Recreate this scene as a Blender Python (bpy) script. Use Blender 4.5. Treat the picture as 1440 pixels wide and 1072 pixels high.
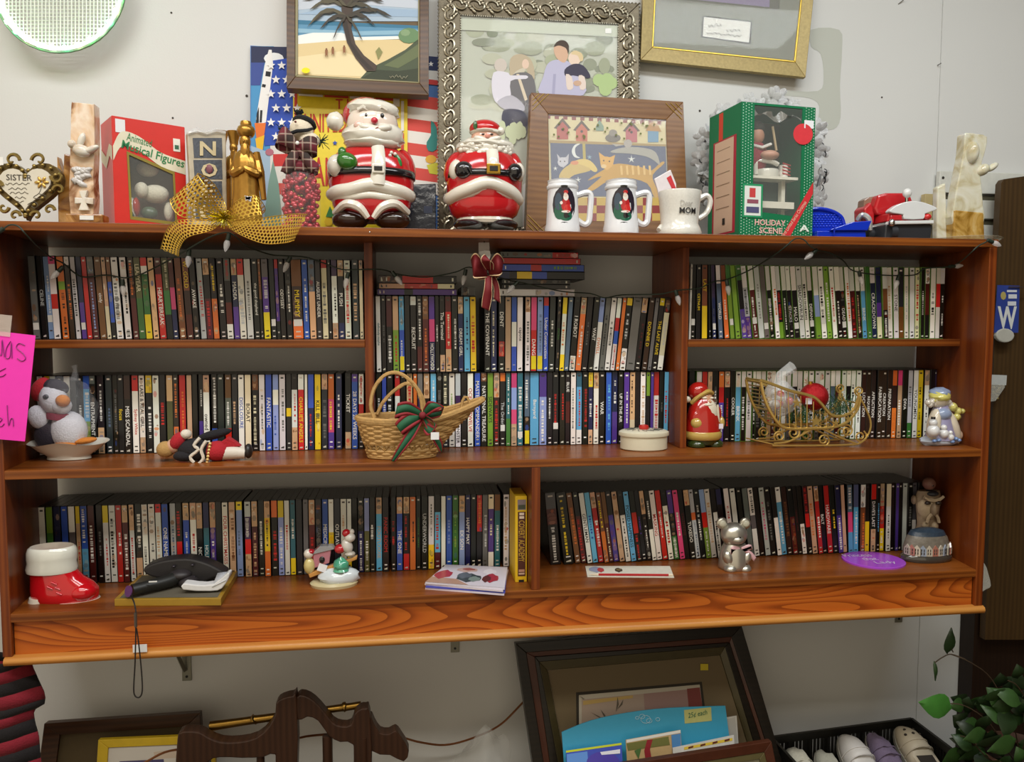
import bpy, bmesh, math, random
from mathutils import Vector, Matrix, Euler, noise as mnoise
random.seed(7)
for o in list(bpy.data.objects): bpy.data.objects.remove(o)
SC = bpy.context.scene
COL = SC.collection
# ------------------------------------------------------------------ camera
CAM = Vector((-.1013, -1.75, -.2214)); YAW, PIT, ROL, FPX = .1384, .0674, -.0011, 1090.
_f = Vector((math.sin(YAW)*math.cos(PIT), math.cos(YAW)*math.cos(PIT), -math.sin(PIT)))
_r0 = Vector((math.cos(YAW), -math.sin(YAW), 0)); _d0 = _f.cross(_r0)
_r = math.cos(ROL)*_r0 + math.sin(ROL)*_d0; _d = -math.sin(ROL)*_r0 + math.cos(ROL)*_d0
cd = bpy.data.cameras.new('camera'); cam = bpy.data.objects.new('camera', cd); COL.objects.link(cam)
cd.lens = 36*FPX/1440; cd.sensor_width = 36; cd.sensor_fit = 'HORIZONTAL'; cd.clip_start = .05
cam.matrix_world = Matrix(((_r.x, -_d.x, -_f.x, CAM.x), (_r.y, -_d.y, -_f.y, CAM.y), (_r.z, -_d.z, -_f.z, CAM.z), (0, 0, 0, 1)))
SC.camera = cam
# ------------------------------------------------------------------ world, lamps, exposure
wd = bpy.data.worlds.new('world'); SC.world = wd; wd.use_nodes = True
wd.node_tree.nodes['Background'].inputs[0].default_value = (1, .86, .64, 1)
wd.node_tree.nodes['Background'].inputs[1].default_value = .6
def lamp(n, loc, sx, sy, p, c, rot=(0, 0, 0)):
    l = bpy.data.lights.new(n, 'AREA'); l.shape = 'RECTANGLE'; l.size = sx; l.size_y = sy; l.energy = p; l.color = c
    o = bpy.data.objects.new(n, l); COL.objects.link(o); o.location = loc; o.rotation_euler = rot
lamp('ceiling_lamp_offscreen', (-.7, -.95, 1.42), 1.5, .35, 19, (.99, .98, 1))
lamp('ceiling_lamp_offscreen', (1.05, -1.1, 1.42), 1.5, .35, 24, (.92, .98, 1))
lamp('ceiling_lamp_offscreen', (-.2, -2.0, 1.42), 2.4, .4, 34, (1, .95, .85))
SC.view_settings.view_transform = 'Standard'; SC.view_settings.look = 'None'; SC.view_settings.gamma = 1
SC.view_settings.use_curve_mapping = False; SC.view_settings.exposure = .36
# ------------------------------------------------------------------ helpers
def ray(px, py): return (_r*((px-720)/FPX) + _d*((py-536)/FPX) + _f)
def at(px, py, y):
    d = ray(px, py); return CAM + d*((y-CAM.y)/d.y)
def onz(px, py, z):
    d = ray(px, py); return CAM + d*((z-CAM.z)/d.z)
def mpp(px, py, y): return (at(px+1, py, y)-at(px, py, y)).x
def lin(h):
    h = h.lstrip('#'); h = ''.join(q*2 for q in h) if len(h) == 3 else h; c = [int(h[i:i+2], 16)/255 for i in (0, 2, 4)]
    return tuple((v/12.92 if v <= .04045 else ((v+.055)/1.055)**2.4) for v in c)
MATS = {}
def nodes(name):
    m = bpy.data.materials.new(name); m.use_nodes = True; nt = m.node_tree
    return m, nt, nt.nodes['Principled BSDF']
def mat(h, rough=.5, metal=0., noise=.12, scale=60., bump=0., coat=0., alpha=1., trans=0., emit=0., sheen=0., ior=1.5):
    key = (h, rough, metal, noise, scale, bump, coat, alpha, trans, emit, sheen)
    if key in MATS: return MATS[key]
    m, nt, b = nodes('m_'+h.strip('#')); c = lin(h)
    b.inputs['Roughness'].default_value = rough; b.inputs['Metallic'].default_value = metal; b.inputs['IOR'].default_value = ior
    b.inputs['Coat Weight'].default_value = coat; b.inputs['Coat Roughness'].default_value = .06
    b.inputs['Alpha'].default_value = alpha; b.inputs['Transmission Weight'].default_value = trans
    b.inputs['Sheen Weight'].default_value = sheen
    if emit:
        b.inputs['Emission Color'].default_value = (*c, 1); b.inputs['Emission Strength'].default_value = emit
    b.inputs['Base Color'].default_value = (*c, 1)
    if noise or bump:
        tc = nt.nodes.new('ShaderNodeTexCoord'); n = nt.nodes.new('ShaderNodeTexNoise')
        n.inputs['Scale'].default_value = scale; n.inputs['Detail'].default_value = 4
        nt.links.new(tc.outputs['Object'], n.inputs['Vector'])
        if noise:
            r = nt.nodes.new('ShaderNodeMix'); r.data_type = 'RGBA'
            r.inputs[6].default_value = (*[v*(1-noise) for v in c], 1); r.inputs[7].default_value = (*[min(1, v*(1+noise)) for v in c], 1)
            nt.links.new(n.outputs['Fac'], r.inputs[0]); nt.links.new(r.outputs[2], b.inputs['Base Color'])
        if bump:
            bp = nt.nodes.new('ShaderNodeBump'); bp.inputs['Strength'].default_value = bump; bp.inputs['Distance'].default_value = .003
            nt.links.new(n.outputs['Fac'], bp.inputs['Height']); nt.links.new(bp.outputs['Normal'], b.inputs['Normal'])
    MATS[key] = m; return m
def wood(name, a, b_, axis, rough=.38, sc=14., dist=4., fl=0):
    m, nt, b = nodes(name); b.inputs['Roughness'].default_value = rough; b.inputs['Coat Weight'].default_value = .04; b.inputs['Specular IOR Level'].default_value = .35
    tc = nt.nodes.new('ShaderNodeTexCoord'); mp = nt.nodes.new('ShaderNodeMapping')
    s = [1, 1, 1]; s['xyz'.index(axis)] = .07 if not fl else .16; mp.inputs['Scale'].default_value = s
    w = nt.nodes.new('ShaderNodeTexNoise'); w.inputs['Scale'].default_value = sc*4; w.inputs['Detail'].default_value = 6; w.inputs['Distortion'].default_value = .6
    wv = nt.nodes.new('ShaderNodeTexWave'); wv.wave_type = 'BANDS'; wv.bands_direction = 'Z' if axis != 'z' else 'X'
    wv.inputs['Scale'].default_value = sc*1.6; wv.inputs['Distortion'].default_value = dist; wv.inputs['Detail'].default_value = 2; wv.inputs['Detail Scale'].default_value = 1.1 if not fl else .55
    mx = nt.nodes.new('ShaderNodeMath'); mx.operation = 'MULTIPLY_ADD'; mx.inputs[1].default_value = .45 if not fl else .6
    n2 = nt.nodes.new('ShaderNodeTexNoise'); n2.inputs['Scale'].default_value = 5; n2.inputs['Detail'].default_value = 3
    r = nt.nodes.new('ShaderNodeMix'); r.data_type = 'RGBA'; r.inputs[6].default_value = (*lin(a), 1); r.inputs[7].default_value = (*lin(b_), 1)
    m3 = nt.nodes.new('ShaderNodeMath'); m3.operation = 'MULTIPLY_ADD'; m3.inputs[1].default_value = .6
    L = nt.links.new
    L(tc.outputs['Object'], mp.inputs[0]); L(mp.outputs[0], w.inputs[0]); L(mp.outputs[0], wv.inputs[0]); L(tc.outputs['Object'], n2.inputs[0])
    m0 = nt.nodes.new('ShaderNodeMath'); m0.operation = 'MULTIPLY'; m0.inputs[1].default_value = .6
    L(n2.outputs['Fac'], m0.inputs[0]); L(w.outputs['Fac'], m3.inputs[0]); L(m0.outputs[0], m3.inputs[2])
    L(wv.outputs['Fac'], mx.inputs[0]); L(m3.outputs[0], mx.inputs[2])
    sb = nt.nodes.new('ShaderNodeMath'); sb.operation = 'SUBTRACT'; sb.inputs[1].default_value = .25; sb.use_clamp = True
    L(mx.outputs[0], sb.inputs[0]); L(sb.outputs[0], r.inputs[0]); L(r.outputs[2], b.inputs['Base Color'])
    bp = nt.nodes.new('ShaderNodeBump'); bp.inputs['Strength'].default_value = .15; bp.inputs['Distance'].default_value = .002
    L(w.outputs['Fac'], bp.inputs['Height']); L(bp.outputs[0], b.inputs['Normal'])
    return m
def mk_print(name, rough=.35, coat=0.):
    m, nt, b = nodes(name); b.inputs['Roughness'].default_value = rough; b.inputs['Coat Weight'].default_value = coat
    a = nt.nodes.new('ShaderNodeAttribute'); a.attribute_name = 'Col'; nt.links.new(a.outputs['Color'], b.inputs['Base Color']); return m
PRINT = mk_print('print_gloss', .3); PAPER = mk_print('print_matte', .7); GLAZE = mk_print('painted_ceramic', .18, .5)
GOLD = mat('#b8923a', .28, 1, .2, 80); BRASS = mat('#8a6a30', .35, 1, .2); SILVER = mat('#b9b7b0', .25, 1, .15)
CHROME = mat('#d0d0d0', .12, 1, .05); GLASS = mat('#ffffff', .03, 0, 0, trans=1., ior=1.45)
BLACK = mat('#0f0f10', .35, 0, .1); WHITE = mat('#e4e2da', .5, 0, .04)
def cer(h, n=.06): return mat(h, .16, 0, n, 40, 0, .6)
def matte(h, n=.12, bump=0., sc=60.): return mat(h, .75, 0, n, sc, bump)
def cloth(h): return mat(h, .9, 0, .2, 300, .5, sheen=.03)
def link(o, parent=None):
    COL.objects.link(o)
    if parent: o.parent = parent
    return o
def wloc(o):
    v = Vector((0, 0, 0))
    while o: v = v + o.location; o = o.parent
    return v
def tag(o, label, cat, group=None):
    o['label'] = label; o['category'] = cat
    if group: o['group'] = group
    return o
def thing(name, label, cat, loc, group=None):
    o = bpy.data.objects.new(name, None); o.location = loc; o.empty_display_size = .02; link(o); return tag(o, label, cat, group)
def rx(v, rot):
    return rot @ v if rot else v
class B:
    """collects geometry in world coordinates; build() links it as ONE mesh"""
    def __init__(s): s.v = []; s.f = []; s.c = []; s.col = None
    def add(s, vs, fs, col=None):
        n = len(s.v); s.v += [Vector(v) for v in vs]; s.f += [tuple(i+n for i in f) for f in fs]; s.c += [col or s.col]*len(fs); return s
    def box(s, a, b, col=None, rot=None, piv=None):
        x0, y0, z0 = a; x1, y1, z1 = b
        vs = [Vector(p) for p in ((x0, y0, z0), (x1, y0, z0), (x1, y1, z0), (x0, y1, z0), (x0, y0, z1), (x1, y0, z1), (x1, y1, z1), (x0, y1, z1))]
        if rot:
            p = Vector(piv) if piv is not None else (Vector(a)+Vector(b))/2
            vs = [rot @ (v-p)+p for v in vs]
        return s.add(vs, [(0, 3, 2, 1), (4, 5, 6, 7), (0, 1, 5, 4), (1, 2, 6, 5), (2, 3, 7, 6), (3, 0, 4, 7)], col)
    def ell(s, c, r, n=16, m=10, rot=None, col=None, warp=None):
        c = Vector(c); vs = [Vector((0, 0, 1))]
        for i in range(1, m):
            t = math.pi*i/m
            for j in range(n):
                p = 2*math.pi*j/n; vs.append(Vector((math.sin(t)*math.cos(p), math.sin(t)*math.sin(p), math.cos(t))))
        vs.append(Vector((0, 0, -1)))
        if warp: vs = [warp(v) for v in vs]
        vs = [c+rx(Vector((v.x*r[0], v.y*r[1], v.z*r[2])), rot) for v in vs]
        fs = [(0, 1+j, 1+(j+1) % n) for j in range(n)]
        for i in range(m-2):
            a = 1+i*n
            fs += [(a+j, a+n+j, a+n+(j+1) % n, a+(j+1) % n) for j in range(n)]
        a = 1+(m-2)*n; L = len(vs)-1
        fs += [(a+j, L, a+(j+1) % n) for j in range(n)]
        return s.add(vs, fs, col)
    def lathe(s, prof, c, n=24, sx=1., sy=1., col=None, rot=None, cap=True, warp=None):
        c = Vector(c); vs = []; fs = []
        for (r, z) in prof:
            for j in range(n):
                p = 2*math.pi*j/n; v = Vector((r*math.cos(p)*sx, r*math.sin(p)*sy, z))
                if warp: v = warp(v)
                vs.append(c+rx(v, rot))
        for i in range(len(prof)-1):
            fs += [(i*n+j, i*n+(j+1) % n, (i+1)*n+(j+1) % n, (i+1)*n+j) for j in range(n)]
        if cap: fs += [tuple(range(n-1, -1, -1)), tuple((len(prof)-1)*n+j for j in range(n))]
        return s.add(vs, fs, col)
    def tube(s, pts, r, n=6, closed=False, col=None, flat=1.):
        pts = [Vector(p) for p in pts]; k = len(pts); rr = list(r) if isinstance(r, (list, tuple)) else [r]*k
        if n >= 8 and 3 <= k <= 12 and not closed:      # round the bends of thick tubes
            q = smooth([Vector((a, 0, 0)) for a in rr], 4); pts = smooth(pts, 4); rr = [v.x for v in q]; k = len(pts)
        vs = []; up = Vector((0.13, 1, 0.07)).normalized()
        for i, p in enumerate(pts):
            a = pts[(i-1) % k] if (closed or i) else p; b = pts[(i+1) % k] if (closed or i < k-1) else p
            t = (b-a); t = t.normalized() if t.length > 1e-9 else Vector((0, 0, 1))
            u = t.cross(up); u = u.normalized() if u.length > 1e-4 else t.orthogonal().normalized(); w = u.cross(t)
            for j in range(n):
                q = 2*math.pi*j/n; vs.append(p+(u*math.cos(q)+w*math.sin(q)*flat)*rr[i])
        fs = []
        for i in range(k if closed else k-1):
            i2 = (i+1) % k; fs += [(i*n+j, i*n+(j+1) % n, i2*n+(j+1) % n, i2*n+j) for j in range(n)]
        if not closed: fs += [tuple(range(n-1, -1, -1)), tuple((k-1)*n+j for j in range(n))]
        return s.add(vs, fs, col)
    def prism(s, poly, thick, col=None, d=Vector((0, 1, 0))):
        """poly: world points of the front outline (counter-clockwise seen from the camera); extruded along d"""
        poly = [Vector(p) for p in poly]; n = len(poly); d = Vector(d)*thick
        vs = poly+[p+d for p in poly]
        fs = [tuple(range(n)), tuple(range(2*n-1, n-1, -1))]+[(i, i+n, (i+1) % n+n, (i+1) % n) for i in range(n)]
        return s.add(vs, fs, col)
    def strip(s, A, Bp, col=None, thick=0.):
        n = len(A); vs = list(A)+list(Bp); return s.add(vs, [(i, i+1, n+i+1, n+i) for i in range(n-1)], col)
    def quad(s, ps, col=None): return s.add(ps, [tuple(range(len(ps)))], col)
    def build(s, name, m, parent=None, smooth=True, label=None, sub=0, bevel=0., solid=0., origin=None, angle=40):
        me = bpy.data.meshes.new(name); off = wloc(parent) if parent else (Vector(origin) if origin is not None else Vector((0, 0, 0)))
        me.from_pydata([v-off for v in s.v], [], s.f); me.materials.append(m)
        if any(s.c):
            at_ = me.color_attributes.new('Col', 'FLOAT_COLOR', 'CORNER'); k = 0
            for p, c in zip(me.polygons, s.c):
                cc = (*lin(c or '#808080'), 1)
                for li in p.loop_indices: at_.data[li].color = cc
        if smooth:
            me.shade_smooth(); me.set_sharp_from_angle(angle=math.radians(angle))
        o = bpy.data.objects.new(name, me); link(o, parent)
        if origin is not None and not parent: o.location = origin
        if label: o['label'] = label
        if solid:
            md = o.modifiers.new('s', 'SOLIDIFY'); md.thickness = solid; md.offset = 0
        if bevel:
            md = o.modifiers.new('b', 'BEVEL'); md.width = bevel; md.segments = 2; md.limit_method = 'ANGLE'; md.angle_limit = .6
        if sub:
            md = o.modifiers.new('u', 'SUBSURF'); md.levels = sub; md.render_levels = sub
        return o
TXT = {}
def txtmesh(s, bold=0.):
    k = (s, bold)
    if k in TXT: return TXT[k]
    cu = bpy.data.curves.new('t', 'FONT'); cu.body = s; cu.size = 1; cu.resolution_u = 2; cu.offset = bold
    ob = bpy.data.objects.new('t', cu); me = bpy.data.meshes.new_from_object(ob)
    vs = [v.co.copy() for v in me.vertices]; fs = [tuple(p.vertices) for p in me.polygons]
    bpy.data.objects.remove(ob); bpy.data.curves.remove(cu); bpy.data.meshes.remove(me)
    if not vs: vs = [Vector((0, 0, 0))]
    x0 = min(v.x for v in vs); x1 = max(v.x for v in vs); y0 = min(v.y for v in vs); y1 = max(v.y for v in vs)
    TXT[k] = (vs, fs, x0, x1, y0, y1); return TXT[k]
def text(b, s, o, ux, uy, w=None, h=None, col=None, bold=0., arc=None):
    """adds lettering to builder b with its lower left corner at o; ux/uy unit vectors; fits width w and/or height h"""
    vs, fs, x0, x1, y0, y1 = txtmesh(s, bold); W = max(x1-x0, 1e-6); H = max(y1-y0, 1e-6)
    sx = (w/W) if w else (h/H); sy = (h/H) if h else sx
    o = Vector(o); ux = Vector(ux); uy = Vector(uy)
    b.add([o+ux*((v.x-x0)*sx)+uy*((v.y-y0)*sy+(arc((v.x-x0)/W) if arc else 0)) for v in vs], fs, col)
X, Y, Z = Vector((1, 0, 0)), Vector((0, 1, 0)), Vector((0, 0, 1))
def R3(x=0, y=0, z=0): return Euler((math.radians(x), math.radians(y), math.radians(z))).to_matrix()
class G:
    """a thing at depth y, measured in photograph pixels at that depth"""
    def __init__(s, px, py, y, name=None, label=None, cat=None, group=None, z=None):
        s.y = y; s.base = at(px, py, y)
        if z is not None: s.dz = z-s.base.z
        else: s.dz = 0
        s.base.z += s.dz; s.k = mpp(px, py, y)
        if name: s.o = thing(name, label, cat, s.base, group)
    def p(s, px, py, dy=0.):
        v = at(px, py, s.y); return Vector((v.x, s.y+dy, v.z+s.dz))
    def e(s, b, px, py, rx_, rz, ry=None, dy=0., rot=None, n=16, m=10, col=None, warp=None):
        ry = ry if ry is not None else min(rx_, rz); b.ell(s.p(px, py, dy), (rx_*s.k, ry*s.k, rz*s.k), n, m, rot, col, warp); return b
    def part(s, name, m, fn, parent=None, **kw):
        b = B(); fn(b); return b.build(name, m, parent or s.o, **kw)
    def ep(s, name, m, px, py, rx_, rz, ry=None, dy=0., rot=None, parent=None, n=16, mm=10, label=None, warp=None):
        b = B(); s.e(b, px, py, rx_, rz, ry, dy, rot, n, mm, None, warp); return b.build(name, m, parent or s.o, label=label)
    def poly(s, pts, dy=0.): return [s.p(a, c, dy) for a, c in pts][::1]
    def lathe(s, name, m, px, prof, dy=0., n=24, sx=1., sy=1., parent=None, cap=True, **kw):
        """prof: (radius in px, photo row) pairs"""
        c = s.p(px, prof[0][1], dy); b = B()
        b.lathe([(r*s.k, s.p(px, yy).z-c.z) for r, yy in prof], c, n, sx, sy, cap=cap); return b.build(name, m, parent or s.o, **kw)
    def flat(s, name, layers, dy, parent=None, m=None, step=.00025, label=None):
        """layers: (colour, [photo points]) painted one over the other on the plane y+dy"""
        b = B()
        for i, (c, pts) in enumerate(layers): b.quad(ccw([s.p(a, q, dy-step*i) for a, q in pts]), c)
        return b.build(name, m or PAPER, parent or s.o, smooth=False, label=label)
def ccw(ps):
    a = sum(ps[i].x*ps[(i+1) % len(ps)].z-ps[(i+1) % len(ps)].x*ps[i].z for i in range(len(ps)))
    return ps if a > 0 else ps[::-1]
def circ(cx, cy, r, n=14, ry=None, a0=0, a1=360):
    ry = ry or r; return [(cx+r*math.cos(math.radians(a0+(a1-a0)*i/n)), cy+ry*math.sin(math.radians(a0+(a1-a0)*i/n))) for i in range(n + (0 if a1-a0 == 360 else 1))]
def star(cx, cy, r, n=5, q=.42, a=-90): return [(cx+(r if i % 2 == 0 else r*q)*math.cos(math.radians(a+180/n*i)), cy+(r if i % 2 == 0 else r*q)*math.sin(math.radians(a+180/n*i))) for i in range(2*n)]
def rect(x0, y0, x1, y1): return [(x0, y0), (x1, y0), (x1, y1), (x0, y1)]
def smooth(pts, k=4, closed=False):
    pts = [Vector(p) for p in pts]; n = len(pts); out = []
    for i in range(n if closed else n-1):
        p0 = pts[(i-1) % n] if closed or i else pts[0]; p1 = pts[i]; p2 = pts[(i+1) % n]; p3 = pts[(i+2) % n] if closed or i < n-2 else pts[-1]
        for j in range(k):
            t = j/k; out.append(.5*((2*p1)+(p2-p0)*t+(2*p0-5*p1+4*p2-p3)*t*t+(3*p1-p0-3*p2+p3)*t**3))
    if not closed: out.append(pts[-1])
    return out
def s2(pts, k=4, closed=False): return [(v.x, v.y) for v in smooth([(a, b, 0) for a, b in pts], k, closed)]
# ------------------------------------------------------------------ the room
WY = .36                                     # plane of the wall behind the bookcase
def struct(o): o['kind'] = 'structure'; return o
def wallmat():
    m, nt, b = nodes('painted_wall'); b.inputs['Roughness'].default_value = .6; L = nt.links.new
    tc = nt.nodes.new('ShaderNodeTexCoord'); n = nt.nodes.new('ShaderNodeTexNoise'); n.inputs['Scale'].default_value = 1.3; n.inputs['Detail'].default_value = 6
    r = nt.nodes.new('ShaderNodeMix'); r.data_type = 'RGBA'; r.inputs[6].default_value = (*lin('#cfd0ce'), 1); r.inputs[7].default_value = (*lin('#d9dad8'), 1)
    L(tc.outputs['Object'], n.inputs[0]); L(n.outputs['Fac'], r.inputs[0]); L(r.outputs[2], b.inputs['Base Color'])
    n2 = nt.nodes.new('ShaderNodeTexNoise'); n2.inputs['Scale'].default_value = 220; bp = nt.nodes.new('ShaderNodeBump'); bp.inputs['Strength'].default_value = .08; bp.inputs['Distance'].default_value = .002
    L(tc.outputs['Object'], n2.inputs[0]); L(n2.outputs['Fac'], bp.inputs['Height']); L(bp.outputs[0], b.inputs['Normal']); return m
WALL = wallmat()
xs = at(1322, 100, WY).x
w = struct(B().box((-2.4, WY, -1.95), (xs-.0015, WY+.06, 1.45)).box((xs+.0015, WY, -1.95), (3.4, WY+.06, 1.45)).box((xs-.002, WY+.003, -1.95), (xs+.002, WY+.05, 1.45)).build('wall_back', WALL, smooth=False))
g = G(1150, 100, WY)
b = B()
b.quad(ccw([g.p(a, c, -.0006) for a, c in s2([(1140, 42), (1180, 42), (1184, 70), (1181, 120), (1182, 165), (1172, 182), (1150, 178), (1152, 150), (1138, 138), (1100, 134), (1104, 128), (1150, 128), (1158, 110), (1154, 76), (1141, 66)], 3, True)]), '#bcbfb6')
b.build('paint_patch', PAPER, w, smooth=False, label='unpainted grey patch on the wall')
b = B()
for (px, py, r) in [(347, 135, 1.6), (984, 156, 1.5), (243, 166, 1.2), (241, 18, 1.2), (1240, 137, 1.2)]:
    b.lathe([(r*g.k, 0), (r*g.k, .001), (0.0002, .0012)], g.p(px, py, 0), 8, rot=R3(90))
b.build('nail_hole', matte('#3a332c'), w)
b = B(); p0 = g.p(1318, 92, -.001); b.tube([p0, p0+Vector((.003, -.012, .002))], .0012); b.tube([g.p(1263, 6), g.p(1270, 0, -.008)], .0012)
b.build('nail', mat('#77756f', .4, 1), w)
for sx in (355, 1275):
    pass
struct(B().box((-2.4, -4.2, -1.97), (3.4, WY+.06, -1.9)).build('floor', mat('#40362c', .5, 0, .25, 9), smooth=False))
struct(B().box((-2.4, -4.2, 1.45), (3.4, WY+.06, 1.5)).build('ceiling', matte('#d8d6cc'), smooth=False))
struct(B().box((2.0, -4.2, -1.95), (2.08, WY, 1.45)).build('side_light_blocker', wood('light_blocker_wood', '#4a3220', '#33200f', 'z', .55), smooth=False))  # unseen dark wall, added to block room light and darken the right side
# dark panelling and slatwall beyond the right end
DKW = wood('dark_panel_wood', '#2a180b', '#1b0f07', 'z', .55)
struct(B().box((at(1354, 900, .345).x, .30, -1.95), (3.4, WY-.002, at(0, 352, .335).z-.001)).build('wall_right', DKW, smooth=False))
g = G(1400, 250, .335)
sw = thing('slatwall_panel', 'white slatwall display panel with horizontal grooves behind the brown board', 'wall panel', g.p(1330, 345))
zs = [237, 277, 312, 352]
for i in range(3):
    a = g.p(1322, zs[i]+3); c = g.p(1440, zs[i+1]-3); B().box((a.x, .335, c.z), (c.x+.5, .352, a.z)).build('slat', mat('#d3d4cc', .35), sw, smooth=False, bevel=.002)
B().box((g.p(1311, 0).x, .334, g.p(0, 352).z), (g.p(1322, 0).x, .353, g.p(0, 237).z)).build('edge_trim', mat('#b9a878', .5), sw, smooth=False, bevel=.001)
B().box((g.p(1320, 0).x, .345, g.p(0, 352).z), (g.p(1440, 0).x+.5, .3535, g.p(0, 237).z)).build('backing', mat('#4d4937', .6), sw, smooth=False)
b = B()
for py in (250, 298): b.lathe([(.004, 0), (.004, .001)], g.p(1326, py, -.0005), 10, rot=R3(90))
b.build('screw_hole', matte('#2d2a24'), sw)
g = G(1420, 400, .27)
brd = B().prism([g.p(x, y) for x, y in [(1385, 900), (1470, 900), (1470, 244), (1440, 248), (1412, 252), (1408, 258), (1400, 400), (1396, 600)]], .022)
tag(brd.build('leaning_board', wood('board_wood', '#4f3a1e', '#3a2914', 'z', .5), origin=g.p(1430, 900)), 'tall olive brown wooden board standing beside the bookcase end', 'board')
# ------------------------------------------------------------------ bookcase
def flame(name, a, b_, c_):
    m, nt, p = nodes(name); p.inputs['Roughness'].default_value = .42; p.inputs['Specular IOR Level'].default_value = .35; L = nt.links.new
    tc = nt.nodes.new('ShaderNodeTexCoord'); mp = nt.nodes.new('ShaderNodeMapping'); mp.inputs['Scale'].default_value = (1.1, 5, 7); n = nt.nodes.new('ShaderNodeTexNoise'); n.inputs['Scale'].default_value = 1.5; n.inputs['Detail'].default_value = .6
    f_ = nt.nodes.new('ShaderNodeTexNoise'); f_.inputs['Scale'].default_value = 60; f_.inputs['Detail'].default_value = 4; mp2 = nt.nodes.new('ShaderNodeMapping'); mp2.inputs['Scale'].default_value = (.06, 1, 1)
    k = nt.nodes.new('ShaderNodeMath'); k.operation = 'MULTIPLY'; k.inputs[1].default_value = 22; sn = nt.nodes.new('ShaderNodeMath'); sn.operation = 'FRACT'; pw = nt.nodes.new('ShaderNodeMath'); pw.operation = 'POWER'; pw.inputs[1].default_value = 2.5
    ad = nt.nodes.new('ShaderNodeMath'); ad.operation = 'MULTIPLY_ADD'; ad.inputs[1].default_value = .35; r = nt.nodes.new('ShaderNodeValToRGB'); e = r.color_ramp.elements; e[0].color = (*lin(a), 1); e[0].position = .1; e[1].color = (*lin(c_), 1); e[1].position = 1.; q = e.new(.5); q.color = (*lin(b_), 1)
    L(tc.outputs['Object'], mp.inputs[0]); L(mp.outputs[0], n.inputs[0]); L(tc.outputs['Object'], mp2.inputs[0]); L(mp2.outputs[0], f_.inputs[0]); L(n.outputs['Fac'], k.inputs[0]); L(k.outputs[0], sn.inputs[0]); L(sn.outputs[0], pw.inputs[0]); L(f_.outputs['Fac'], ad.inputs[0]); L(pw.outputs[0], ad.inputs[2]); L(ad.outputs[0], r.inputs[0]); L(r.outputs[0], p.inputs['Base Color']); return m
WX = wood('stained_wood_long', '#98561f', '#562608', 'x', .36); WZ = wood('stained_wood_upright', '#8e4818', '#561f08', 'z', .36)
PINE = flame('pine_apron', '#bc641f', '#ac5418', '#8a3f0e'); PINE2 = wood('pine_moulding', '#d0944a', '#a8692a', 'x', .42)
XL, XR, T = -.9575, 1.354, .019
ZM, ZB, Z1 = -.5224, -.8316, -.2475
bk = thing('bookcase', 'long wall-mounted reddish brown wooden bookcase crowded with disc cases and Christmas figurines', 'bookcase', ((XL+XR)/2, .18, -.96))
def board(n, a, c, m, bev=.0012, par=None):
    b = B().box(a, c)
    if m is not WZ and n != 'apron':     # boards that reach an end panel widen with it towards the wall
        b.v = [Vector((v.x+(-.036 if v.x < XL+.02 else .05 if v.x > XR-.02 else 0)*v.y/.345, v.y, v.z)) for v in b.v]
    return b.build(n, m, par or bk, smooth=False, bevel=bev)
for x0_, x1_, fl in ((XL, XL+T, -.036), (XR-T*1.1, XR, .05)):     # the ends splay outwards a little towards the wall
    b = B().box((x0_, 0, -.925), (x1_, .332, -T)); b.v = [Vector((v.x+fl*v.y/.345, v.y, v.z)) for v in b.v]; b.build('side_panel', WZ, bk, smooth=False, bevel=.0012)
board('top_board', (XL-.004, -.001, -T), (XR+.002, WY-.004, 0), WX)
board('middle_shelf', (XL+.006, .001, ZM-T), (XR-.006, WY-.004, ZM), WX)
board('bottom_shelf', (XL+.006, .001, ZB-T), (XR-.006, WY-.004, ZB), WX)
D1, D2, FY = (-.1927, -.1727), (.587, .6035), .115
board('divider', (D1[0], FY, ZM), (D1[1], WY-.004, -T), WZ); board('divider', (D2[0], FY, ZM), (D2[1], WY-.004, -T), WZ)
board('upper_shelf', (XL+.006, FY-.003, Z1-T), (D1[0], WY-.004, Z1), WX); board('upper_shelf', (D2[1], FY-.003, Z1-T), (XR-.006, WY-.004, Z1), WX)
board('lower_divider', (.1893, .002, ZB), (.2094, WY-.004, ZM-T), WZ)
board('apron', (XL+T, .012, -.935), (XR-T*1.1, .032, ZB-T), PINE)
b = B(); pr = [(.0, -.925), (-.006, -.928), (-.0085, -.935), (-.006, -.942), (0, -.9445), (.05, -.9445), (.05, -.925)]
b.add([(x, y, z) for x in (XL+.004, XR+.003) for y, z in pr], [tuple(range(6, -1, -1)), tuple(range(7, 14))]+[(i, (i+1) % 7, (i+1) % 7+7, i+7) for i in range(7)])
b.build('moulding', PINE2, bk, angle=60)
b = B().ell((at(520, 326, 0).x, -.0012, at(520, 326.5, 0).z), (.0018, .001, .0018), 8, 6); b.build('tack', CHROME, bk)
b = B().box((at(187, 917, -.009).x, -.0098, at(0, 928, -.009).z), (at(207, 917, -.009).x, -.0085, at(0, 917, -.009).z)); b.build('price_sticker', matte('#dedede'), bk, smooth=False)
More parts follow.
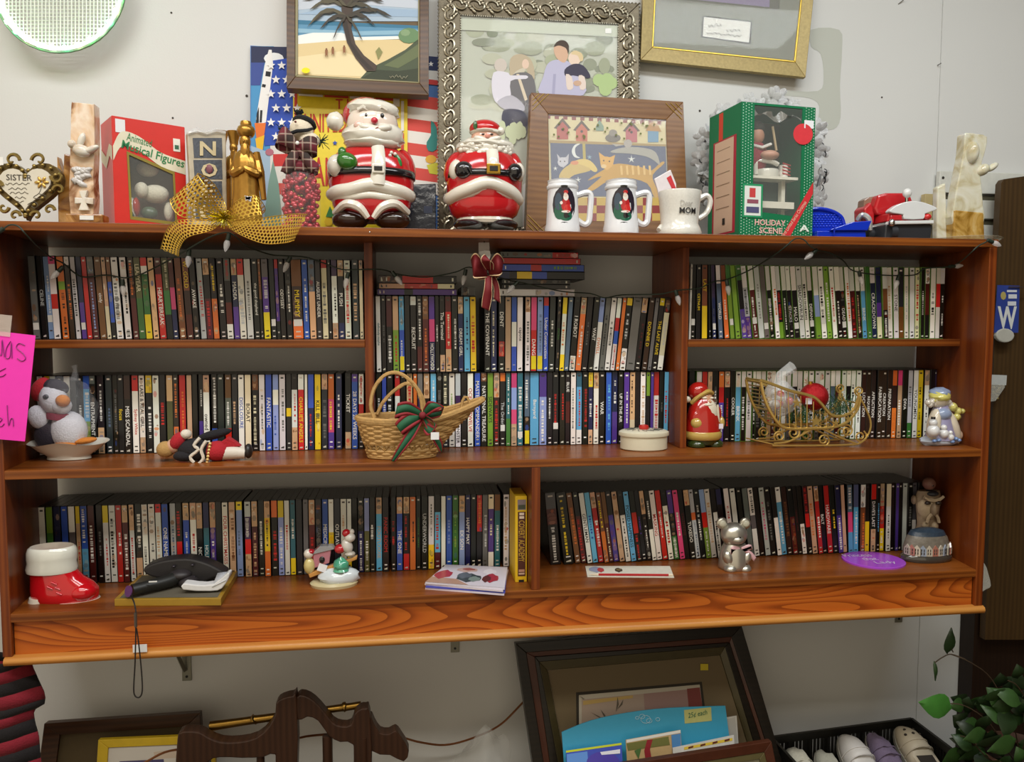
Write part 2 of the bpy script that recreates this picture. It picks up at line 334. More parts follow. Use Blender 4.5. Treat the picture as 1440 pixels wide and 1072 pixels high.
# metal brackets under the shelf
for i, (px, lab) in enumerate([(262, 'grey metal angle bracket under the bookcase above the striped-free wall beside the copper tube'), (640, 'small metal bracket end peeping below the bookcase near the tall dark frame'), (1262, 'small dark bracket tip peeping below the bookcase above the black crate')]):
    y = WY-.004; x = at(px, 930, y).x; z1 = at(px, [958, 918, 876][i], y).z
    lab = ['grey metal angle bracket with diagonal brace screwed to wall under the bookcase', lab, lab][i]
    t = thing('shelf_bracket', lab, 'bracket', (x, y, z1))
    B().box((x-.012, y, z1), (x+.012, y+.0035, -.945)).build('wall_plate', mat('#9a9a8c', .4, .7), t, smooth=False, bevel=.001)
    B().lathe([(.0035, 0), (.0035, .001)], (x, y-.0002, z1+.012), 10, rot=R3(90)).build('screw', BLACK, t)
    if i == 0: B().tube([(x-.004, y-.004, z1+.03), (x-.03, y-.1, -.948)], .006, 4).build('brace', mat('#8d8c7c', .4, .7), t)
# ------------------------------------------------------------------ disc cases
CC = dict(k='#161412', g='#6a6a68', w='#efeee8', s='#c0c4c6', r='#c62420', m='#54191a', o='#de7430', y='#f0d020', l='#7ba436', e='#3c7434', t='#2f6c7c', c='#64b2e2', b='#3056b8',
          n='#1d2350', p='#553796', v='#3d2a50', i='#d4467e', f='#d0aa84', d='#37231a', h='#774827', a='#e4dcba', x='#2b2b2d', z='#5a5830', u='#586984', q='#8ca2d6')
CN = dict(k='black', g='grey', w='white', s='silver', r='red', m='maroon', o='orange', y='yellow', l='lime', e='green', t='teal', c='sky blue', b='blue', n='navy', p='purple', v='plum', i='pink', f='tan', d='umber', h='brown', a='cream', x='charcoal', z='olive', u='slate', q='periwinkle')
H = .19; DEP = .135
rnd = random.Random(3)
BODY = {}
PL = {'k': mat('#121213', .32, 0, .1), 'g': mat('#5f8a35', .25, 0, .1, trans=.25), 'w': mat('#cfcfca', .35, 0, .05), 'c': mat('#8d9494', .25, 0, .05, trans=.3), 'y': mat('#caa020', .5, 0, .1), 'b': mat('#2a4a98', .35, 0, .1)}
def body(wd_, kind, h=H, dep=DEP):
    key = (round(wd_, 4), kind, h, dep)
    if key in BODY: return BODY[key]
    a = wd_/2; c = min(.0018, a*.4)
    pr = [(-a, dep), (-a, c), (-a+c*.4, c*.3), (-a+c, 0), (a-c, 0), (a-c*.4, c*.3), (a, c), (a, dep)]
    b = B(); n = len(pr)
    b.add([(x, y, z) for z in (0, h) for x, y in pr], [tuple(range(n-1, -1, -1)), tuple(range(n, 2*n))]+[(i, (i+1) % n, (i+1) % n+n, i+n) for i in range(n)])
    me = bpy.data.meshes.new('case_body'); me.from_pydata(b.v, [], b.f); me.materials.append(PL[kind]); BODY[key] = me; return me
def jit(h, a=.12):
    h = h.lstrip('#'); f = 1+rnd.uniform(-a, a)
    return '#'+''.join('%02x' % max(0, min(255, int(int(h[i:i+2], 16)*f+rnd.uniform(-6, 6)))) for i in (0, 2, 4))
def mixc(a, b, t):
    a = a.lstrip('#'); b = b.lstrip('#'); return '#'+''.join('%02x' % int(int(a[i:i+2], 16)*(1-t)+int(b[i:i+2], 16)*t) for i in (0, 2, 4))
def parse(sp):
    out = []; i = 0
    while i < len(sp): out.append((sp[i], int(sp[i+1]) or 10)); i += 2
    return out
def ordn(n): return '%d%s' % (n, 'th' if 10 <= n % 100 <= 20 else {1: 'st', 2: 'nd', 3: 'rd'}.get(n % 10, 'th'))
def spine(o, wd_, bands, tc, title, flags, h=H):
    """printed sleeve on the spine: colour bands, picture patches, lettering, sticker"""
    b = B(); a = wd_/2-.0011; y = -.0004; top = h-.002; tot = sum(n for _, n in bands); z = top; L = h-.004; big = (0, 0, 0)
    for ch, n in bands:
        z2 = z-L*n/tot; col = CC[ch.lower()]
        b.quad([(-a, y, z2), (a, y, z2), (a, y, z), (-a, y, z)], jit(col, .08))
        if ch.isupper() or rnd.random() < .12:
            for bi in range(8):
                w2 = rnd.uniform(.3, .95)*a; h2 = rnd.uniform(.002, .009); cx = rnd.uniform(-a+w2, a-w2); cz = rnd.uniform(z2+h2, max(z2+h2, z-h2)) if z-z2 > 2*h2 else (z+z2)/2
                h2 = min(h2, (z-z2)/2.1)
                k = 6; b.quad([(cx+w2*math.cos(6.283*j/k), y-.00006-.00001*bi, cz+h2*math.sin(6.283*j/k)) for j in range(k)], mixc(col, rnd.choice([CC['f'], CC['h'], CC['f'], CC['g'], CC[rnd.choice('rbwog')]]), rnd.uniform(.25, .7)))
        if z-z2 > big[0]: big = (z-z2, z2, z)
        z = z2
    dark = bands[-1][0].lower() in 'knxdmvpbthrezou'
    lc = jit('#d8d4c8' if dark else '#3a3634'); yb = y-.0002
    # maker's mark at the foot and head
    if rnd.random() < .8: b.quad([(-a*.55, yb, .006), (a*.55, yb, .006), (a*.55, yb, .006+rnd.uniform(.002, .006)), (-a*.55, yb, .0085)], lc)
    if rnd.random() < .6: zz = .015+rnd.random()*.004; b.quad([(-a*.5, yb, zz), (a*.5, yb, zz), (a*.5, yb, zz+.003), (-a*.5, yb, zz+.003)], jit(lc, .3))
    if rnd.random() < .5: zz = h-.012; b.quad([(-a*.5, yb, zz), (a*.5, yb, zz), (a*.5, yb, zz+.004), (-a*.5, yb, zz+.004)], jit('#d8d4c8' if bands[0][0].lower() in 'knxdmvpbthrezou' else '#333', .2) if False else lc)
    s = b.build('spine_sleeve', PRINT, None, smooth=False); s.parent = o
    if title:
        tb = B(); Lb = big[0]*.86; zc = (big[1]+big[2])/2; hh = min(a*1.35, .011)
        if title == '?':
            n = rnd.randint(8, 16); step = min(Lb/n, hh*.85); z0 = zc+step*n/2; th = rnd.uniform(.5, 1)*hh; ox = rnd.uniform(-.15, .15)*hh
            for j in range(n):
                if rnd.random() < .13: continue
                zt = z0-step*j; zb = zt-step*rnd.uniform(.5, .85); wv = th*rnd.uniform(.6, 1)/2
                if rnd.random() < .5: tb.quad([(ox-wv, 0, zb), (ox+wv, 0, zb), (ox+wv, 0, zt), (ox-wv, 0, zt)])
                else:
                    m_ = (zt-zb)*.35; tb.quad([(ox-wv, 0, zb), (ox+wv, 0, zb), (ox+wv, 0, zb+m_), (ox-wv, 0, zb+m_)]); tb.quad([(ox-wv, 0, zt-m_), (ox+wv, 0, zt-m_), (ox+wv, 0, zt), (ox-wv, 0, zt)])
        else:
            s_ = title.replace('_', ' '); vs, fs, x0, x1, y0, y1 = txtmesh(s_, .01); nat = (x1-x0)/(y1-y0)*hh; Wt = min(Lb, nat*1.15)
            text(tb, s_, (-hh/2, 0, zc+Wt/2), (0, 0, -1), (1, 0, 0), Wt, hh, None, .01)
        tb.v = [Vector((v.x, y-.0003, v.z)) for v in tb.v]; me = bpy.data.meshes.new('title'); me.from_pydata(tb.v, [], tb.f)
        me.materials.append(mat(CC.get(tc, '#dcdad2'), .4, 0, 0)); link(bpy.data.objects.new('title', me), s)
    if '*' in flags:
        z0 = rnd.uniform(.02, .045); B().box((-a*.9, y-.0007, z0), (a*.9, y-.0003, z0+.016)).build('price_sticker', matte('#e0dfda'), None, smooth=False).parent = o
    if '!' in flags: B().box((-a*.9, y-.0007, .006), (a*.9, y-.0003, .04)).build('yellow_sticker', matte('#e6d21a'), None, smooth=False).parent = o
COUNT = [0]
def row(spec, end, y, z, pym, lean, anchor, where, group, kindrule=lambda x: 'k'):
    """spec lines: left edge in photo px (at the row's mid height), colour bands, lettering colour, lettering, flags"""
    L = [l.split() for l in spec.strip().split('\n')]; n = 0
    T_ = [math.tan(math.radians(lean(float(t[0])))) for t in L]+[math.tan(math.radians(lean(end)))]
    XB = [at(float(t[0]), pym(float(t[0])), y).x for t in L]+[at(end, pym(end), y).x]      # slot boundaries at mid height, each with its own slope
    for i, t in enumerate(L):
        px = float(t[0]); X0, X1, t0, t1 = XB[i], XB[i+1], T_[i], T_[i+1]; tm = (t0+t1)/2; flags = t[4] if len(t) > 4 else ''
        room = (X1-X0-abs(t1-t0)*H/2)*math.cos(math.atan(tm))-.0003
        wd_ = room if '+' in flags else min(room, .0155); wd_ = max(.005, math.floor(wd_*4000)/4000)
        if '=' in flags: continue
        kind = kindrule(px); kind = 'w' if 'P' in flags else kind
        n += 1; bands = parse(t[1]); ang = math.atan(tm); hh = H if '/' not in flags else H-.012
        o = bpy.data.objects.new('game_case' if kind == 'g' else 'dvd_case', body(wd_, kind, hh)); link(o)
        xm = (X0+X1)/2 - math.sin(ang)*hh/2 if X1-X0 < .018 or '+' in flags else X0+abs(t1-t0)*H/4+wd_/2/math.cos(ang)+.0002 - math.sin(ang)*hh/2; dy = rnd.uniform(-.004, .003)
        o.location = (xm, y+dy, z+abs(math.sin(ang))*wd_/2); o.rotation_euler = (0, ang, 0)
        big = sorted({c.lower(): sum(q for cc, q in bands if cc.lower() == c.lower()) for c, _ in bands}.items(), key=lambda q: -q[1])[:2]
        cn = ' and '.join(CN[c] for c, _ in big)
        tag(o, '%s %s, %s from the %s, %s' % (cn, 'game case' if kind == 'g' else 'DVD case', ordn(n), anchor, where), 'game case' if kind == 'g' else 'DVD case', group)
        tt = t[3] if len(t) > 3 else None
        spine(o, wd_, bands, t[2] if len(t) > 2 else 'w', tt if tt != '-' else None, flags, hh)
    COUNT[0] += n
def lerp(tab):
    def f(x):
        if x <= tab[0][0]: return tab[0][1]
        for (a, va), (b, vb) in zip(tab, tab[1:]):
            if x <= b: return va+(vb-va)*(x-a)/(b-a)
        return tab[-1][1]
    return f
R1L = """
43 g9 - - *
54 k9 s CELINE
63 q9 w ? *
72 i1w4r2w4 - -
83 o3l1o6 k ?
94 w1d9 o ?
102 s9 k ?
110 n5p4 w - *
118 r9 - -
126 G2m8 q ?
136 h9 w cindy
146 F6a4 - -
153 h3b5k2 - -
160 W9 g ?
172 W9 k ?
182 d5m5 o ?
191 z5e5 a LEAPYEAR
201 r1w1E5y3 - -
211 F9 - -
220 m2r8 w HEARTBREAK
230 z4e3k3 a ?
240 m4i3n4 - - 
248 H9 o ?
259 h4d3m3 y W...GOLD
269 k9 w AWAKE
278 s9 r ?
287 F2k3m5 r ?
297 k5o5 y ?
306 k9 w ?
316 g3k3m3w2 r ?
326 F2n4p4 w MADEA
335 r2w8 s ?
345 s9 g ?
355 k9 w the_good_shepherd
364 h5k5 o ?
369 g2p4y3 w ?
379 k9 - - *
387 r1p6k2 - -
393 k9 w ODYSSEY
401 k9 w ?
410 h3d4o2 y MUMMY *+
425 b9 w ?
434 U4f6 - -
444 x9 w AUGUST_UNDER
452 r1a9 g ?
461 k9 - -
466 v2w6F2 k ?
475 F2k6n2 w PUSH
484 w9 r ?
495 x9 f ?
505 F1a9 - -
"""
R2L = """
54 w9 - -
63 y2w7 - -
72 w9 - -
81 k9 - -
90 w9 - -
100 g9 - -
109 k9 w ?
117 b2c5l3n2 w ?
127 g1k9 w ENTRAPMENT
136 k6F3 w ?
148 x9 u ?
158 k9 g ?
166 k9 y focus
175 d3k7 w MISS_SCANDAL
185 r2w8 r Sydney_White
195 w8F2 k LARS_&_REAL_GIRL
204 Y2k7 w ?
215 w9 - -
225 k9 r ?
234 f3z6 o -
244 d6o3 o ?
252 r9 o ?
263 f9 - -
271 k9 - -
279 k6p4 w ?
286 F2w7 k owned
297 k7b3 w ?
306 x9 - -
316 h3g4r3 w ?
326 x9 f ?
335 w9 b DISCLOSURE
344 a9 k BORAT
354 H2k8 a ?
364 w9 g ?
373 b9 w FANTASTIC
383 q2w2q6 b ?
392 w9 g ?
402 x4y1x4 - -
410 k2w5F3 r ?
419 w2r8 y CHARLIE'S_ANGELS
428 w9 - -
433 b4n5 r ?
442 y9 k KILL_BILL
452 F2x8 g ?
461 o3i4p2 y ?
472 n9 w ?
485 k7F2 w TICKET
494 p1b9 w 28_DAYS_28_WEEKS
504 W4r3k3 r ?
"""
CUP = """
528.5 w9 t definitely_maybe
536 k9 g ?
543 m4k6 w ?
552 f4l5 r ?
561 c4b5 w ? !
569 k9 w -
577 w1k8 w RECRUIT
586 k6m3 w ?
594 H3m7 o ?
603 p3i3n4 w HOLLYWOOD
612 k9 w ?
618 k7F2 w The_Terminal
626 m2r5F3 a ?
635 k9 w ?
644 F2n7 w DREAM_GIRL
652 c9 n ?
661 y9 r ?
670 k9 - - =
681 k9 w THE_COVENANT
690 n9 a ?
701 k6r2k2 w DENT
710 f9 - -
719 b3w3b3 b ?
727 w9 k capote
738 F2w8 g ?
746 i4r5 w DANGER !
755 q9 u ? !
764 r1b8 w Under_Construction
772 x9 w ?
782 k9 e MATRIX
788 y2w5y2 o ?
796 u9 - -
804 k8W2 w I_ROBOT
813 F2o7 w ?
822 k9 g ?
831 k9 w WAIT
839 q3w6 o DWELL
847 g9 x ?
855 w9 g ?
863 w3r2b2w4 r ?
870 o9 - - 
876 y1k6w3 s ?
885 g9 - - +
898 F2k8 m ?
908 d9 y DONNIE_D
916 g9 - -
922 y1k9 y THE_LAST_ALIVE
929.5 D2a6w2 s ?
"""
CLO = """
529 k9 w ?
537 b9 w ?
544 k9 w ?
555 r3w3k4 w ?
563 k9 - -
571 F4W4 r ?
581 o9 - -
587 g3v6 w ?
595 F3k6 f ?
605 c5q4 w ?
614 k9 g ?
622 x4y1x4 a ?
631 w9 l ?
640 s3v3w4 k MONSTER
648 k9 g ?
657 w9 r OCEAN'S_TWELVE
667 b9 w MASTER_COMMANDER
676 h1k8 w NATIONAL_TREASURE
685 l9 k SIDEWAYS
694 F3d6 r ?
703 o1k8 s The_Order *
711 t5e3 w ?
718 i2q3i2F3 - -
727 t9 w ? *
737 u6k4 w ? !
745 c9 w Barnyard +
758 p3q6 w ? +
769 k9 w ?
777 k9 r ? *
787 k9 r ?
795 k4m3k3 w BLUE
802 w9 g ?
810 t2c6w2 r ?
819 k9 r ?
827 y2n6F2 w ?
834 F2w7 r ?
842 k9 w WAR
851 b9 c ?
860 n5p4 w ?
869 k9 w UP_IN_THE_AIR
876 p9 w ?
885 f6a3 d ?
893 k9 - - *
900 w9 f ?
908 l3k4y2 - -
914 p9 - -
919 r3w6 r ?
927 k9 g ?
933 c9 r ?
"""
R1R = """
970 w9 - - P
972 k9 - - *
979 k9 y CETNUM
986 h5y4 y LAST
996 k9 - -
1000 v4n5 g ? *
1007 w2u6 w WORLD
1015 h2o7 w ?
1023 e3l6 - - *
1030 l9 - -
1038 e2k4p4 w -
1046 w3s4p3 k ?
1054 w3m6 w ? *
1062 s9 g ?
1071 g9 - - *
1079 w3k6 w ?
1086 w9 o ?
1093 w3k4l2 r ?
1100 w3k6 w ?
1107 w3k6 s STACKS
1114 w3k6 w HALO *
1122 w9 k SHADOWRUN
1130 w9 k ?
1137 w3k6 w DEFIANCE *
1144 w4q3l3 - -
1152 w9 k ? *
1160 l9 w ?
1167 w9 r ?
1174 w3k6 w ?
1182 w3k6 w DEAD *
1189 w9 o ?
1196 w3m6 r ?
1204 w3k6 f ?
1211 w3c6 w BRINK
1218 e9 - -
1224 w2n7 w CRACKDOWN
1232 n5p2a3 y -
1240 w3h3k4 w ?
1248 w9 f ?
1256 w9 k STONE
1264 x5h4 - -
1272 w9 s ?
1279 w9 - -
1287 a9 r ?
1294 k9 w ?
1300 w2m4k3 - -
1307 w9 k ?
1315 w2r3w4 r -
1322 w2k7 w ?
"""
R2R = """
968 k9 - -
978 w9 - -
986 r9 w ?
994 F3w6 - -
1001 k9 w ?
1010 o2r2p5 w ?
1019 F2k7 r ?
1027 k9 w COOLER
1034 w2c7 w BRINK
1042 w2k7 w ?
1049 w9 g ?
1057 w2k7 w ?
1062 w2k7 g ?
1070 w2k7 w LEFT_4_DEAD
1077 w2f7 r ?
1084 w2m7 w ?
1091 w2k7 w ?
1098 w9 g ?
1105 w2g7 k ?
1112 w2k7 w ?
1120 w9 g ?
1129 w2e7 w ?
1136 w9 k ?
1144 w2g7 w ?
1151 w2k7 w ?
1159 w9 k ?
1167 w2u7 w ?
1174 w2m7 w ?
1182 w9 s ?
1189 w2k7 w ?
1196 w9 k ?
1203 w9 g ?
1211 d9 w LOCUTION
1218 d9 w REQUIEM
1225 d9 w AFFLICTION
1232 d9 w FABRICATIONS
1240 d9 w CREATION
1247 d9 w PREPARATION
1254 o2d3o4 o THE_BOYS
1261 i2f7 w ?
1268 k9 w DIVA
1275 s7e2 g ?
1282 w9 k YOUNGMEN
1290 y9 k ?
1298 F2w7 k ?
1306 k9 - -
1313 v3w3k3 - -
"""
R3L = """
55 w9 - -
66 l3e6 - -
76 N9 - -
86 b9 - -
97 w3g6 - -
107 y2f7 r ?
114 b5c4 w ?
124 m9 w ?
136 k9 g ?
145 y2w7 r ?
154 W9 k ?
164 r9 w ?
173 F2m7 w ?
182 F3w6 r ?
190 k7F3 w ?
200 W4w6 g ?
209 W4w6 g ?
219 r1w8 f ?
228 b9 w ONE_NAME
239 s9 u ?
248 k5r2k3 r ?
257 F2b7 w ?
267 F2w7 r ?
277 F3k6 w NICK
286 n3t6 w HOLES
295 F3p6 w ?
304 x9 - -
313 w9 r FOUR_CHRISTMASES
322 F9 h ?
332 y1q8 u ?
344 s2v3r2F3 w ?
354 F3m6 f ?
363 k9 w ?
372 F2y4o3 k ?
381 o2k7 r ?
391 y2q7 w ?
400 w9 r ?
408 t7y2 w ?
416 x9 - -
426 g9 - -
434 F3m6 r ?
444 x9 g GANGS
453 b9 w MEDICINE
462 w4y2k3 - -
470 x9 w OUTLAW
479 w9 f ?
488 w6y3 - -
495 k9 - -
503 k4n5 w ?
512 q4z5 w ?
520 k9 w ?
528 F2c7 f FOOTLOOSE
538 k9 r PANIC_ROOM
550 k9 r ?
557 F2b7 w THE_ONE
567 F2k5r2 r ?
576 o9 k ?
585 k9 e ?
592 k9 s UNDERWORLD
602 w6y3 g ?
611 k2c5m2 r ?
620 w9 - -
627 b9 q ?
636 e9 l ?
645 F2q7 w EX_SON
654 n9 w HAPPY_MAY
662 k9 - -
670 r5k5 o ?
678 g9 s ?
686 a2p6w2 a ?
695 h2t7 w ?
707 W9 f ?
716 g9 - -
"""
R3R = """
769 g2m2k5 w ? +
786 k9 y ? +
802 h9 o ?
811 k3m6 r ?
819 w9 k GENTLEMAN
827 c9 b ?
835 F2r7 w ?
843 h5o4 y ?
850 h4m5 a ?
857 k3p6 k -
865 F9 - -
873 k3w6 k ?
881 c9 k POISED_HAPPINESS
889 k3r3k4 r ?
897 k9 p ?
904 F3k6 w ?
911 k5w4 w ?
918 w9 r MASKING
926 r9 w ?
934 k2w7 r ?
942 p3k3e3 w ?
950 i9 w ?
958 k9 m VALENTINE
965 F2k7 w TUXEDO
973 s3o1s5 u ?
980 k9 w ?
987 q3r2l4 w ?
995 w9 f ?
1003 k3w6 k ?
1010 n2k7 w COLD
1022 w9 r ?
1030 w9 - -
1040 k9 - -
1047 g9 - -
1055 w4g2w4 k ?
1064 k9 - -
1071 s9 i ?
1079 k9 g ?
1087 k4w5 w ?
1094 w2c7 w ?
1102 d9 h ?
1110 k4m5 h ?
1118 k9 m ?
1124 k5W4 - -
1131 m4r2k4 r ?
1138 f9 o ?
1146 F2r7 w ?
1153 k9 w BALT
1160 r9 w HARDWARE
1168 k9 y ?
1175 n4p5 w ?
1183 f9 - -
1190 u4i3c3 w ?
1199 u3c6 w ?
1208 W3h6 o ?
1216 k5y4 - -
1223 r2k4F3 w DAVE'S_LAST
1231 k9 c ?
1237 F3r3y3 w ?
1244 a3w6 k ?
1252 k9 - -
1258 p9 - -
1263 k9 g -
1268 s9 - -
1275 k9 g ?
1282 g5w4 - -
1289 k9 - -
"""
V1 = .15
row(R1L, 511, V1, Z1, lambda p: 418, lerp([(43, -2), (115, -3), (270, -3), (330, -2), (420, -1.5), (510, -.5)]), 'side panel', 'shelf under gold bow', 'discs on the shelf under the gold bow')
row(R2L, 512, .205, ZM, lambda p: 580, lerp([(43, 0), (510, .6)]), 'side panel', 'shelf behind penguin and doll', 'discs behind the penguin and doll')
row(CLO, 940, .205, ZM, lambda p: 575, lerp([(520, 0), (900, 0), (940, .5)]), 'basket-side divider', 'lower row behind basket', 'discs in the lower row between the dividers')
row(CUP, 938, .195, ZM+H+.002, lambda p: 468, lerp([(520, -.5), (670, -.5), (690, 0), (770, .5), (785, 2), (805, 4.5), (850, 5.5), (940, 6.5)]), 'basket-side divider', 'upper row between dividers', 'discs in the upper row between the dividers')
row(R1R, 1329, V1, Z1, lambda p: 422, lerp([(966, 1), (996, -1), (1010, -4), (1040, -7), (1100, -6), (1190, -6), (1230, -4.5), (1280, -2), (1320, -.5)]), 'divider', 'shelf under green box', 'games on the shelf under the green box', lambda p: 'k' if p < 1020 else 'g')
row(R2R, 1317, .205, ZM, lambda p: 570, lerp([(966, 0), (1300, 0)]), 'divider', 'shelf behind gold sleigh', 'games behind the gold sleigh', lambda p: 'g' if (978 <= p < 985 or 1033 < p < 1211) else 'k')
row(R3L, 724, .19, ZB, lambda p: 765-.02*(p-60), lerp([(50, -.8), (300, -.3), (600, .3), (720, .2)]), 'side panel', 'bottom shelf behind red boot', 'discs on the bottom shelf behind the boot')
row(R3R, 1297, .185, ZB, lambda p: 748-.03*(p-770), lerp([(769, -4), (800, -8), (1100, -8), (1180, -6), (1205, -1), (1300, -.5)]), 'short divider', 'bottom shelf behind silver bear', 'discs on the bottom shelf behind the bear')
# cases lying flat on the rows between the dividers
def flatcase(px0, px1, pyb, pyt, y, z, bands, tc, title, lab, kind='k', rz=0):
    a = at(px0, pyb, y); c = at(px1, pyb, y); h = at(px0, pyt, y).z-at(px0, pyb, y).z; h = max(h, .006); L = c.x-a.x
    o = bpy.data.objects.new('dvd_case', body(round(h*2000)/2000, kind, round(L, 3))); link(o)
    o.location = (a.x, y, z+h/2); o.rotation_euler = (0, math.radians(90), math.radians(rz)); tag(o, lab, 'DVD case', 'discs lying flat between the dividers')
    spine(o, h, parse(bands), tc, title, '', round(L, 3))
    return z+h
zt = ZM+2*H+.0035
z = flatcase(530, 643, 408, 399, .2, zt, 'p5k1p3', 'y', None, 'purple DVD case lying flat, lowest of the small pile of three')
z = flatcase(532, 640, 399, 391, .2, z, 'a2R4f3', 'r', None, 'cream and red DVD case lying flat, middle of the small pile of three')
z = flatcase(532, 642, 391, 380, .2, z, 'k3r4D3', 'w', None, 'black and red DVD case lying flat, topmost of the small pile of three')
flatcase(649, 668, 408, 395, .215, zt, 'g5x4', 'w', None, 'dark grey disc case lying flat beside the red velvet bow', 'c')
z = flatcase(697, 808, 411, 401, .2, zt, 's5w5', 'w', None, 'white case lying flat, lowest of the tall pile behind the red bow', 'w')
z = flatcase(706, 802, 402, 395, .21, z, 'x5k4', 'w', None, 'black unmarked case lying flat directly on the white case', 'k')
z = flatcase(706, 802, 395, 388, .21, z, 'k5x4', 'w', None, 'black case lying flat under the case with the yellow label', 'k')
z = flatcase(694, 822, 388, 377, .205, z, 'k5b2y2k1n2', 'y', None, 'black case with blue and yellow label lying flat below blue case')
z = flatcase(700, 822, 377, 367, .2, z, 'b4r1b3', 'l', '?', 'blue case with green lettering lying flat under red case')
z = flatcase(698, 817, 367, 358, .2, z, 'r9', 'w', None, 'plain red case lying flat under the topmost picture case')
z = flatcase(703, 814, 358, 349, .205, z, 'R3G6', 'w', None, 'grey and red picture case lying flat, topmost of the tall pile')
# ------------------------------------------------------------------ pictures and flat things
def zbot(f, px, off=0.):
    lo, hi = 1000., 1600.
    for _ in range(40):
        m_ = (lo+hi)/2
        if f.r(px, m_).z > -1.488: lo = m_
        else: hi = m_
    return lo-off
class P:
    """a flat thing: plane through three photo points at known depths"""
    def __init__(s, a, b_, c, name=None, label=None, cat=None, base=None, group=None):
        A, Bq, C = [at(*q) for q in (a, b_, c)]; s.p0 = A; s.n = (Bq-A).cross(C-A).normalized()
        if s.n.y > 0: s.n = -s.n
        if name: s.o = thing(name, label, cat, base if base is not None else (A+C)/2, group)
    def r(s, px, py, off=0.):
        d = ray(px, py); q = s.p0+s.n*off; return CAM+d*((q-CAM).dot(s.n)/d.dot(s.n))
    def flat(s, name, layers, off, m=None, parent=None, step=.0003, label=None):
        b = B()
        for i, (c, pts) in enumerate(layers): b.quad(ccw([s.r(a, q, off+step*i) for a, q in pts]), c)
        return b.build(name, m or PAPER, parent or s.o, smooth=False, label=label)
    def slab(s, name, pts, off, thick, m, parent=None, bevel=0., label=None):
        b = B().prism(ccw([s.r(a, q, off) for a, q in pts]), thick, None, -s.n); return b.build(name, m, parent or s.o, smooth=False, bevel=bevel, label=label)
    def rails(s, name, O, I, off, thick, m, parent=None, bevel=.0012, inset=0.):
        for i in range(4):
            j = (i+1) % 4; f = ccw([s.r(*O[i], off), s.r(*O[j], off), s.r(*I[j], off-inset), s.r(*I[i], off-inset)])
            B().prism(f, thick, None, -s.n).build(name, m, parent or s.o, smooth=False, bevel=bevel)
    def txt(s, b, st, px, py, w, h, col=None, off=0., bold=0., slope=0.):
        o = s.r(px, py, off); ux = (s.r(px+10, py+10*slope, off)-o).normalized(); uy = (s.r(px, py-10, off)-o).normalized(); k = (s.r(px+1, py, off)-o).length
        text(b, st, o, ux, uy, w*k, h*k, col, bold)
PANE = mat('#f4f4f2', .04, 0, 0, alpha=.10)
rw = random.Random(5)
# beach painting
f = P((403, 120, .285), (602, 130, .285), (403, 0, .315), 'beach_painting', 'framed palm tree beach painting resting above the yellow sign', 'painting', at(500, 130, .285))
O = [(403, 124), (603, 134), (603, -45), (403, -52)]; I1 = [(415, 108), (590, 117), (590, -34), (415, -40)]; I2 = [(419, 105), (588, 115), (588, -33), (419, -38)]
f.rails('frame_rail', O, I1, .012, .03, wood('walnut_frame', '#62421e', '#3b260f', 'x', .35), inset=.004)
f.rails('inner_liner', I1, I2, .006, .01, mat('#8d8560', .5))
def frond(x0, y0, x1, y1, sag, w, col):
    up = []; dn = []
    for i in range(7):
        t = i/6; x = x0+(x1-x0)*t; y = y0+(y1-y0)*t-sag*math.sin(math.pi*t*.85); ww = w*math.sin(math.pi*min(1, t*.9+.1))
        up.append((x, y-ww/2)); dn.append((x, y+ww/2+(2.5 if i % 2 else 0)))
    return (col, up+dn[::-1])
Ly = [('#a9bccd', rect(419, -40, 588, 30)), ('#c3cbd6', [(419, -10), (520, -18), (588, 2), (588, 12), (500, 6), (419, 14)]), ('#9cb4cc', [(470, 8), (588, 14), (588, 24), (419, 20)]), ('#5f93b4', [(419, 28), (588, 36), (588, 60), (419, 62)]), ('#3d7796', [(419, 28), (588, 36), (588, 40), (419, 34)]), ('#8db6cc', [(419, 40), (500, 44), (588, 42), (588, 48), (500, 50), (419, 46)]),
      ('#e8ece8', [(419, 50), (440, 46), (480, 46), (500, 52), (588, 50), (588, 54), (480, 58), (419, 62)]), ('#dcc795', [(419, 62), (480, 57), (588, 55), (588, 115), (419, 105)]), ('#e6d6aa', [(419, 80), (480, 72), (530, 90), (520, 108), (419, 104)]),
      ('#4b5540', [(505, 112), (520, 96), (545, 84), (570, 70), (588, 55), (588, 115)]), ('#66704e', [(540, 92), (565, 78), (588, 62), (588, 80), (560, 96)]), ('#39402f', [(505, 112), (530, 98), (560, 100), (588, 96), (588, 115)]),
      ('#6a8a62', circ(575, 50, 15, 12, 11)), ('#86a078', circ(570, 46, 7, 8, 5)), ('#8a8a58', [(532, 84), (528, 72), (533, 66), (538, 73)]),
      ('#4c4038', [(478, -45), (498, -45), (496, 20), (494, 40), (500, 62), (512, 78), (530, 92), (528, 100), (515, 100), (500, 82), (488, 60), (482, 35), (480, 10)]),
      ('#3a322c', [(482, 30), (488, 30), (494, 60), (508, 80), (526, 98), (518, 98), (500, 78), (488, 56)])]
for x1, y1, sg in [(425, 5, 12), (435, 20, 14), (440, 38, 16), (432, 48, 22), (450, 45, 10), (552, 30, 14), (540, 8, 12), (528, 42, 12), (530, 22, 10), (455, -8, 6), (520, -6, 8), (468, 58, 6), (510, 60, 6)]:
    Ly.append(frond(487, 8 if y1 < 30 else 22, x1, y1, sg, 4.5, rw.choice(['#4f4a3c', '#5d5846', '#453f36'])))
for x, y in [(459, 74), (468, 72), (484, 70)]: Ly += [('#7a5236', circ(x, y-5, 1.4, 8)), ('#8d5f3e', [(x-2, y-4), (x+2, y-4), (x+1.5, y+6), (x, y+3), (x-1.5, y+6)])]
Ly.append(('#e6e01a', circ(430, 99, 6, 10, 4)))
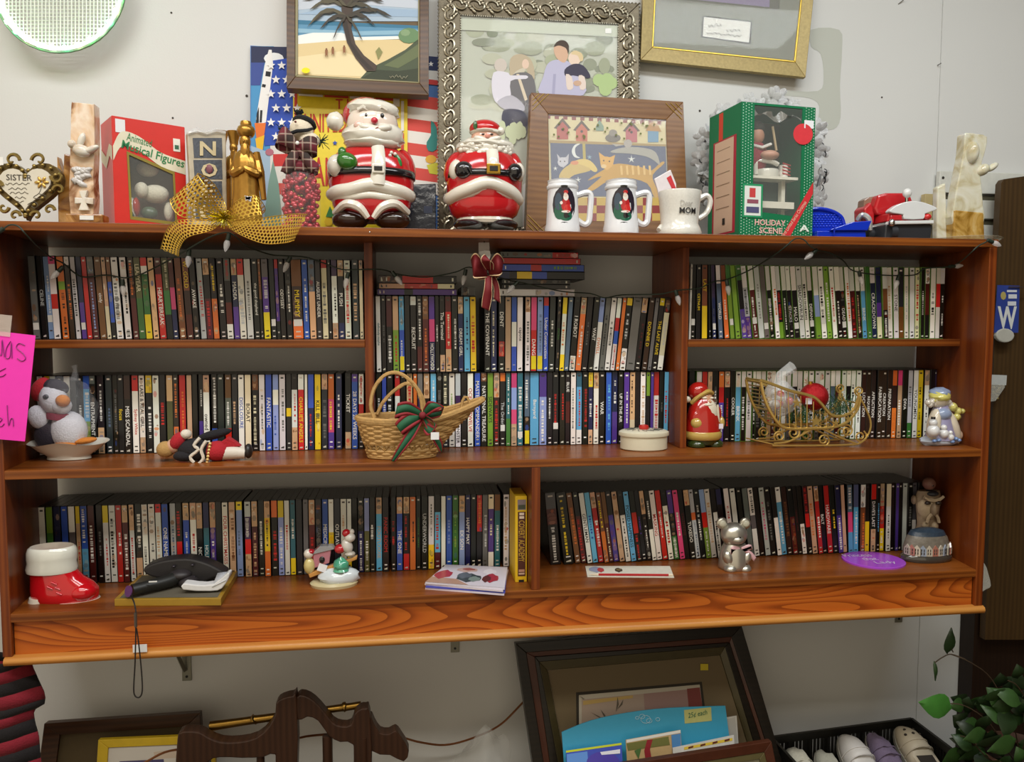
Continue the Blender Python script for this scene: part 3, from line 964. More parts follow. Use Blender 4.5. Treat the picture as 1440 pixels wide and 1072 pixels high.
f.flat('canvas_print', Ly, .0015); f.slab('backing', I1, 0, .006, matte('#6b5a42'))
b = B(); b.tube([f.r(548+i*1.6, 107+i*.12+2*math.sin(i*1.9)+math.sin(i*.7), .009) for i in range(17)], .0005, 4); b.build('signature', matte('#c9c3a8'), f.o, smooth=False)
# space and flag poster with yellow sign
f = P((352, 300, .325), (613, 310, .325), (352, 64, .352), 'patriotic_poster', 'blue poster with rocket, white stars and red striped flag behind Santa', 'poster', at(480, 330, .325))
f.slab('poster_board', [(352, 330), (616, 332), (616, 80), (352, 64)], 0, .003, matte('#4f79b8'))
Ly = [('#4a93c6', [(353, 330), (375, 330), (385, 65), (353, 65)]), ('#2a3050', [(353, 65), (404, 66), (404, 88), (353, 88)]), ('#3c4f96', [(353, 88), (372, 88), (366, 120), (353, 120)]), ('#e8ecee', circ(385, 82, 14, 12, 8)), ('#2b4db0', [(378, 86), (430, 78), (430, 202), (372, 205), (368, 150)]),
      ('#ececea', [(378, 70), (382, 70), (384, 90), (374, 172), (362, 176), (360, 168), (372, 92)]), ('#1d1d22', [(374, 100), (381, 101), (380, 108), (373, 107)]), ('#1d1d22', [(369, 118), (374, 119), (373, 123), (368, 122)]), ('#1d1d22', [(361, 160), (364, 150), (364, 172), (360, 174)]), ('#1d1d22', [(366, 155), (369, 155), (368, 172), (365, 172)]),
      ('#e2742a', [(358, 173), (374, 173), (370, 200), (362, 205)]), ('#e9b822', [(359, 195), (372, 190), (368, 222), (363, 225)]), ('#9fb8cc', [(353, 205), (380, 215), (385, 330), (353, 330)]), ('#dcd8d0', [(380, 205), (430, 203), (430, 330), (380, 330)]), ('#c8322e', [(384, 217), (430, 215), (430, 233), (384, 234)]), ('#c8322e', [(384, 258), (430, 256), (430, 272), (384, 274)]),
      ('#7a9a8c', [(372, 300), (378, 255), (384, 225), (392, 260), (396, 300), (396, 330), (372, 330)]), ('#b06a7a', circ(379, 214, 6, 10, 5))]
for i in range(6):
    for j in range(3): Ly.append(('#eeeeec', star(381+j*15+(7 if i % 2 else 0), 92+i*20, 6.5)))
f.flat('poster_print', Ly, .0012); Ly = []
for i in range(8): Ly.append((['#d24a40', '#e4e0d8'][i % 2], [(571, 132+i*17), (616, 138+i*17), (616, 155+i*17), (571, 149+i*17)]))
f.flat('flag_print', Ly, .0012); Ly = []
Ly += [('#22305c', [(590, 78), (616, 80), (616, 100), (590, 98)]), ('#eee', star(606, 90, 4)), ('#dcdcd8', [(590, 98), (616, 100), (616, 118), (590, 116)]), ('#cc3a38', [(590, 110), (616, 113), (616, 120), (590, 117)]), ('#2d7f78', s2([(606, 170), (614, 180), (614, 210), (602, 212), (600, 200), (606, 190)], 2, True)), ('#dca83a', circ(606, 224, 8, 10, 6)), ('#c9c43a', [(600, 232), (616, 228), (616, 246), (604, 244)])]
f.flat('flag_corner', Ly[:4], .0022); [f.flat('poster_figure', [q], .004) for q in Ly[4:]]
sg = f.slab('sign_panel', [(412, 322), (573, 324), (573, 136), (412, 127)], .007, .004, mat('#e6cf1e', .4), label='yellow sign with red lettering')
Ly = [('#c43a30', [(414, 130), (418, 130), (418, 318), (414, 318)])]
for i in range(4): Ly.append((['#e8e4da', '#c8402f'][i % 2], [(420+i*36, 130.5+i*2), (454+i*36, 132.5+i*2), (454+i*36, 136.5+i*2), (420+i*36, 134.5+i*2)]))
for i in range(3): Ly.append((['#e8e4da', '#c8402f', '#e8e4da'][i], [(564, 142+i*45), (568, 142+i*45), (568, 184+i*45), (564, 184+i*45)]))
Ly += [('#3457b0', star(471, 201, 4)), ('#c8402f', [(412, 256), (450, 258), (450, 262), (412, 260)]), ('#2e7a3c', [(458, 305), (464, 290), (472, 306)]), ('#dcb81c', circ(462, 312, 6, 8)), ('#e0dcc8', rect(553, 138, 562, 150))]
f.flat('sign_border', Ly, .0078, parent=sg)
for w_ in (('T H E', 472, 153, 40, 14), ('UNITED STATES', 428, 186, 120, 27), ('AMERICA', 440, 262, 100, 42)): b = B(); f.txt(b, *w_, off=.009, bold=.01); b.build('lettering', matte('#c0392c'), sg, smooth=False)
# silver ornate frame with family photograph
f = P((613, 322, .29), (900, 322, .29), (613, 0, .342), 'silver_picture_frame', 'ornate silver scrollwork frame holding a family photograph', 'picture frame', at(755, 330, .275))
O = [(616, 335), (897, 330), (899, 5), (617, -12)]; I = [(647, 320), (868, 318), (869, 34), (648, 21)]
SF = mat('#5a5244', .4, .8, .3, 90, .3); SF2 = mat('#a8a08c', .32, .85, .15); SF3 = mat('#c4c0b0', .3, .85, .1)
f.rails('frame_rail', O, I, .016, .03, SF, inset=.006)
for i in range(4):
    j = (i+1) % 4; b = B(); L = math.hypot(O[j][0]-O[i][0], O[j][1]-O[i][1]); n = int(L/5)
    for k in range(n+1):
        t = k/n; b.ell(f.r(O[i][0]+(O[j][0]-O[i][0])*t, O[i][1]+(O[j][1]-O[i][1])*t, .014), (.0036, .0036, .0024), 6, 4)
    b.build('bead_edging', SF3, f.o); b = B()
    n = int(L/4)
    for k in range(n+1):
        t = k/n; b.ell(f.r(I[i][0]+(I[j][0]-I[i][0])*t, I[i][1]+(I[j][1]-I[i][1])*t, .012), (.0019,)*3, 6, 4)
    b.build('inner_beading', SF3, f.o)
    b = B(); n = max(2, int(L/26)); up = 1
    mx = [((O[q][0]+I[q][0])/2, (O[q][1]+I[q][1])/2) for q in (i, j)]; dx, dy = (mx[1][0]-mx[0][0])/n, (mx[1][1]-mx[0][1])/n; l = math.hypot(dx, dy); ux, uy = dx/l, dy/l; nx, ny = -uy, ux
    for k in range(n):
        cx, cy = mx[0][0]+dx*(k+.5), mx[0][1]+dy*(k+.5)
        for sgn in (1, -1):
            pts = []
            for q in range(11):
                a = q/10*4.6; rr = 11*(1-q/12); pts.append(f.r(cx+ux*(sgn*6-rr*math.cos(a)*sgn)+nx*rr*math.sin(a)*sgn*.8, cy+uy*(sgn*6-rr*math.cos(a)*sgn)+ny*rr*math.sin(a)*sgn*.8, .0155))
            b.tube(pts, [.0036*(1-.75*abs(q/10-.35)) for q in range(11)], 5)
        for sgn in (1, -1):
            for q in range(3):
                a_ = .5+q*.55; e_ = f.r(cx+ux*sgn*(3+q*3)+nx*sgn*(-9+q*3), cy+uy*sgn*(3+q*3)+ny*sgn*(-9+q*3), .0145); b.ell(e_, (.009-.0015*q, .003, .0038), 8, 5, R3(0, math.degrees(math.atan2(uy, ux))+sgn*(40-25*q), 0))
    b.build('scroll_relief', SF2, f.o)
Ly = [('#b9bfae', [(648, 320), (868, 318), (869, 34), (648, 21)])]
for _ in range(58):
    x = rw.uniform(666, 866); y = rw.uniform(36, 150); Ly.append((rw.choice(['#8f9878', '#a3ab8c', '#7d8768', '#98a084', '#b4b89e', '#6f7a5c']), circ(min(max(x, 668), 850), y, rw.uniform(8, 18), 12, rw.uniform(6, 12))))
Ly += [('#bfc6b4', [(648, 26), (869, 36), (869, 52), (648, 42)])] + [('#a9c480', circ(850+rw.uniform(-14, 10), 118+rw.uniform(-10, 20), 9, 10)) for _ in range(6)]
Ly += [('#d9dad4', [(869, 170), (869, 318), (735, 318), (735, 260)])]
Ly += [('#c9c2ac', circ(728, 92, 12, 14, 16)), ('#b8a88a', s2([(718, 82), (734, 76), (748, 86), (752, 110), (744, 118), (740, 96), (726, 100), (718, 108)], 3, True)), ('#e0c4ae', circ(739, 90, 5, 10, 7)), ('#56545a', s2([(718, 110), (730, 102), (748, 106), (754, 130), (752, 160), (740, 190), (716, 180), (716, 140)], 3, True)), ('#d8c9b0', [(726, 104), (730, 104), (742, 140), (738, 142)]),
       ('#c8beb4', circ(704, 92, 9, 12, 10)), ('#dad8e4', s2([(694, 102), (714, 102), (718, 106), (740, 106), (740, 111), (718, 114), (718, 140), (700, 146), (692, 130)], 3, True)), ('#b0aebb', s2([(700, 142), (720, 134), (738, 150), (730, 160), (706, 152)], 3, True)), ('#4c4c5c', s2([(708, 155), (735, 156), (742, 175), (726, 184), (708, 178)], 3, True)),
       ('#b9b8d2', s2([(770, 90), (782, 84), (798, 86), (812, 96), (820, 110), (820, 134), (760, 134), (764, 108)], 3, True)), ('#a4a3c0', [(778, 104), (782, 104), (780, 134), (776, 134)]), ('#d2ae94', s2([(779, 66), (786, 62), (797, 66), (799, 78), (794, 88), (785, 84), (780, 76)], 3, True)), ('#4a3c34', s2([(779, 66), (784, 58), (794, 57), (800, 64), (799, 76), (796, 68), (786, 64)], 3, True)),
       ('#e4cfbe', circ(808, 82, 9, 12, 10)), ('#d8c49a', s2([(803, 76), (808, 71), (818, 75), (820, 84), (816, 86), (812, 78)], 3, True)), ('#3d3a4e', s2([(794, 98), (806, 90), (820, 92), (830, 106), (826, 110), (806, 106), (796, 108)], 3, True)), ('#dfd0c6', s2([(796, 104), (804, 108), (806, 124), (798, 126), (796, 114)], 2, True)), ('#dfd0c6', s2([(814, 106), (822, 108), (824, 124), (816, 126), (814, 114)], 2, True)), ('#c8a68e', circ(812, 117, 6, 8, 4)), ('#eef0ee', rect(851, 40, 860, 47))]
Ly += [('#c9d2b0', circ(705+rw.uniform(0, 34), 172+rw.uniform(0, 25), 5, 8, 9)) for _ in range(12)]
f.flat('photo_print', Ly, .004, step=.00006); f.slab('backing', [(640, 326), (875, 322), (875, 28), (640, 14)], .002, .008, matte('#55504a'))
f.slab('glass_pane', I, .0085, .0015, PANE)
# matted display frame on the wall at upper right
f = P((902, 83, .334), (1133, 108, .334), (902, 0, .345), 'matted_frame', 'gold rimmed frame with sage green mat and white signed card', 'picture frame', at(1018, 95, .335))
O = [(901, 84), (1133, 109), (1147, -30), (906, -55)]; I = [(917, 67), (1119, 88), (1130, -20), (922, -40)]
f.rails('frame_rail', O, I, .014, .014, mat('#9d8a58', .45, .3, .35, 150), inset=.004); I2 = [(919, 65), (1117, 85), (1128, -18), (924, -38)]
f.rails('gold_lip', I, I2, .009, .008, mat('#c8a84a', .35, .8))
f.flat('mat_board', [('#74786a', I2), ('#8d9180', [(986, 20), (1060, 28), (1057, 64), (984, 54)]), ('#2b2c28', [(987, 21), (1059, 29), (1056, 63), (985, 53)]), ('#dfe0da', [(990, 24), (1056, 31), (1053, 60), (988, 51)]), ('#4f5046', [(920, -38), (1098, -20), (1096, 14), (918, -4)]), ('#7d6f96', [(922, -38), (1083, -22), (1082, 10), (921, -6)])], .003)
[B().tube([f.r(x0+i*1.7, y0+i*.17+a*math.sin(i*1.7)+a*.6*math.sin(i*.6), .0062) for i in range(n)], .0006, 4).build('handwriting', matte('#6c6c70'), f.o, smooth=False) for x0, y0, a, n in ((996, 35, 2.6, 12), (1022, 42, 2.2, 12), (994, 46, 1.4, 30))]
f.slab('glass_pane', I2, .0065, .0012, PANE)
# folk-art cat picture
f = P((740, 325, .185), (966, 325, .24), (747, 130, .245), 'cat_picture', 'walnut framed folk art print of leaping cats behind the steins', 'picture frame', at(853, 335, .24))
O = [(739, 336), (968, 336), (961, 143), (747, 130)]; I = [(773, 312), (942, 310), (937, 168), (771, 160)]
WF = wood('oak_frame', '#8a6238', '#6a4524', 'x', .35); f.rails('frame_rail', O, I, .012, .022, WF, inset=.003)
b = B()
for (x, y, sx, sy) in [(748, 131, 1, 1), (960, 144, -1, 1), (741, 326, 1, -1)]:
    for k in (10, 17, 24): B().tube([f.r(x+sx*k, y+sy*.8, .0126), f.r(x+sx*.8, y+sy*k, .0126)], .0009, 4).build('gold_corner_inlay', mat('#d8b860', .4, .5), f.o)
Ly = [('#d6cba0', [(771, 160), (937, 168), (940, 312), (773, 312)]), ('#8a3c3c', [(771, 160), (937, 168), (937, 176), (771, 167)])]
for i in range(14): Ly.append(('#d8cfa8', rect(774+i*12, 163+i*.6, 780+i*12, 168+i*.6)))
for (x, y, c) in [(791, 180, '#b05048'), (818, 183, '#c06850'), (888, 184, '#b8606a')]: Ly += [('#5a4a42', [(x-12, y), (x, y-14), (x+12, y), (x+8, y+1), (x, y-9), (x-8, y+1)]), (c, [(x-8, y+16), (x+8, y+16), (x+8, y), (x, y-9), (x-8, y)]), ('#3a2a28', circ(x, y+2, 2, 8))]
Ly += [('#6a98b8', rect(911, 184, 926, 200)), ('#b88a50', [(908, 184), (914, 172), (924, 173), (930, 185)]), ('#7d9a86', [(838, 178), (843, 168), (849, 178), (849, 184), (838, 184)]), ('#6e6862', circ(862, 194, 11, 12, 6)), ('#8a837c', circ(862, 187, 6, 10, 5)), ('#4e5a78', [(774, 201), (936, 206), (939, 276), (776, 276)]), ('#a8905c', [(773, 197), (937, 203), (937, 206), (773, 201)]),
       ('#dfe3e0', s2([(816, 202), (808, 204), (804, 213), (808, 221), (816, 222), (810, 218), (809, 208)], 3, True)), ('#b4a452', [(819, 202), (823, 202), (824, 226), (820, 226)]), ('#d8c070', s2([(800, 232), (815, 224), (830, 226), (840, 238), (836, 242), (824, 236), (806, 240)], 3, True)), ('#c9b06a', s2([(786, 250), (792, 238), (806, 230), (824, 234), (830, 240), (808, 246), (798, 252)], 3, True)), ('#bdbcc4', [(783, 216), (788, 222), (796, 221), (800, 216), (799, 230), (792, 236), (786, 230)]), ('#d58c60', circ(808, 229, 6, 8, 3)),
       ('#c69a3c', s2([(826, 254), (850, 238), (870, 230), (905, 236), (916, 240), (930, 228), (934, 230), (918, 246), (922, 262), (928, 276), (920, 278), (910, 258), (880, 250), (856, 254), (834, 268), (826, 266), (846, 248)], 3, True)), ('#d8a850', [(842, 214), (850, 220), (858, 221), (865, 218), (862, 232), (854, 240), (845, 234)]), ('#d8a850', circ(853, 229, 9, 12, 9)), ('#e0c490', circ(849, 234, 4, 8, 3)), ('#3a3028', circ(849, 226, 1.2, 6)), ('#3a3028', circ(857, 227, 1.2, 6)), ('#c4c4cc', circ(791, 228, 7, 10, 7)), ('#3a3028', circ(788, 227, 1, 6)), ('#3a3028', circ(794, 227, 1, 6)), ('#b0aca4', [(866, 206), (860, 202), (878, 204)]),
       ('#a5a49c', s2([(860, 212), (880, 207), (905, 208), (922, 214), (928, 232), (920, 226), (908, 220), (884, 216), (862, 215)], 3, True)), ('#aba6a0', circ(883, 202, 6, 10, 6)), ('#dfe3e0', star(888, 224, 6, 5, .25)), ('#dfe3e0', star(813, 253, 5, 5, .25)), ('#dfe3e0', star(781, 237, 4, 5, .25)), ('#dfe3e0', star(910, 270, 4, 5, .25)), ('#8fb0c4', star(829, 221, 4, 5, .3))]
for i in range(6): Ly.append(('#e0bc70', [(872+i*8, 233), (875+i*8, 233), (876+i*8, 246), (873+i*8, 246)]))
for i in range(13):
    for j in range(3): Ly.append((['#8c3a38', '#c4a85a'][(i+j) % 2], rect(774+i*13, 278+j*11, 787+i*13, 289+j*11)))
for _ in range(26): Ly.append(('#6f7448', circ(rw.uniform(775, 934), rw.uniform(172, 196), 1.6, 6)))
f.flat('cat_print', Ly, .003, step=.00005); f.slab('backing', [(765, 320), (948, 318), (943, 162), (765, 154)], .001, .006, matte('#4a3b2b')); f.slab('glass_pane', I, .0075, .001, PANE)
# dark upright album behind the Santa
f = P((575, 322, .2), (613, 322, .2), (575, 258, .215), 'black_album', 'black plastic wrapped album standing behind the big Santa jar', 'album', at(594, 330, .2))
f.slab('cover', [(562, 332), (613, 332), (613, 258), (562, 260)], .004, .02, mat('#1b1f2c', .18, 0, .2, 30, .6), bevel=.002); f.slab('spine_label', [(596, 300), (608, 300), (608, 290), (596, 290)], .0045, .0005, matte('#3a4256'))
# pink hand-lettered sign hung on the left end
f = P((0, 620, -.012), (37, 622, -.012), (0, 465, -.006), 'pink_sign', 'bright pink paper sign with handwritten letters hanging before the side panel', 'sign', at(10, 620, -.012))
f.slab('paper_sheet', [(-70, 612), (35, 621), (50, 472), (-70, 458)], 0, .0006, mat('#f032b4', .6, 0, .04))
b = B()
def pen(pts): B().tube([f.r(x, y, .0012) for x, y in s2(pts, 4)], .0009, 4).build('handwriting', mat('#8a2a74', .6), f.o)
pen([(-8, 470), (-4, 490), (2, 500), (3, 478), (6, 502)]); pen([(15, 480), (9, 490), (8, 503), (14, 502), (16, 482), (17, 504)]); pen([(35, 486), (27, 483), (23, 489), (32, 497), (36, 504), (31, 508), (24, 504)])
pen([(-4, 524), (4, 520), (8, 518)]); pen([(-3, 530), (4, 529), (8, 526)]); pen([(-6, 596), (-2, 588), (3, 590), (-3, 597), (2, 600), (6, 596)]); pen([(10, 570), (12, 598), (15, 590), (18, 589), (19, 600)])
f.slab('clear_tape', [(-20, 470), (14, 474), (17, 444), (-20, 440)], .002, .0006, mat('#e6d8cc', .1, 0, .05, 40, .8, alpha=.35))
# illuminated round ornament, top left
g = G(85, -18, .30, 'lighted_wreath', 'glowing round white lattice ornament ringed with green and white bulbs', 'light decoration', None)
R = 92
b = B()
for i in range(-22, 23):
    x = i*5.2; h = math.sqrt(max(0, (R-8)**2-x*x))
    if h > 2:
        b.tube([g.p(85+x, -18-h, 0), g.p(85+x, -18+h, 0)], .0016, 4); b.tube([g.p(85-h, -18+x, .002), g.p(85+h, -18+x, .002)], .0016, 4)
b.build('lattice', mat('#e9eee4', .6), g.o)
b = B(); b.tube([g.p(x, y, .004) for x, y in circ(85, -18, R-5, 40)], .009, 6, True); b.build('rim', mat('#dfe2d6', .7, 0, .1, 90, .5), g.o)
for i in range(30):
    a = i/30*2*math.pi; c = ['#f4fff2', '#8dffb0', '#fff4d8', '#78f0d0'][i % 4]
    x, y = 85+(R-4)*math.cos(a), -18+(R-4)*math.sin(a); p = g.p(x, y, -.014)
    B().ell(p, (.0055, .0055, .0055), 8, 6).build('bulb', mat(c, .4, 0, 0, emit=14.), g.o)
b = B(); b.tube([g.p(x, y, -.004) for x, y in circ(85, -18, R+1, 40)], .0022, 5, True); b.build('wire', mat('#5a7a58', .6), g.o)
# ------------------------------------------------------------------ things on the top board (z = 0)
def row0(px, y): # photo row of the board surface at depth y
    v = Vector((at(px, 320, y).x, y, 0))-CAM; return 536+FPX*v.dot(_d)/v.dot(_f)
class OB:
    """an upright carton standing at an angle: front edge from A to Bq (photo column, depth)"""
    def __init__(s, A, Bq, dep, z0, z1):
        s.A = at(A[0], 250, A[1]); s.B = at(Bq[0], 250, Bq[1]); s.A.z = s.B.z = z0; s.u = (s.B-s.A); s.w = s.u.length; s.u.normalize(); s.n = Vector((s.u.y, -s.u.x, 0)); s.d = dep; s.h = z1-z0
    def q(s, u, v, o=0.): return s.A+s.u*(u*s.w)+Z*(v*s.h)+s.n*o
    def side(s, t, v, o=0.): return s.A-s.n*(t*s.d)+Z*(v*s.h)-s.u*o        # left face, t from front to back
    def carton(s, m, par, win=None, name='carton', th=.0015):
        b = B(); q = s.q; D = -s.d
        b.quad([s.side(1, 0), s.side(0, 0), s.side(0, 1), s.side(1, 1)]); b.quad([q(1, 0), q(1, 0, D), q(1, 1, D), q(1, 1)]); b.quad([q(1, 0, D), q(0, 0, D), q(0, 1, D), q(1, 1, D)])
        b.quad([q(0, 1), q(1, 1), q(1, 1, D), q(0, 1, D)]); b.quad([q(0, 0), q(0, 0, D), q(1, 0, D), q(1, 0)])
        if win:
            o = [(0, 0), (1, 0), (1, 1), (0, 1)]
            for i in range(4): j = (i+1) % 4; b.quad([q(*o[i]), q(*o[j]), q(*win[j]), q(*win[i])])
        else: b.quad([q(0, 0), q(1, 0), q(1, 1), q(0, 1)])
        return b.build(name, m, par, smooth=False, solid=th)
    def flat(s, name, layers, par, m=PAPER, off=.0016, fn=None, step=.0002):
        b = B(); fn = fn or s.q
        for i, (c, pts) in enumerate(layers): b.quad([fn(a, v, off+step*i) for a, v in pts], c)
        return b.build(name, m, par, smooth=False)
    def txt(s, b, st, u, v, w, h, off=.0025, bold=0., ang=0., arc=None):
        ux = s.u*math.cos(ang)+Z*math.sin(ang); uy = -s.u*math.sin(ang)+Z*math.cos(ang); text(b, st, s.q(u, v, off), ux, uy, w*s.w, h*s.h, None, bold, arc)
def bx4(a, b_, c, d): return [(a, b_), (c, b_), (c, d), (a, d)]
# heart plaque
g = G(38, 308, .02, 'heart_plaque', 'bronze scrolled heart plaque lettered SISTER with gilt flower', 'plaque', z=0); g.dz = 0
def heart(cx, cy, s_, n=36): return [(cx+s_*16*math.sin(t)**3/16, cy-s_*(13*math.cos(t)-5*math.cos(2*t)-2*math.cos(3*t)-math.cos(4*t))/16) for t in [2*math.pi*i/n for i in range(n)]]
AB = mat('#6a5834', .4, .7, .35, 120, .4)
hp = lambda k, dy: ccw([g.p(x, y, dy) for x, y in [(36+(a-36)*k*1.02, 262+(c-262)*k*.92) for a, c in heart(36, 262, 40)]])
B().prism(hp(1.22, .004), .02).build('back_plate', AB, g.o, smooth=False, bevel=.003)
B().prism(hp(.9, -.003), .008).build('heart_face', mat('#cfc8b6', .5, 0, .08), g.o, smooth=False, bevel=.002)
b = B()
for x, y, sx, sy, r in [(18, 226, 1, 1, 11), (56, 226, -1, 1, 11), (82, 248, -1, -1, 10), (84, 268, -1, 1, 9), (70, 296, 1, 1, 8), (52, 304, -1, 1, 8), (22, 304, 1, 1, 8), (6, 292, 1, -1, 8), (-4, 262, 1, 1, 9)]:
    b.tube([g.p(x+sx*r*(1-i/15)*math.cos(i*.42), y-sy*r*(1-i/15)*math.sin(i*.42), -.003) for i in range(14)], [.0042-.00015*i for i in range(14)], 6)
for i in range(26):
    x, y = [(36+(a-36)*1.08, 262+(c-262)*1.0) for a, c in heart(36, 262, 40, 26)][i]; g.e(b, x, y, 3.2, 3.2, 3.2, -.001, n=8, m=6)
b.build('scrollwork', mat('#8f7a46', .35, .8, .3, 100), g.o)
b = B(); text(b, 'SISTER', g.p(10, 254, -.0036), X, Z, 36*g.k, 9*g.k, None, .01); b.build('lettering', matte('#4a443c'), g.o, smooth=False)
b = B()
for j, (x0, y0, n) in enumerate([(9, 259, 14), (13, 266, 11), (15, 272, 11), (22, 279, 7), (24, 285, 5)]): b.tube([g.p(x0+i*2.6, y0-j*.2+1.6*math.sin(i*1.9+j), -.0036) for i in range(n)], .0006, 4)
b.tube([g.p(x, y, -.0036) for x, y in s2([(60, 262), (56, 272), (48, 278), (58, 280), (66, 276), (56, 273)], 3)], .0006, 4); b.tube([g.p(x, y, -.0036) for x, y in s2([(40, 288), (48, 284), (54, 288), (50, 293), (45, 290)], 3)], .0006, 4)
b.build('script', matte('#5c564c'), g.o)
b = B()
for i in range(6): a = i*1.047; g.e(b, 60+6*math.cos(a), 257+5*math.sin(a), 4.4, 2.2, 1.5, -.0045, R3(0, math.degrees(-a)*-1, 0), 10, 6)
b.build('gilt_flower', mat('#cfa85a', .3, .8), g.o)
B().box(g.p(-4, 233, -.008), g.p(7, 222, -.0075)).build('price_tag', matte('#e4e2dc'), g.o, smooth=False)
# carved onyx bird figure
def onyx(name, a, b_, c):
    m, nt, p = nodes(name); p.inputs['Roughness'].default_value = .15; p.inputs['Subsurface Weight'].default_value = .25; p.inputs['Subsurface Radius'].default_value = (.02, .012, .006)
    tc = nt.nodes.new('ShaderNodeTexCoord'); n = nt.nodes.new('ShaderNodeTexNoise'); n.inputs['Scale'].default_value = 16; n.inputs['Detail'].default_value = 5; n.inputs['Distortion'].default_value = 1.4
    r = nt.nodes.new('ShaderNodeValToRGB'); e = r.color_ramp.elements; e[0].position = .34; e[0].color = (*lin(a), 1); e[1].position = .62; e[1].color = (*lin(c), 1); k = e.new(.48); k.color = (*lin(b_), 1)
    nt.links.new(tc.outputs['Object'], n.inputs[0]); nt.links.new(n.outputs['Fac'], r.inputs[0]); nt.links.new(r.outputs[0], p.inputs['Base Color']); return m
ON1 = onyx('onyx_pale', '#8a5c3a', '#d8b896', '#e8d8c4'); ON2 = onyx('onyx_amber', '#6a3a14', '#9a6a30', '#c49860'); ON3 = onyx('onyx_white', '#b8a690', '#d8d0c2', '#e4e0d6')
g = G(115, 312, .04, 'onyx_carving', 'pale onyx column carving with white dove beside red box', 'figurine'); g.o.location.z = 0; zb = row0(115, .04)
def col(b, pts, dy, th): b.prism(ccw([g.p(x, y, dy) for x, y in pts]), th*g.k)
b = B(); col(b, [(96, zb), (150, zb), (149, 303), (97, 302)], -.02, 27); b.build('base', ON2, g.o, smooth=False, bevel=.003)
b = B(); col(b, s2([(99, 302), (131, 302), (131, 250), (133, 200), (132, 150), (130, 147), (118, 145), (103, 144), (100, 147), (99, 190), (98, 240)], 2, True), 0, 22); b.build('column', ON1, g.o, smooth=False, bevel=.004)
b = B(); col(b, [(78, zb), (97, zb), (96, 216), (86, 214), (85, 245), (76, 217)], .012, 18); b.build('back_slab', ON2, g.o, smooth=False, bevel=.003)
b = B(); g.e(b, 118, 214, 13, 9, 9, -.012, R3(0, 18, 0)); g.e(b, 105, 205, 6, 6, 6, -.014); g.e(b, 130, 213, 14, 5, 7, -.012, R3(0, -28, 0)); g.e(b, 117, 199, 5, 12, 5, -.010, R3(0, 20, 0)); b.build('dove', ON3, g.o)
b = B()
for i in range(16): g.e(b, 106+rw.uniform(0, 20), 236+rw.uniform(0, 26), 7, 4, 4, -.002, R3(rw.uniform(-30, 30), rw.uniform(-80, 80), 0), 12, 8, warp=lambda v: v*(1+.35*mnoise.noise(v*2.5)))
b.build('flower_cluster', mat('#c8c4c0', .12, 0, .1), g.o)
b = B(); col(b, [(114, 270), (126, 269), (123, 279), (134, 280), (134, 289), (124, 287), (128, 297), (113, 297), (117, 287), (108, 288), (108, 279), (118, 280)], -.012, 7); b.build('cross', ON3, g.o, smooth=False, bevel=.001)
B().box(g.p(118, 311, -.022), g.p(137, 305.5, -.0212)).build('price_tag', matte('#dcdcd6'), g.o, smooth=False)
# red musical box
ob = OB((160, .07), (261, .15), .10, 0, at(160, 163, .07).z); t = thing('gift_box', 'red cardboard window box with green musical lettering and small bear inside', 'box', ob.q(.5, 0, -.04))
win = [(.2, .08), (.86, .06), (.84, .57), (.18, .70)]
RC = mat('#cf2f26', .35, 0, .06); ob.carton(RC, t, win)
ob.flat('gold_border', [('#8a7a2c', [win[i], win[(i+1) % 4], (win[(i+1) % 4][0]+(.03 if (i+1) % 4 in (1, 2) else -.03)*-1, win[(i+1) % 4][1]+(-.03 if (i+1) % 4 in (0, 1) else .03)*-1), (win[i][0]+(.03 if i in (1, 2) else -.03)*-1, win[i][1]+(-.03 if i in (0, 1) else .03)*-1)]) for i in range(4)], t, off=.0012)
bn = s2([(0, .60), (.12, .74), (.35, .72), (.65, .60), (1, .55)], 5); up = [(u, v+.13) for u, v in bn]
b = B(); b.strip([ob.q(u, v, .0017) for u, v in bn], [ob.q(u, v, .0017) for u, v in up]); b.strip([ob.side(1, .66, .0017), ob.side(.55, .56, .0017), ob.side(.25, .66, .0017), ob.side(0, .6, .0017)], [ob.side(1, .77, .0017), ob.side(.55, .67, .0017), ob.side(.25, .77, .0017), ob.side(0, .73, .0017)]); b.build('cream_banner', mat('#dcd6bc', .5), t, smooth=False)
b = B(); ob.txt(b, 'Animated', .18, .80, .34, .07, ang=-.16); b.build('lettering', mat('#1d7a44', .5), t, smooth=False); b = B(); ob.txt(b, 'Musical Figures', .1, .70, .88, .1, ang=-.20, bold=.01); b.build('lettering', mat('#1d7a44', .5), t, smooth=False)
ob.flat('sticker', [('#dfe0e2', bx4(.04, .86, .17, .98))], t); ob.flat('sticker', [('#e6e4d8', bx4(.83, .76, .93, .88)), ('#3a6a50', bx4(.85, .78, .91, .82))], t)
b = B(); ob.txt(b, 'musical figurine', .32, .025, .2, .02); b.build('small_print', mat('#e8e0d0', .5), t, smooth=False)
b = B(); b.quad([ob.q(.02, .02, -.085), ob.q(.98, .02, -.085), ob.q(.98, .98, -.085), ob.q(.02, .98, -.085)]); b.build('liner', matte('#8a8a78'), t, smooth=False)
def eb(b, o_, u, v, off, r, rot=None): b.ell(o_.q(u, v, off), tuple(q*o_.w for q in r), 14, 9, rot)
b = B(); eb(b, ob, .62, .36, -.035, (.2, .14, .14)); eb(b, ob, .42, .38, -.03, (.1, .1, .12)); eb(b, ob, .55, .6, -.05, (.16, .12, .12)); eb(b, ob, .8, .2, -.03, (.07, .08, .15)); b.build('bear_figure', cloth('#c8c4b0'), t)
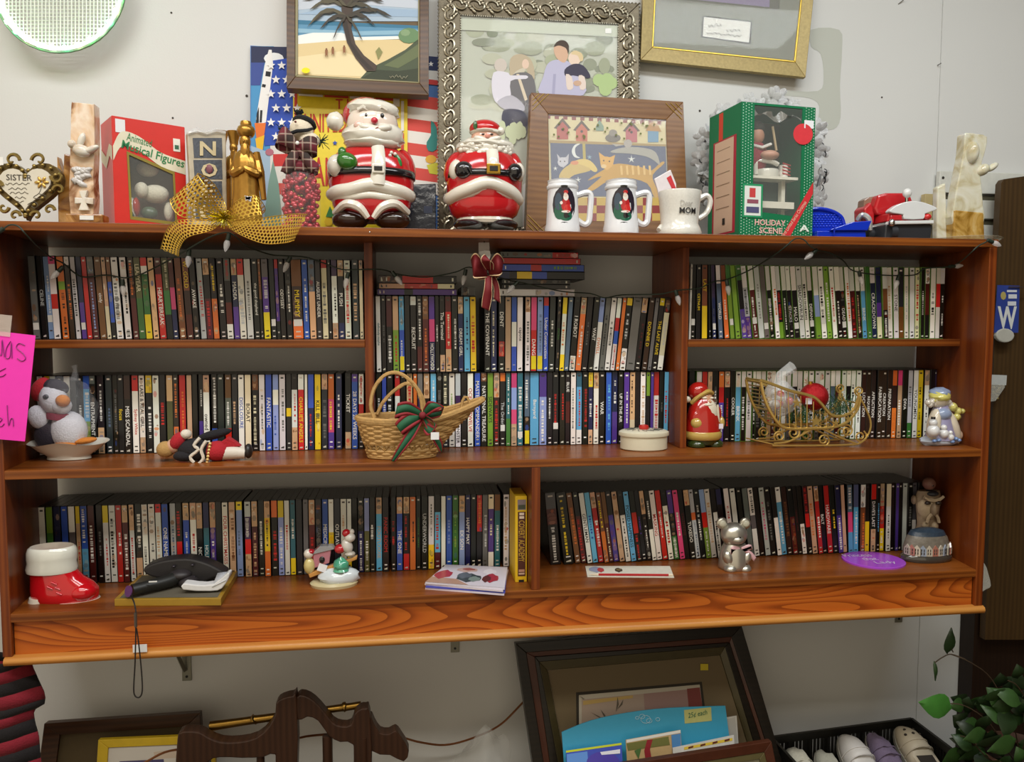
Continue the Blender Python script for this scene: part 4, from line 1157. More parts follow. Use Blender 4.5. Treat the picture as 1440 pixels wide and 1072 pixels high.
b = B(); eb(b, ob, .27, .2, -.035, (.1, .1, .17)); b.build('striped_ball', cer('#d8d8cc'), t); b = B(); eb(b, ob, .34, .22, -.03, (.05, .1, .14)); b.build('red_panel', cer('#b03028'), t); b = B(); eb(b, ob, .24, .14, -.03, (.07, .1, .08)); b.build('green_panel', cer('#2f6a44'), t)
b = B(); eb(b, ob, .52, .17, -.03, (.12, .1, .1)); b.build('drum', mat('#4a5a46', .3), t)
b = B(); b.quad([ob.q(*w_, -.0008) for w_ in win]); b.build('window_film', mat('#dfe6e0', .05, 0, 0, alpha=.12), t, smooth=False)
# NOEL plaque
f = P((270, 312, .075), (318, 312, .11), (262, 186, .11), 'noel_plaque', 'grey upright plaque with carved letters N O E L behind gold bow', 'plaque', Vector((at(295, 312, .09).x, .09, 0)))
zz = row0(295, .09); C4 = [(271, zz), (320, zz), (318, 184), (263, 186)]
f.slab('slab', C4, 0, .016, mat('#a89c84', .5, 0, .2, 60, .3), bevel=.003)
for k, (y0, y1) in enumerate([(194, 222), (225, 252), (255, 281), (284, 310)]):
    f.slab('panel', [(273+k, y1), (313, y1), (312, y0), (271+k, y0)], .0012, .002, mat('#3c4048', .55, 0, .5, 160, .4))
    if k < 4:
        b = B(); f.txt(b, 'NOEL'[k], 281 if k != 1 else 283, y1-3, 23, y1-y0-6, off=.0035, bold=.025); b.build('letter', mat('#b8a67a', .45), f.o, smooth=False)
b = B(); g2 = f; b.ell(f.r(294, 238, .003), (.0085, .003, .0105), 12, 8); b.build('rose_centre', mat('#7a4650', .5), f.o)
b = B(); b.tube([f.r(x, y, .003) for x, y in [(264, 188), (276, 183), (290, 188), (304, 184), (317, 187)]], [.004, .006, .005, .006, .004], 6); b.build('plastic_wrap', mat('#eceeee', .05, 0, 0, alpha=.4), f.o)
# gilded wise men
GP = mat('#a87c34', .3, .75, .25, 60, .15)
def wiseman(cx, top, bot, s_, y, name, lab, hat):
    g = G(cx, bot, y, name, lab, 'figurine', 'gilded wise men'); g.o.location.z = 0; H_ = bot-top; yb = row0(cx, y)
    fy = lambda t: top+H_*t
    fold = lambda v: Vector((v.x*(1+.05*math.sin(9*math.atan2(v.y, v.x))), v.y*(1+.05*math.sin(9*math.atan2(v.y, v.x))), v.z))
    c = g.p(cx, yb); pr = [(20*s_, yb), (21*s_, fy(.9)), (18*s_, fy(.7)), (17*s_, fy(.55)), (18*s_, fy(.42)), (14*s_, fy(.33)), (9*s_, fy(.29))]
    B().lathe([(r*g.k, g.p(cx, yy).z-c.z) for r, yy in pr], c, 36, 1, .8, warp=fold).build('robe', GP, g.o)
    b = B(); g.e(b, cx-2, fy(.2), 8*s_, 11*s_, 8*s_, -.004); b.build('head', GP, g.o)
    b = B(); g.e(b, cx-1, fy(.30), 7*s_, 14*s_, 6*s_, -.010); [b.tube([g.p(cx-5*s_+i*2.5*s_, fy(.25), -.016), g.p(cx-4*s_+i*2*s_, fy(.38), -.016)], .0018, 5) for i in range(5)]; b.build('beard', GP, g.o)
    b = B(); g.e(b, cx-2.5, fy(.205), 1.6*s_, 3*s_, 3*s_, -.014); b.build('nose', GP, g.o)
    b = B()
    for q in (-1, 1): b.tube([g.p(cx+q*15*s_, fy(.4), 0), g.p(cx+q*17*s_, fy(.52), -.008), g.p(cx+q*6*s_, fy(.5), -.02), g.p(cx-1, fy(.47), -.022)], [6*s_*g.k, 7*s_*g.k, 6*s_*g.k, 3*s_*g.k], 8)
    b.build('sleeves', GP, g.o)
    b = B(); b.tube([g.p(cx+13*s_, fy(.3), .004), g.p(cx+19*s_, fy(.5), .002), g.p(cx+24*s_, fy(.78), 0)], [5*g.k*s_, 6*g.k*s_, 4*g.k*s_], 6); b.tube([g.p(cx-13*s_, fy(.3), .004), g.p(cx-17*s_, fy(.5), .002), g.p(cx-18*s_, fy(.78), 0)], [5*g.k*s_, 6*g.k*s_, 4*g.k*s_], 6); b.build('cloak', GP, g.o)
    if hat == 'turban': b = B(); b.lathe([(r*s_*g.k, z_*s_*g.k) for r, z_ in [(9, -4), (12, 0), (13, 5), (11, 10), (8, 12), (8, 15), (7, 18), (1, 18)]], g.p(cx-1, fy(.12)), 20)
    else: b = B(); b.lathe([(r*s_*g.k, z_*s_*g.k) for r, z_ in [(8, -4), (9, 4), (11, 12), (14, 22), (12, 23), (3, 20)]], g.p(cx-2, fy(.14)), 20)
    b.build('headdress', GP, g.o)
wiseman(347, 172, 312, 1.0, .08, 'wise_man', 'gilded wise man with rounded turban and folded hands', 'turban')
wiseman(331, 184, 306, .72, .165, 'wise_man', 'gilded wise man half hidden behind the turbaned one', 'crown')
wiseman(313, 186, 306, .8, .218, 'wise_man', 'gilded wise man with flared crown just behind NOEL plaque', 'flare')
# gold mesh bow
GM = mat('#d2ac4a', .3, .8, .2, 60)
def mesh_ribbon(name, cl, par, wdt=None, nu=60, nv=9, hole=.66, m=GM):
    """perforated ribbon: cl = list of (left point, right point) cross lines"""
    A = smooth([a for a, _ in cl], 12); Bq = smooth([c for _, c in cl], 12); N = len(A)-1
    def S(u, v):
        u = max(0, min(N-1e-6, u*N)); i = int(u); t = u-i; a = A[i].lerp(A[i+1], t); c = Bq[i].lerp(Bq[i+1], t); return a.lerp(c, v)
    b = B()
    for i in range(nu):
        for j in range(nv):
            cu = (i+.5+(.5 if j % 2 else 0))/(nu+.5); cv = (j+.5)/nv; o_ = []; n_ = []
            for k in range(6):
                an = math.pi/6+k*math.pi/3; du = math.cos(an)/math.sqrt(3)/(nu+.5)*1.0; dv = math.sin(an)*.667/nv
                o_.append(S(min(1, max(0, cu+du)), min(1, max(0, cv+dv)))); n_.append(S(min(1, max(0, cu+du*hole)), min(1, max(0, cv+dv*hole))))
            b.add(o_+n_, [(k, (k+1) % 6, (k+1) % 6+6, k+6) for k in range(6)])
    e = [S(i/nu, 0) for i in range(nu+1)]; b.tube(e, .0009, 4); e = [S(i/nu, 1) for i in range(nu+1)]; b.tube(e, .0009, 4)
    return b.build(name, m, par, smooth=False)
g = G(318, 312, -.012, 'gold_mesh_bow', 'large gold perforated mesh ribbon bow draped over the shelf edge', 'bow')
c = lambda x, y, d: g.p(x, y, d)
mesh_ribbon('bow_loop', [(c(312, 300, 0), c(316, 310, 0)), (c(295, 268, -.03), c(262, 308, -.03)), (c(283, 248, -.03), c(246, 286, -.035)), (c(300, 258, -.0), c(252, 282, .0)), (c(312, 282, .02), c(290, 296, .02)), (c(318, 300, .01), c(316, 308, .01))], g.o, nu=30, nv=8)
mesh_ribbon('bow_tail', [(c(318, 300, -.01), c(314, 314, -.01)), (c(292, 312, -.02), c(300, 326, -.02)), (c(258, 312, -.03), c(270, 336, -.03)), (c(240, 325, -.025), c(258, 350, -.025)), (c(230, 352, -.02), c(255, 362, -.02))], g.o, nu=24, nv=6)
mesh_ribbon('bow_loop', [(c(318, 302, 0), c(320, 312, 0)), (c(335, 286, -.02), c(340, 312, -.03)), (c(362, 278, -.03), c(372, 306, -.035)), (c(374, 298, -.01), c(360, 318, -.015)), (c(345, 305, 0), c(332, 318, 0)), (c(320, 305, 0), c(320, 312, 0))], g.o, nu=26, nv=6)
mesh_ribbon('bow_tail', [(c(320, 304, -.02), c(318, 318, -.02)), (c(350, 312, -.03), c(345, 334, -.03)), (c(385, 308, -.035), c(375, 345, -.035)), (c(415, 304, -.03), c(402, 344, -.03)), (c(434, 304, -.025), c(416, 340, -.025))], g.o, nu=26, nv=8)
b = B()
for i in range(90):
    a = rw.uniform(0, 6.28); l = rw.uniform(8, 24); b.tube([c(318, 308, -.02), c(318+l*math.cos(a), 308-.75*l*math.sin(a), -.02-rw.uniform(0, .03))], .0007, 3)
b.build('tinsel_centre', mat('#c9b83a', .2, .9), g.o)
b = B(); [b.quad([c(352+rw.uniform(-4, 4)+x, 281+rw.uniform(-3, 3)+y, -.034) for x, y in ((0, 0), (3, 1), (1.5, 4))]) for _ in range(18)]; b.build('sequin', mat('#e8e8f0', .3), g.o, smooth=False)
# glass jar of red beads with snowman head
g = G(425, 318, .085, 'bead_jar', 'glass jar of red beads topped by a snowman head in black cap', 'jar'); g.o.location.z = 0; yb = row0(425, .085)
g.lathe('jar', mat('#ffffff', .04, 0, 0, trans=1., ior=1.12), 423, [(27, yb), (29, 318), (29, 262), (27, 250), (18, 242), (15, 236), (14, 236), (17, 243), (25.5, 251), (27.5, 262), (27.5, 317), (26, yb-2)], n=32, cap=False) if False else None
bb = B(); cc = g.p(423, yb); bb.lathe([(r*g.k, g.p(423, y).z-cc.z) for r, y in [(26, yb), (29, yb-4), (29, 262), (27, 250), (18, 242), (15, 234)]], cc, 32, cap=False); bb.build('jar', mat('#f2f6f4', .05, 0, 0, alpha=.07), g.o)
b = B()
for i in range(330):
    a = rw.uniform(0, 6.28); r = 25*math.sqrt(rw.uniform(.25, 1)); y = rw.uniform(246, yb-3); r = min(r, 25 if y > 256 else 18); b.ell(g.p(423+r*math.cos(a), y, r*math.sin(a)*g.k), (.0062,)*3, 8, 6)
o = b.build('red_beads', mat('#b0142c', .2, .25, .1, coat=.5), g.o); o['kind'] = 'stuff'
def plaid(name, base, a, c_):
    m, nt, p = nodes(name); p.inputs['Roughness'].default_value = .85; L = nt.links.new; tc = nt.nodes.new('ShaderNodeTexCoord'); col = (*lin(base), 1); prev = None
    for ax, sc, h in (('X', 55, a), ('Z', 55, a), ('X', 110, c_), ('Z', 110, c_)):
        w = nt.nodes.new('ShaderNodeTexWave'); w.bands_direction = ax; w.inputs['Scale'].default_value = sc/6.28; r = nt.nodes.new('ShaderNodeMath'); r.operation = 'GREATER_THAN'; r.inputs[1].default_value = .72 if sc == 55 else .93
        mx = nt.nodes.new('ShaderNodeMix'); mx.data_type = 'RGBA'; mx.inputs[6].default_value = col; mx.inputs[7].default_value = (*lin(h), 1); sc2 = nt.nodes.new('ShaderNodeMath'); sc2.operation = 'MULTIPLY'; sc2.inputs[1].default_value = .6
        L(tc.outputs['Object'], w.inputs[0]); L(w.outputs['Fac'], r.inputs[0]); L(r.outputs[0], sc2.inputs[0]); L(sc2.outputs[0], mx.inputs[0])
        if prev: L(prev.outputs[2], mx.inputs[6])
        prev = mx
    L(prev.outputs[2], p.inputs['Base Color']); return m
PLD = plaid('plaid_cloth', '#6a1c2a', '#1c2a22', '#a89a8a')
def ribbon(name, cl, m, par, solid=.0006):
    A = smooth([a for a, _ in cl], 5); C = smooth([q for _, q in cl], 5); return B().strip(A, C).build(name, m, par, solid=solid, angle=80)
c = lambda x, y, d=0.: g.p(x, y, d)
ribbon('plaid_ribbon', [(c(422, 205, -.04), c(424, 220, -.04)), (c(405, 185, -.045), c(395, 208, -.045)), (c(394, 196, -.03), c(392, 214, -.03)), (c(410, 208, -.03), c(410, 222, -.03)), (c(422, 210, -.035), c(424, 222, -.035))], PLD, g.o)
ribbon('plaid_ribbon', [(c(422, 206, -.04), c(422, 218, -.04)), (c(436, 198, -.045), c(440, 220, -.045)), (c(448, 200, -.03), c(448, 224, -.03)), (c(436, 214, -.03), c(434, 228, -.03)), (c(424, 212, -.035), c(424, 222, -.035))], PLD, g.o)
ribbon('ribbon_tail', [(c(416, 214, -.04), c(428, 216, -.04)), (c(406, 228, -.042), c(420, 234, -.042)), (c(398, 246, -.038), c(412, 250, -.038))], PLD, g.o)
ribbon('ribbon_tail', [(c(420, 214, -.041), c(432, 214, -.041)), (c(428, 230, -.043), c(440, 226, -.043)), (c(440, 248, -.038), c(454, 238, -.038))], PLD, g.o)
b = B(); b.lathe([(24*g.k, 0), (26*g.k, 8*g.k), (22*g.k, 16*g.k), (16*g.k, 22*g.k)], g.p(423, 244), 20, cap=False); b.build('ribbon_skirt', PLD, g.o)
FLE = cloth('#d8cbb4')
g.ep('snowman_head', FLE, 424, 184, 17, 17, 16); g.ep('chin_roll', FLE, 436, 199, 15, 11, 12, -.012)
b = B(); b.lathe([(16*g.k, 0), (17.5*g.k, 3*g.k), (15*g.k, 7*g.k), (8*g.k, 10*g.k), (1*g.k, 11*g.k)], g.p(427, 175, .006), 20, rot=R3(-18, 14, 0)); b.build('cap', cloth('#16171b'), g.o)
b = B(); [b.tube([g.p(420, 163), g.p(420+rw.uniform(-7, 7), 163-rw.uniform(4, 10), rw.uniform(-.01, .01))], .0012, 4) for _ in range(30)]; b.build('cap_tuft', cloth('#141518'), g.o)
b = B(); b.tube([g.p(408, 192, -.022), g.p(420, 189, -.03), g.p(434, 188, -.03), g.p(441, 184, -.02)], [.004, .004, .004, .003], 6); b.build('scarf_band', cloth('#17181c'), g.o)
b = B(); b.lathe([(.0028, 0), (.0018, .008), (.0002, .014)], g.p(418, 176, -.028), 8, rot=R3(100)); b.build('nose', matte('#7a3020'), g.o); B().ell(g.p(422, 208, -.047), (.0045, .003, .0045), 10, 7).build('button', cer('#e0ddd8'), g.o)
b = B()
for cx, cy in ((399, 185), (452, 200)): [b.tube([g.p(cx, cy, -.01), g.p(cx+rw.uniform(-11, 11), cy+rw.uniform(-9, 9), rw.uniform(-.03, .01))], .0009, 3) for _ in range(40)]
b.build('pine_sprig', matte('#1f3a26'), g.o)
# big Santa jar
def hem(g, cx, py0, rx_, sy, lift, r, px0, m, p=5, name='coat_hem'):
    c0 = g.p(cx, py0); pts = []
    for i in range(48):
        a = 2*math.pi*i/48; f_ = max(0, math.cos(a+math.pi/2-(px0-cx)/rx_))**p; pts.append(c0+Vector((rx_*g.k*math.cos(a), rx_*g.k*sy*math.sin(a), lift*g.k*f_+.8*g.k*math.sin(7*a))))
    B().tube(pts, r*g.k, 10, True).build(name, m, g.o)
CR, CW, CK, CD = cer('#b81c22'), cer('#ddd8cb'), cer('#17161a'), cer('#2a1a14')
g = G(522, 320, .13, 'santa_cookie_jar', 'large glazed Santa cookie jar with green mitten and pink nose', 'cookie jar'); g.o.location.z = 0; yb = row0(522, .13)
g.lathe('body', CR, 523, [(50, 300), (56, 285), (60, 262), (59, 245), (56, 228), (48, 217), (36, 210)], n=36, sy=.72)
hem(g, 522, 275, 54, .74, 8, 9.5, 528, CW)
hem(g, 522, 281, 51, .74, 0, 6, 528, CW)
g.lathe('trousers', CR, 523, [(40, 312), (50, 302), (55, 290), (56, 280)], n=36, sy=.72)
for q in (-1, 1):
    b = B(); g.e(b, 523+q*29, 312, 26, 14, 22, -.03); b.v = [Vector((v.x, v.y, max(v.z, .001))) for v in b.v]; b.build('boot', CD, g.o)
    b = B(); b.tube([g.p(523+q*4, 312, -.07), g.p(523+q*16, 298, -.075), g.p(523+q*34, 293, -.065), g.p(523+q*50, 302, -.03)], [4*g.k, 6*g.k, 6*g.k, 5*g.k], 8); b.build('boot_fur', CW, g.o)
g.part('coat_fur', CW, lambda b: b.tube([g.p(532, 214, -.055), g.p(533, 232, -.066), g.p(533, 250, -.073), g.p(532, 268, -.076)], [9*g.k, 10*g.k, 10*g.k, 10*g.k], 8, flat=.5))
b = B(); b.lathe([(60.5*g.k, -5*g.k), (61*g.k, 0), (60.5*g.k, 5*g.k)], g.p(523, 248), 36, 1, .74, cap=False); b.build('belt', CK, g.o, solid=.002)
b = B().box(g.p(525, 253, -.086), g.p(542, 241, -.08)); bu = b.build('buckle', CW, g.o, smooth=False, bevel=.002); B().box(g.p(528, 250, -.088), g.p(539, 244, -.082)).build('buckle_plate', CK, bu, smooth=False, bevel=.001)
g.ep('arm', CR, 478, 240, 17, 24, 17, -.01, R3(0, 12, 0)); g.ep('arm', CR, 570, 236, 14, 26, 16, 0, R3(0, -14, 0)); g.ep('cuff', CW, 476, 238, 14, 16, 16, -.035); mi = g.ep('mitten', cer('#2f6a22'), 491, 235, 15, 12, 11, -.062, R3(0, 20, 0)); g.ep('thumb', cer('#2f6a22'), 484, 223, 6, 8, 6, -.06, parent=mi)
b = B(); g.e(b, 552, 234, 4, 11, 2, -.05, R3(0, 25, 0)); g.e(b, 560, 231, 4, 10, 2, -.047, R3(0, -25, 0)); g.e(b, 547, 237, 3, 9, 2, -.052, R3(0, 40, 0)); b.build('holly_leaves', cer('#1f7a38'), g.o); b = B(); [g.e(b, x, y, 2.5, 2.5, 2.5, -.055) for x, y in ((551, 222), (556, 224), (549, 226))]; b.build('holly_berries', cer('#d8d0c8'), g.o)
lump = lambda s_: (lambda v: v*(1+s_*mnoise.noise(v*4.5)))
g.ep('hat', CR, 515, 162, 34, 26, 26, .01); g.ep('pompom', CW, 472, 174, 12, 13, 12, -.02, warp=lump(.12))
g.ep('face', cer('#e2d2c4'), 524, 178, 36, 30, 27, -.012); g.ep('hat_brim', CW, 524, 157, 37, 15, 29, -.008, R3(0, 5, 0), warp=lump(.16)); g.ep('beard', CW, 524, 194, 44, 22, 33, -.012, warp=lump(.14)); g.ep('beard', CW, 523, 205, 40, 11, 30, -.015, warp=lump(.14))
g.ep('cheek', cer('#e0bcae'), 508, 184, 9, 7, 6, -.048) ; g.ep('moustache', CW, 519, 189, 13, 6, 8, -.055, R3(0, 12, 0)); g.ep('moustache', CW, 540, 189, 12, 6, 8, -.053, R3(0, -12, 0))
for ex in (515.5, 537): ey = g.ep('eye', CW, ex, 171, 5, 5.5, 3, -.046); g.ep('pupil', CK, ex+1.2, 171, 2.8, 3.6, 2.4, -.0505, parent=ey)
for ex in (512, 538): b = B(); b.tube([g.p(ex-7, 162, -.047), g.p(ex, 159, -.052), g.p(ex+7, 162, -.047)], 3*g.k, 6); b.build('eyebrow', CW, g.o)
g.ep('nose', cer('#c0283c'), 528, 179.5, 5, 4.6, 5, -.062); b = B(); b.tube([g.p(525, 190, -.0645), g.p(529, 191, -.0655), g.p(533, 189, -.0645)], .0012, 4); b.build('mouth', cer('#a04038'), g.o)
# smaller Santa jar
g = G(682, 323, .12, 'santa_cookie_jar', 'smaller glazed Santa jar with curly beard, black gloves and gold buckle', 'cookie jar'); g.o.location.z = 0; yb = row0(682, .12)
g.lathe('body', CR, 681, [(44, 290), (52, 275), (53, 255), (50, 238), (42, 222), (30, 212)], n=36, sy=.8); hem(g, 680, 281, 47, .82, 16, 9.5, 684, CW, 3)
hem(g, 680, 287, 45, .82, 14, 5, 684, CW, 3)
g.lathe('trousers', CR, 681, [(34, 312), (46, 303), (50, 292), (50, 284)], n=36, sy=.8); g.lathe('boot_fur', CW, 682, [(37, 316), (40, 312), (38, 306), (34, 304)], n=30, sy=.8)
for q in (-1, 1): b = B(); g.e(b, 682+q*23, 318, 22, 8, 24, -.02); b.build('boot', CK, g.o)
g.lathe('base', CW, 682, [(44, yb), (45, yb-2), (42, yb-4)], n=30, sy=.8)
b = B(); b.lathe([(53*g.k, -4*g.k), (53.5*g.k, 0), (53*g.k, 4*g.k)], g.p(681, 250), 36, 1, .82, cap=False); b.build('belt', CK, g.o, solid=.002)
b = B(); b.box(g.p(679, 254, -.088), g.p(698, 241, -.08)); bu = b.build('buckle', mat('#b8923a', .25, .9), g.o, smooth=False, bevel=.002); B().box(g.p(683, 251, -.09), g.p(694, 244, -.084)).build('buckle_plate', CK, bu, smooth=False, bevel=.001)
g.part('coat_fur', CW, lambda b: b.tube([g.p(688, 220, -.06), g.p(688, 232, -.074), g.p(688, 242, -.078)], 8*g.k, 8, flat=.5))
g.ep('arm', CR, 640, 238, 15, 24, 16, -.005, R3(0, 18, 0)); g.ep('arm', CR, 722, 238, 13, 24, 16, -.005, R3(0, -14, 0)); g.ep('cuff', CW, 641, 244, 11, 15, 14, -.03); g.ep('cuff', CW, 727, 246, 8, 13, 13, -.03); g.ep('glove', CK, 650, 246, 13, 12, 11, -.055); g.ep('glove', CK, 719, 249, 11, 12, 11, -.055)
b = B(); [b.tube([g.p(646+i*5, 244, -.072), g.p(650+i*5, 252, -.073)], .0028, 5) for i in range(3)]; b.build('glove_fingers', CK, g.o)
g.ep('head', cer('#dcae98'), 682, 197, 20, 18, 20, -.006); g.ep('hat', CR, 682, 182, 22, 13, 18); g.ep('hat_brim', CW, 682, 188, 23, 5, 21, -.006, warp=lump(.2)); g.ep('beard', CW, 681, 212, 41, 17, 26, -.01, warp=lump(.2)); g.ep('beard', CW, 682, 207, 37, 9, 26, -.014, warp=lump(.2)); g.ep('pompom', CW, 703, 186, 6, 6, 6, -.01)
b = B(); [g.e(b, 681+38*q_, 206+rw.uniform(0, 18)*(1-.3*abs(q_)), 5, 4, 4, -.052+.03*q_*q_, n=8, m=6) for q_ in [rw.uniform(-1, 1) for _ in range(52)]]; b.build('beard_curls', CW, g.o)
g.ep('nose', cer('#d89080'), 683, 197, 3.4, 3, 3.4, -.042); g.ep('moustache', CW, 674, 202, 10, 4, 5, -.044, R3(0, 15, 0)); g.ep('moustache', CW, 692, 202, 10, 4, 5, -.044, R3(0, -15, 0)); [g.ep('eye', CK, x, 194.5, 2.2, 1.2, 1.6, -.039) for x in (677, 689)]; b = B(); g.e(b, 667, 180, 3, 6, 2, -.025); b.build('holly_leaves', cer('#2a5a30'), g.o); g.ep('mouth', cer('#8c2a2a'), 684, 204, 3, 1.5, 2, -.045)
# beer steins
def stein(cx, lab):
    g = G(cx, 326, .05, 'stein', lab, 'mug', 'white Santa steins'); g.o.location.z = 0; yb = row0(cx, .05); k = g.k
    CWh = cer('#dcdde0', .03)
    g.lathe('body', CWh, cx, [(22, yb), (24.5, yb-1), (24.5, 322), (23, 316), (21.5, 290), (20.5, 268), (20, 263), (21, 259), (20, 256), (18, 257), (18, 300), (0.5, 302)], n=36, sy=1, cap=False)
    g.lathe('rim_band', CWh, cx, [(20.5, 268), (22, 266), (22, 263), (20.5, 261)], n=36, cap=False)
    b = B(); b.tube(smooth([g.p(cx+18, 276), g.p(cx+34, 271), g.p(cx+40, 276), g.p(cx+39, 296), g.p(cx+37, 312), g.p(cx+30, 316), g.p(cx+19, 308)], 4), 4.2*k, 8); b.build('handle', CWh, g.o)
    b = B(); b.lathe([(20*k, 0), (21*k, 3*k), (14*k, 5*k), (.5*k, 6*k)], g.p(cx, 258), 24); b.build('plastic_cover', mat('#eef0f4', .08, 0, 0, alpha=.5), g.o)
    def cyl(u, v, o_):  # point on the body, u,v in px from the oval centre
        r = (22.2+o_)*k; a = -math.pi/2+(u-2)/22.2; c0 = g.p(cx, 291+v); return Vector((c0.x+r*math.cos(a), c0.y+r*math.sin(a), c0.z))
    b = B()
    def patch(col, cu, cv, ru, rv, o_, n=16):
        b.add([cyl(cu, cv, o_)]+[cyl(cu+ru*math.cos(6.2832*i/n), cv+rv*math.sin(6.2832*i/n), o_) for i in range(n)], [(0, (i+1) % n+1, i+1) for i in range(n)], col)
    patch('#1b1420', 0, 0, 16.5, 25, .35); patch('#2a2430', 0, -2, 15, 22, .5); patch('#1f5a44', -6, 10, 8, 11, .7); patch('#24604a', 2, 16, 9, 7, .75); patch('#3a4a5a', -8, -4, 5, 12, .7); patch('#b02428', 2, 1, 6, 10, .95); patch('#c8302e', 4, 6, 5, 6, 1.05); patch('#e0d8d0', 2, -10, 3.4, 5, 1.1); patch('#d8c4b4', 1.5, -13, 2.5, 3, 1.15); patch('#b02428', 2, -17, 3, 2.6, 1.15); patch('#e0dcd4', 2, 10, 6, 1.6, 1.15); patch('#18161a', 2, 15, 3, 4, 1.1); patch('#e0d8d0', -4, -2, 1.8, 2.4, 1.15); patch('#111', 0, -25, 5, 1.6, .9); patch('#111', 0, 26, 5, 1.8, .9)
    b.build('oval_picture', GLAZE, g.o, smooth=False)
stein(791, 'white stein with oval Santa picture standing next to the smaller Santa jar'); stein(873, 'white stein with oval Santa picture standing next to the lettered mug')
# MOM mug
g = G(956, 328, .05, 'mug', 'speckled cream mug lettered MOM with a candy wrapper inside', 'mug'); g.o.location.z = 0; yb = row0(956, .05); k = g.k
MG = mat('#d6d3ca', .2, 0, .12, 250, 0, .5)
g.lathe('body', MG, 955, [(29, yb), (30, yb-3), (28, 322), (25, 316), (26, 300), (27.5, 282), (29, 272), (28.5, 270), (27, 272), (25, 300), (23, 312), (.5, 314)], n=40, cap=False)
b = B(); b.tube(smooth([g.p(981, 282), g.p(993, 275), g.p(999, 283), g.p(994, 299), g.p(982, 308)], 5), 3.6*k, 8); b.build('handle', MG, g.o); b = B(); b.tube([g.p(930, 318), g.p(924, 324, -.01)], 3*k, 8); b.build('chip_spout', MG, g.o)
def curved(b, cx, r): b.v = [Vector((v.x, g.y-math.sqrt(max(1e-6, (r*k)**2-(v.x-g.p(cx, 300).x)**2)), v.z)) for v in b.v]
b = B(); text(b, 'MOM', g.p(946, 304), X, Z, 23*k, 8*k, None, .02); curved(b, 955, 27.4); b.build('lettering', mat('#1c1a1a', .4), g.o, smooth=False)
b = B(); text(b, 'Dear', g.p(947, 294), X, Z, 17*k, 8*k); curved(b, 955, 28); b.build('script', mat('#a8a49c', .4), g.o, smooth=False)
t = thing('candy_wrapper', 'white and red candy wrapper sticking out of the cream mug', 'wrapper', g.p(940, 285))
b = B(); b.prism(ccw([g.p(x, y, .004) for x, y in [(930, 290), (952, 288), (952, 258), (944, 238), (921, 251), (926, 268)]]), .006); b.build('wrapper', mat('#dcd4d6', .3, 0, .1), t, smooth=False, bevel=.0015)
b = B(); b.quad(ccw([g.p(x, y, .0035) for x, y in [(938, 250), (944, 246), (952, 266), (948, 270)]])); b.build('red_stripe', mat('#c03038', .4), t, smooth=False)
# silver glitter wreath
GL = mat('#e4e8ee', .3, .4, .45, 700, .9)
g = G(1072, 330, .27, 'glitter_wreath', 'silver glitter floral wreath standing behind the green window box', 'wreath'); g.o.location.z = 0
b = B(); b.tube([g.p(x, y) for x, y in circ(1072, 236, 82, 36, 88)], .004, 6, True); b.build('ring', mat('#8a8d92', .4, .8), g.o)
for i in range(84):
    a = rw.uniform(0, 6.283); r = rw.uniform(.82, 1.12); x, y = 1072+84*r*math.cos(a), 234+88*r*math.sin(a)
    if y > 324: continue
    b = B(); n = 5; s_ = rw.uniform(9, 14); tl = R3(rw.uniform(-50, 50), rw.uniform(-50, 50), rw.uniform(-40, 40)); p0 = g.p(x, y, rw.uniform(-.02, .01))
    for q in range(n):
        an = q*6.283/n+a; d_ = tl @ Vector((math.cos(an), 0, math.sin(an))); b.ell(p0+d_*s_*.6*g.k, (s_*.5*g.k, .0015, s_*.38*g.k), 8, 5, tl @ R3(0, -math.degrees(an), 0))
    b.build('floret', GL, g.o)
b = B()
for i in range(34):
    a = rw.uniform(0, 6.283); x, y = 1072+86*math.cos(a), 234+90*math.sin(a)
    if y > 320: continue
    B().tube([g.p(x+6*q*math.cos(a+q*.9), y+6*q*math.sin(a+q*.9), -.005) for q in (0, .5, 1, 1.5)], .0014, 4).build('curled_stem', mat('#3c3e42', .3, .8), g.o)
# green holiday window box
ob = OB((1041, .05), (1144, .075), .15, 0, at(1041, 143, .05).z); t = thing('holiday_box', 'green dotted window box lettered HOLIDAY SCENE with a doll inside', 'box', ob.q(.5, 0, -.07))
win = [(.17, .2), (.82, .17), (.82, .985), (.17, .985)]; GB = mat('#157048', .35, 0, .06); ob.carton(GB, t, win)
D_ = [('#cfe6d4', [(u+.007*math.cos(q*1.571), v+.0042*math.sin(q*1.571)) for q in range(4)]) for i in range(27) for j in range(46) for u, v in [(.02+i*.037, .015+j*.0215+(.0107 if i % 2 else 0))] if (u < .155 or u > .845 or v < .14) and u < .985]
ob.flat('dot_pattern', D_, t, off=.0012, step=0)
ob.flat('side_panel_print', [('#157048', bx4(0, 0, 1, 1)), ('#c8442f', bx4(.55, .0, .68, .99)), ('#a8283c', bx4(.12, .045, .85, .78)), ('#cdb098', bx4(.2, .06, .8, .77))]+[('#8d7460', bx4(.3, .7-.09*i, .72, .705-.09*i)) for i in range(6)]+[('#2a2420', bx4(.42, .12, .5, .17))], t, fn=ob.side, off=.0012)
b = B(); ob.txt(b, 'HOLIDAY', .2, .095, .42, .045, bold=.02); ob.txt(b, 'SCENE', .26, .035, .32, .045, bold=.02); b.build('title', mat('#e0b0a8', .5), t, smooth=False)
ob.flat('ribbon_print', [('#c8242c', [(.55, .0), (.67, .0), (.99, .35), (.99, .44)]), ], t, off=.0022); b = B(); ob.txt(b, 'First Limited Series Christmas', .60, .012, .52, .028, off=.003, ang=.95); b.build('ribbon_lettering', mat('#e8c8b0', .5), t, smooth=False)
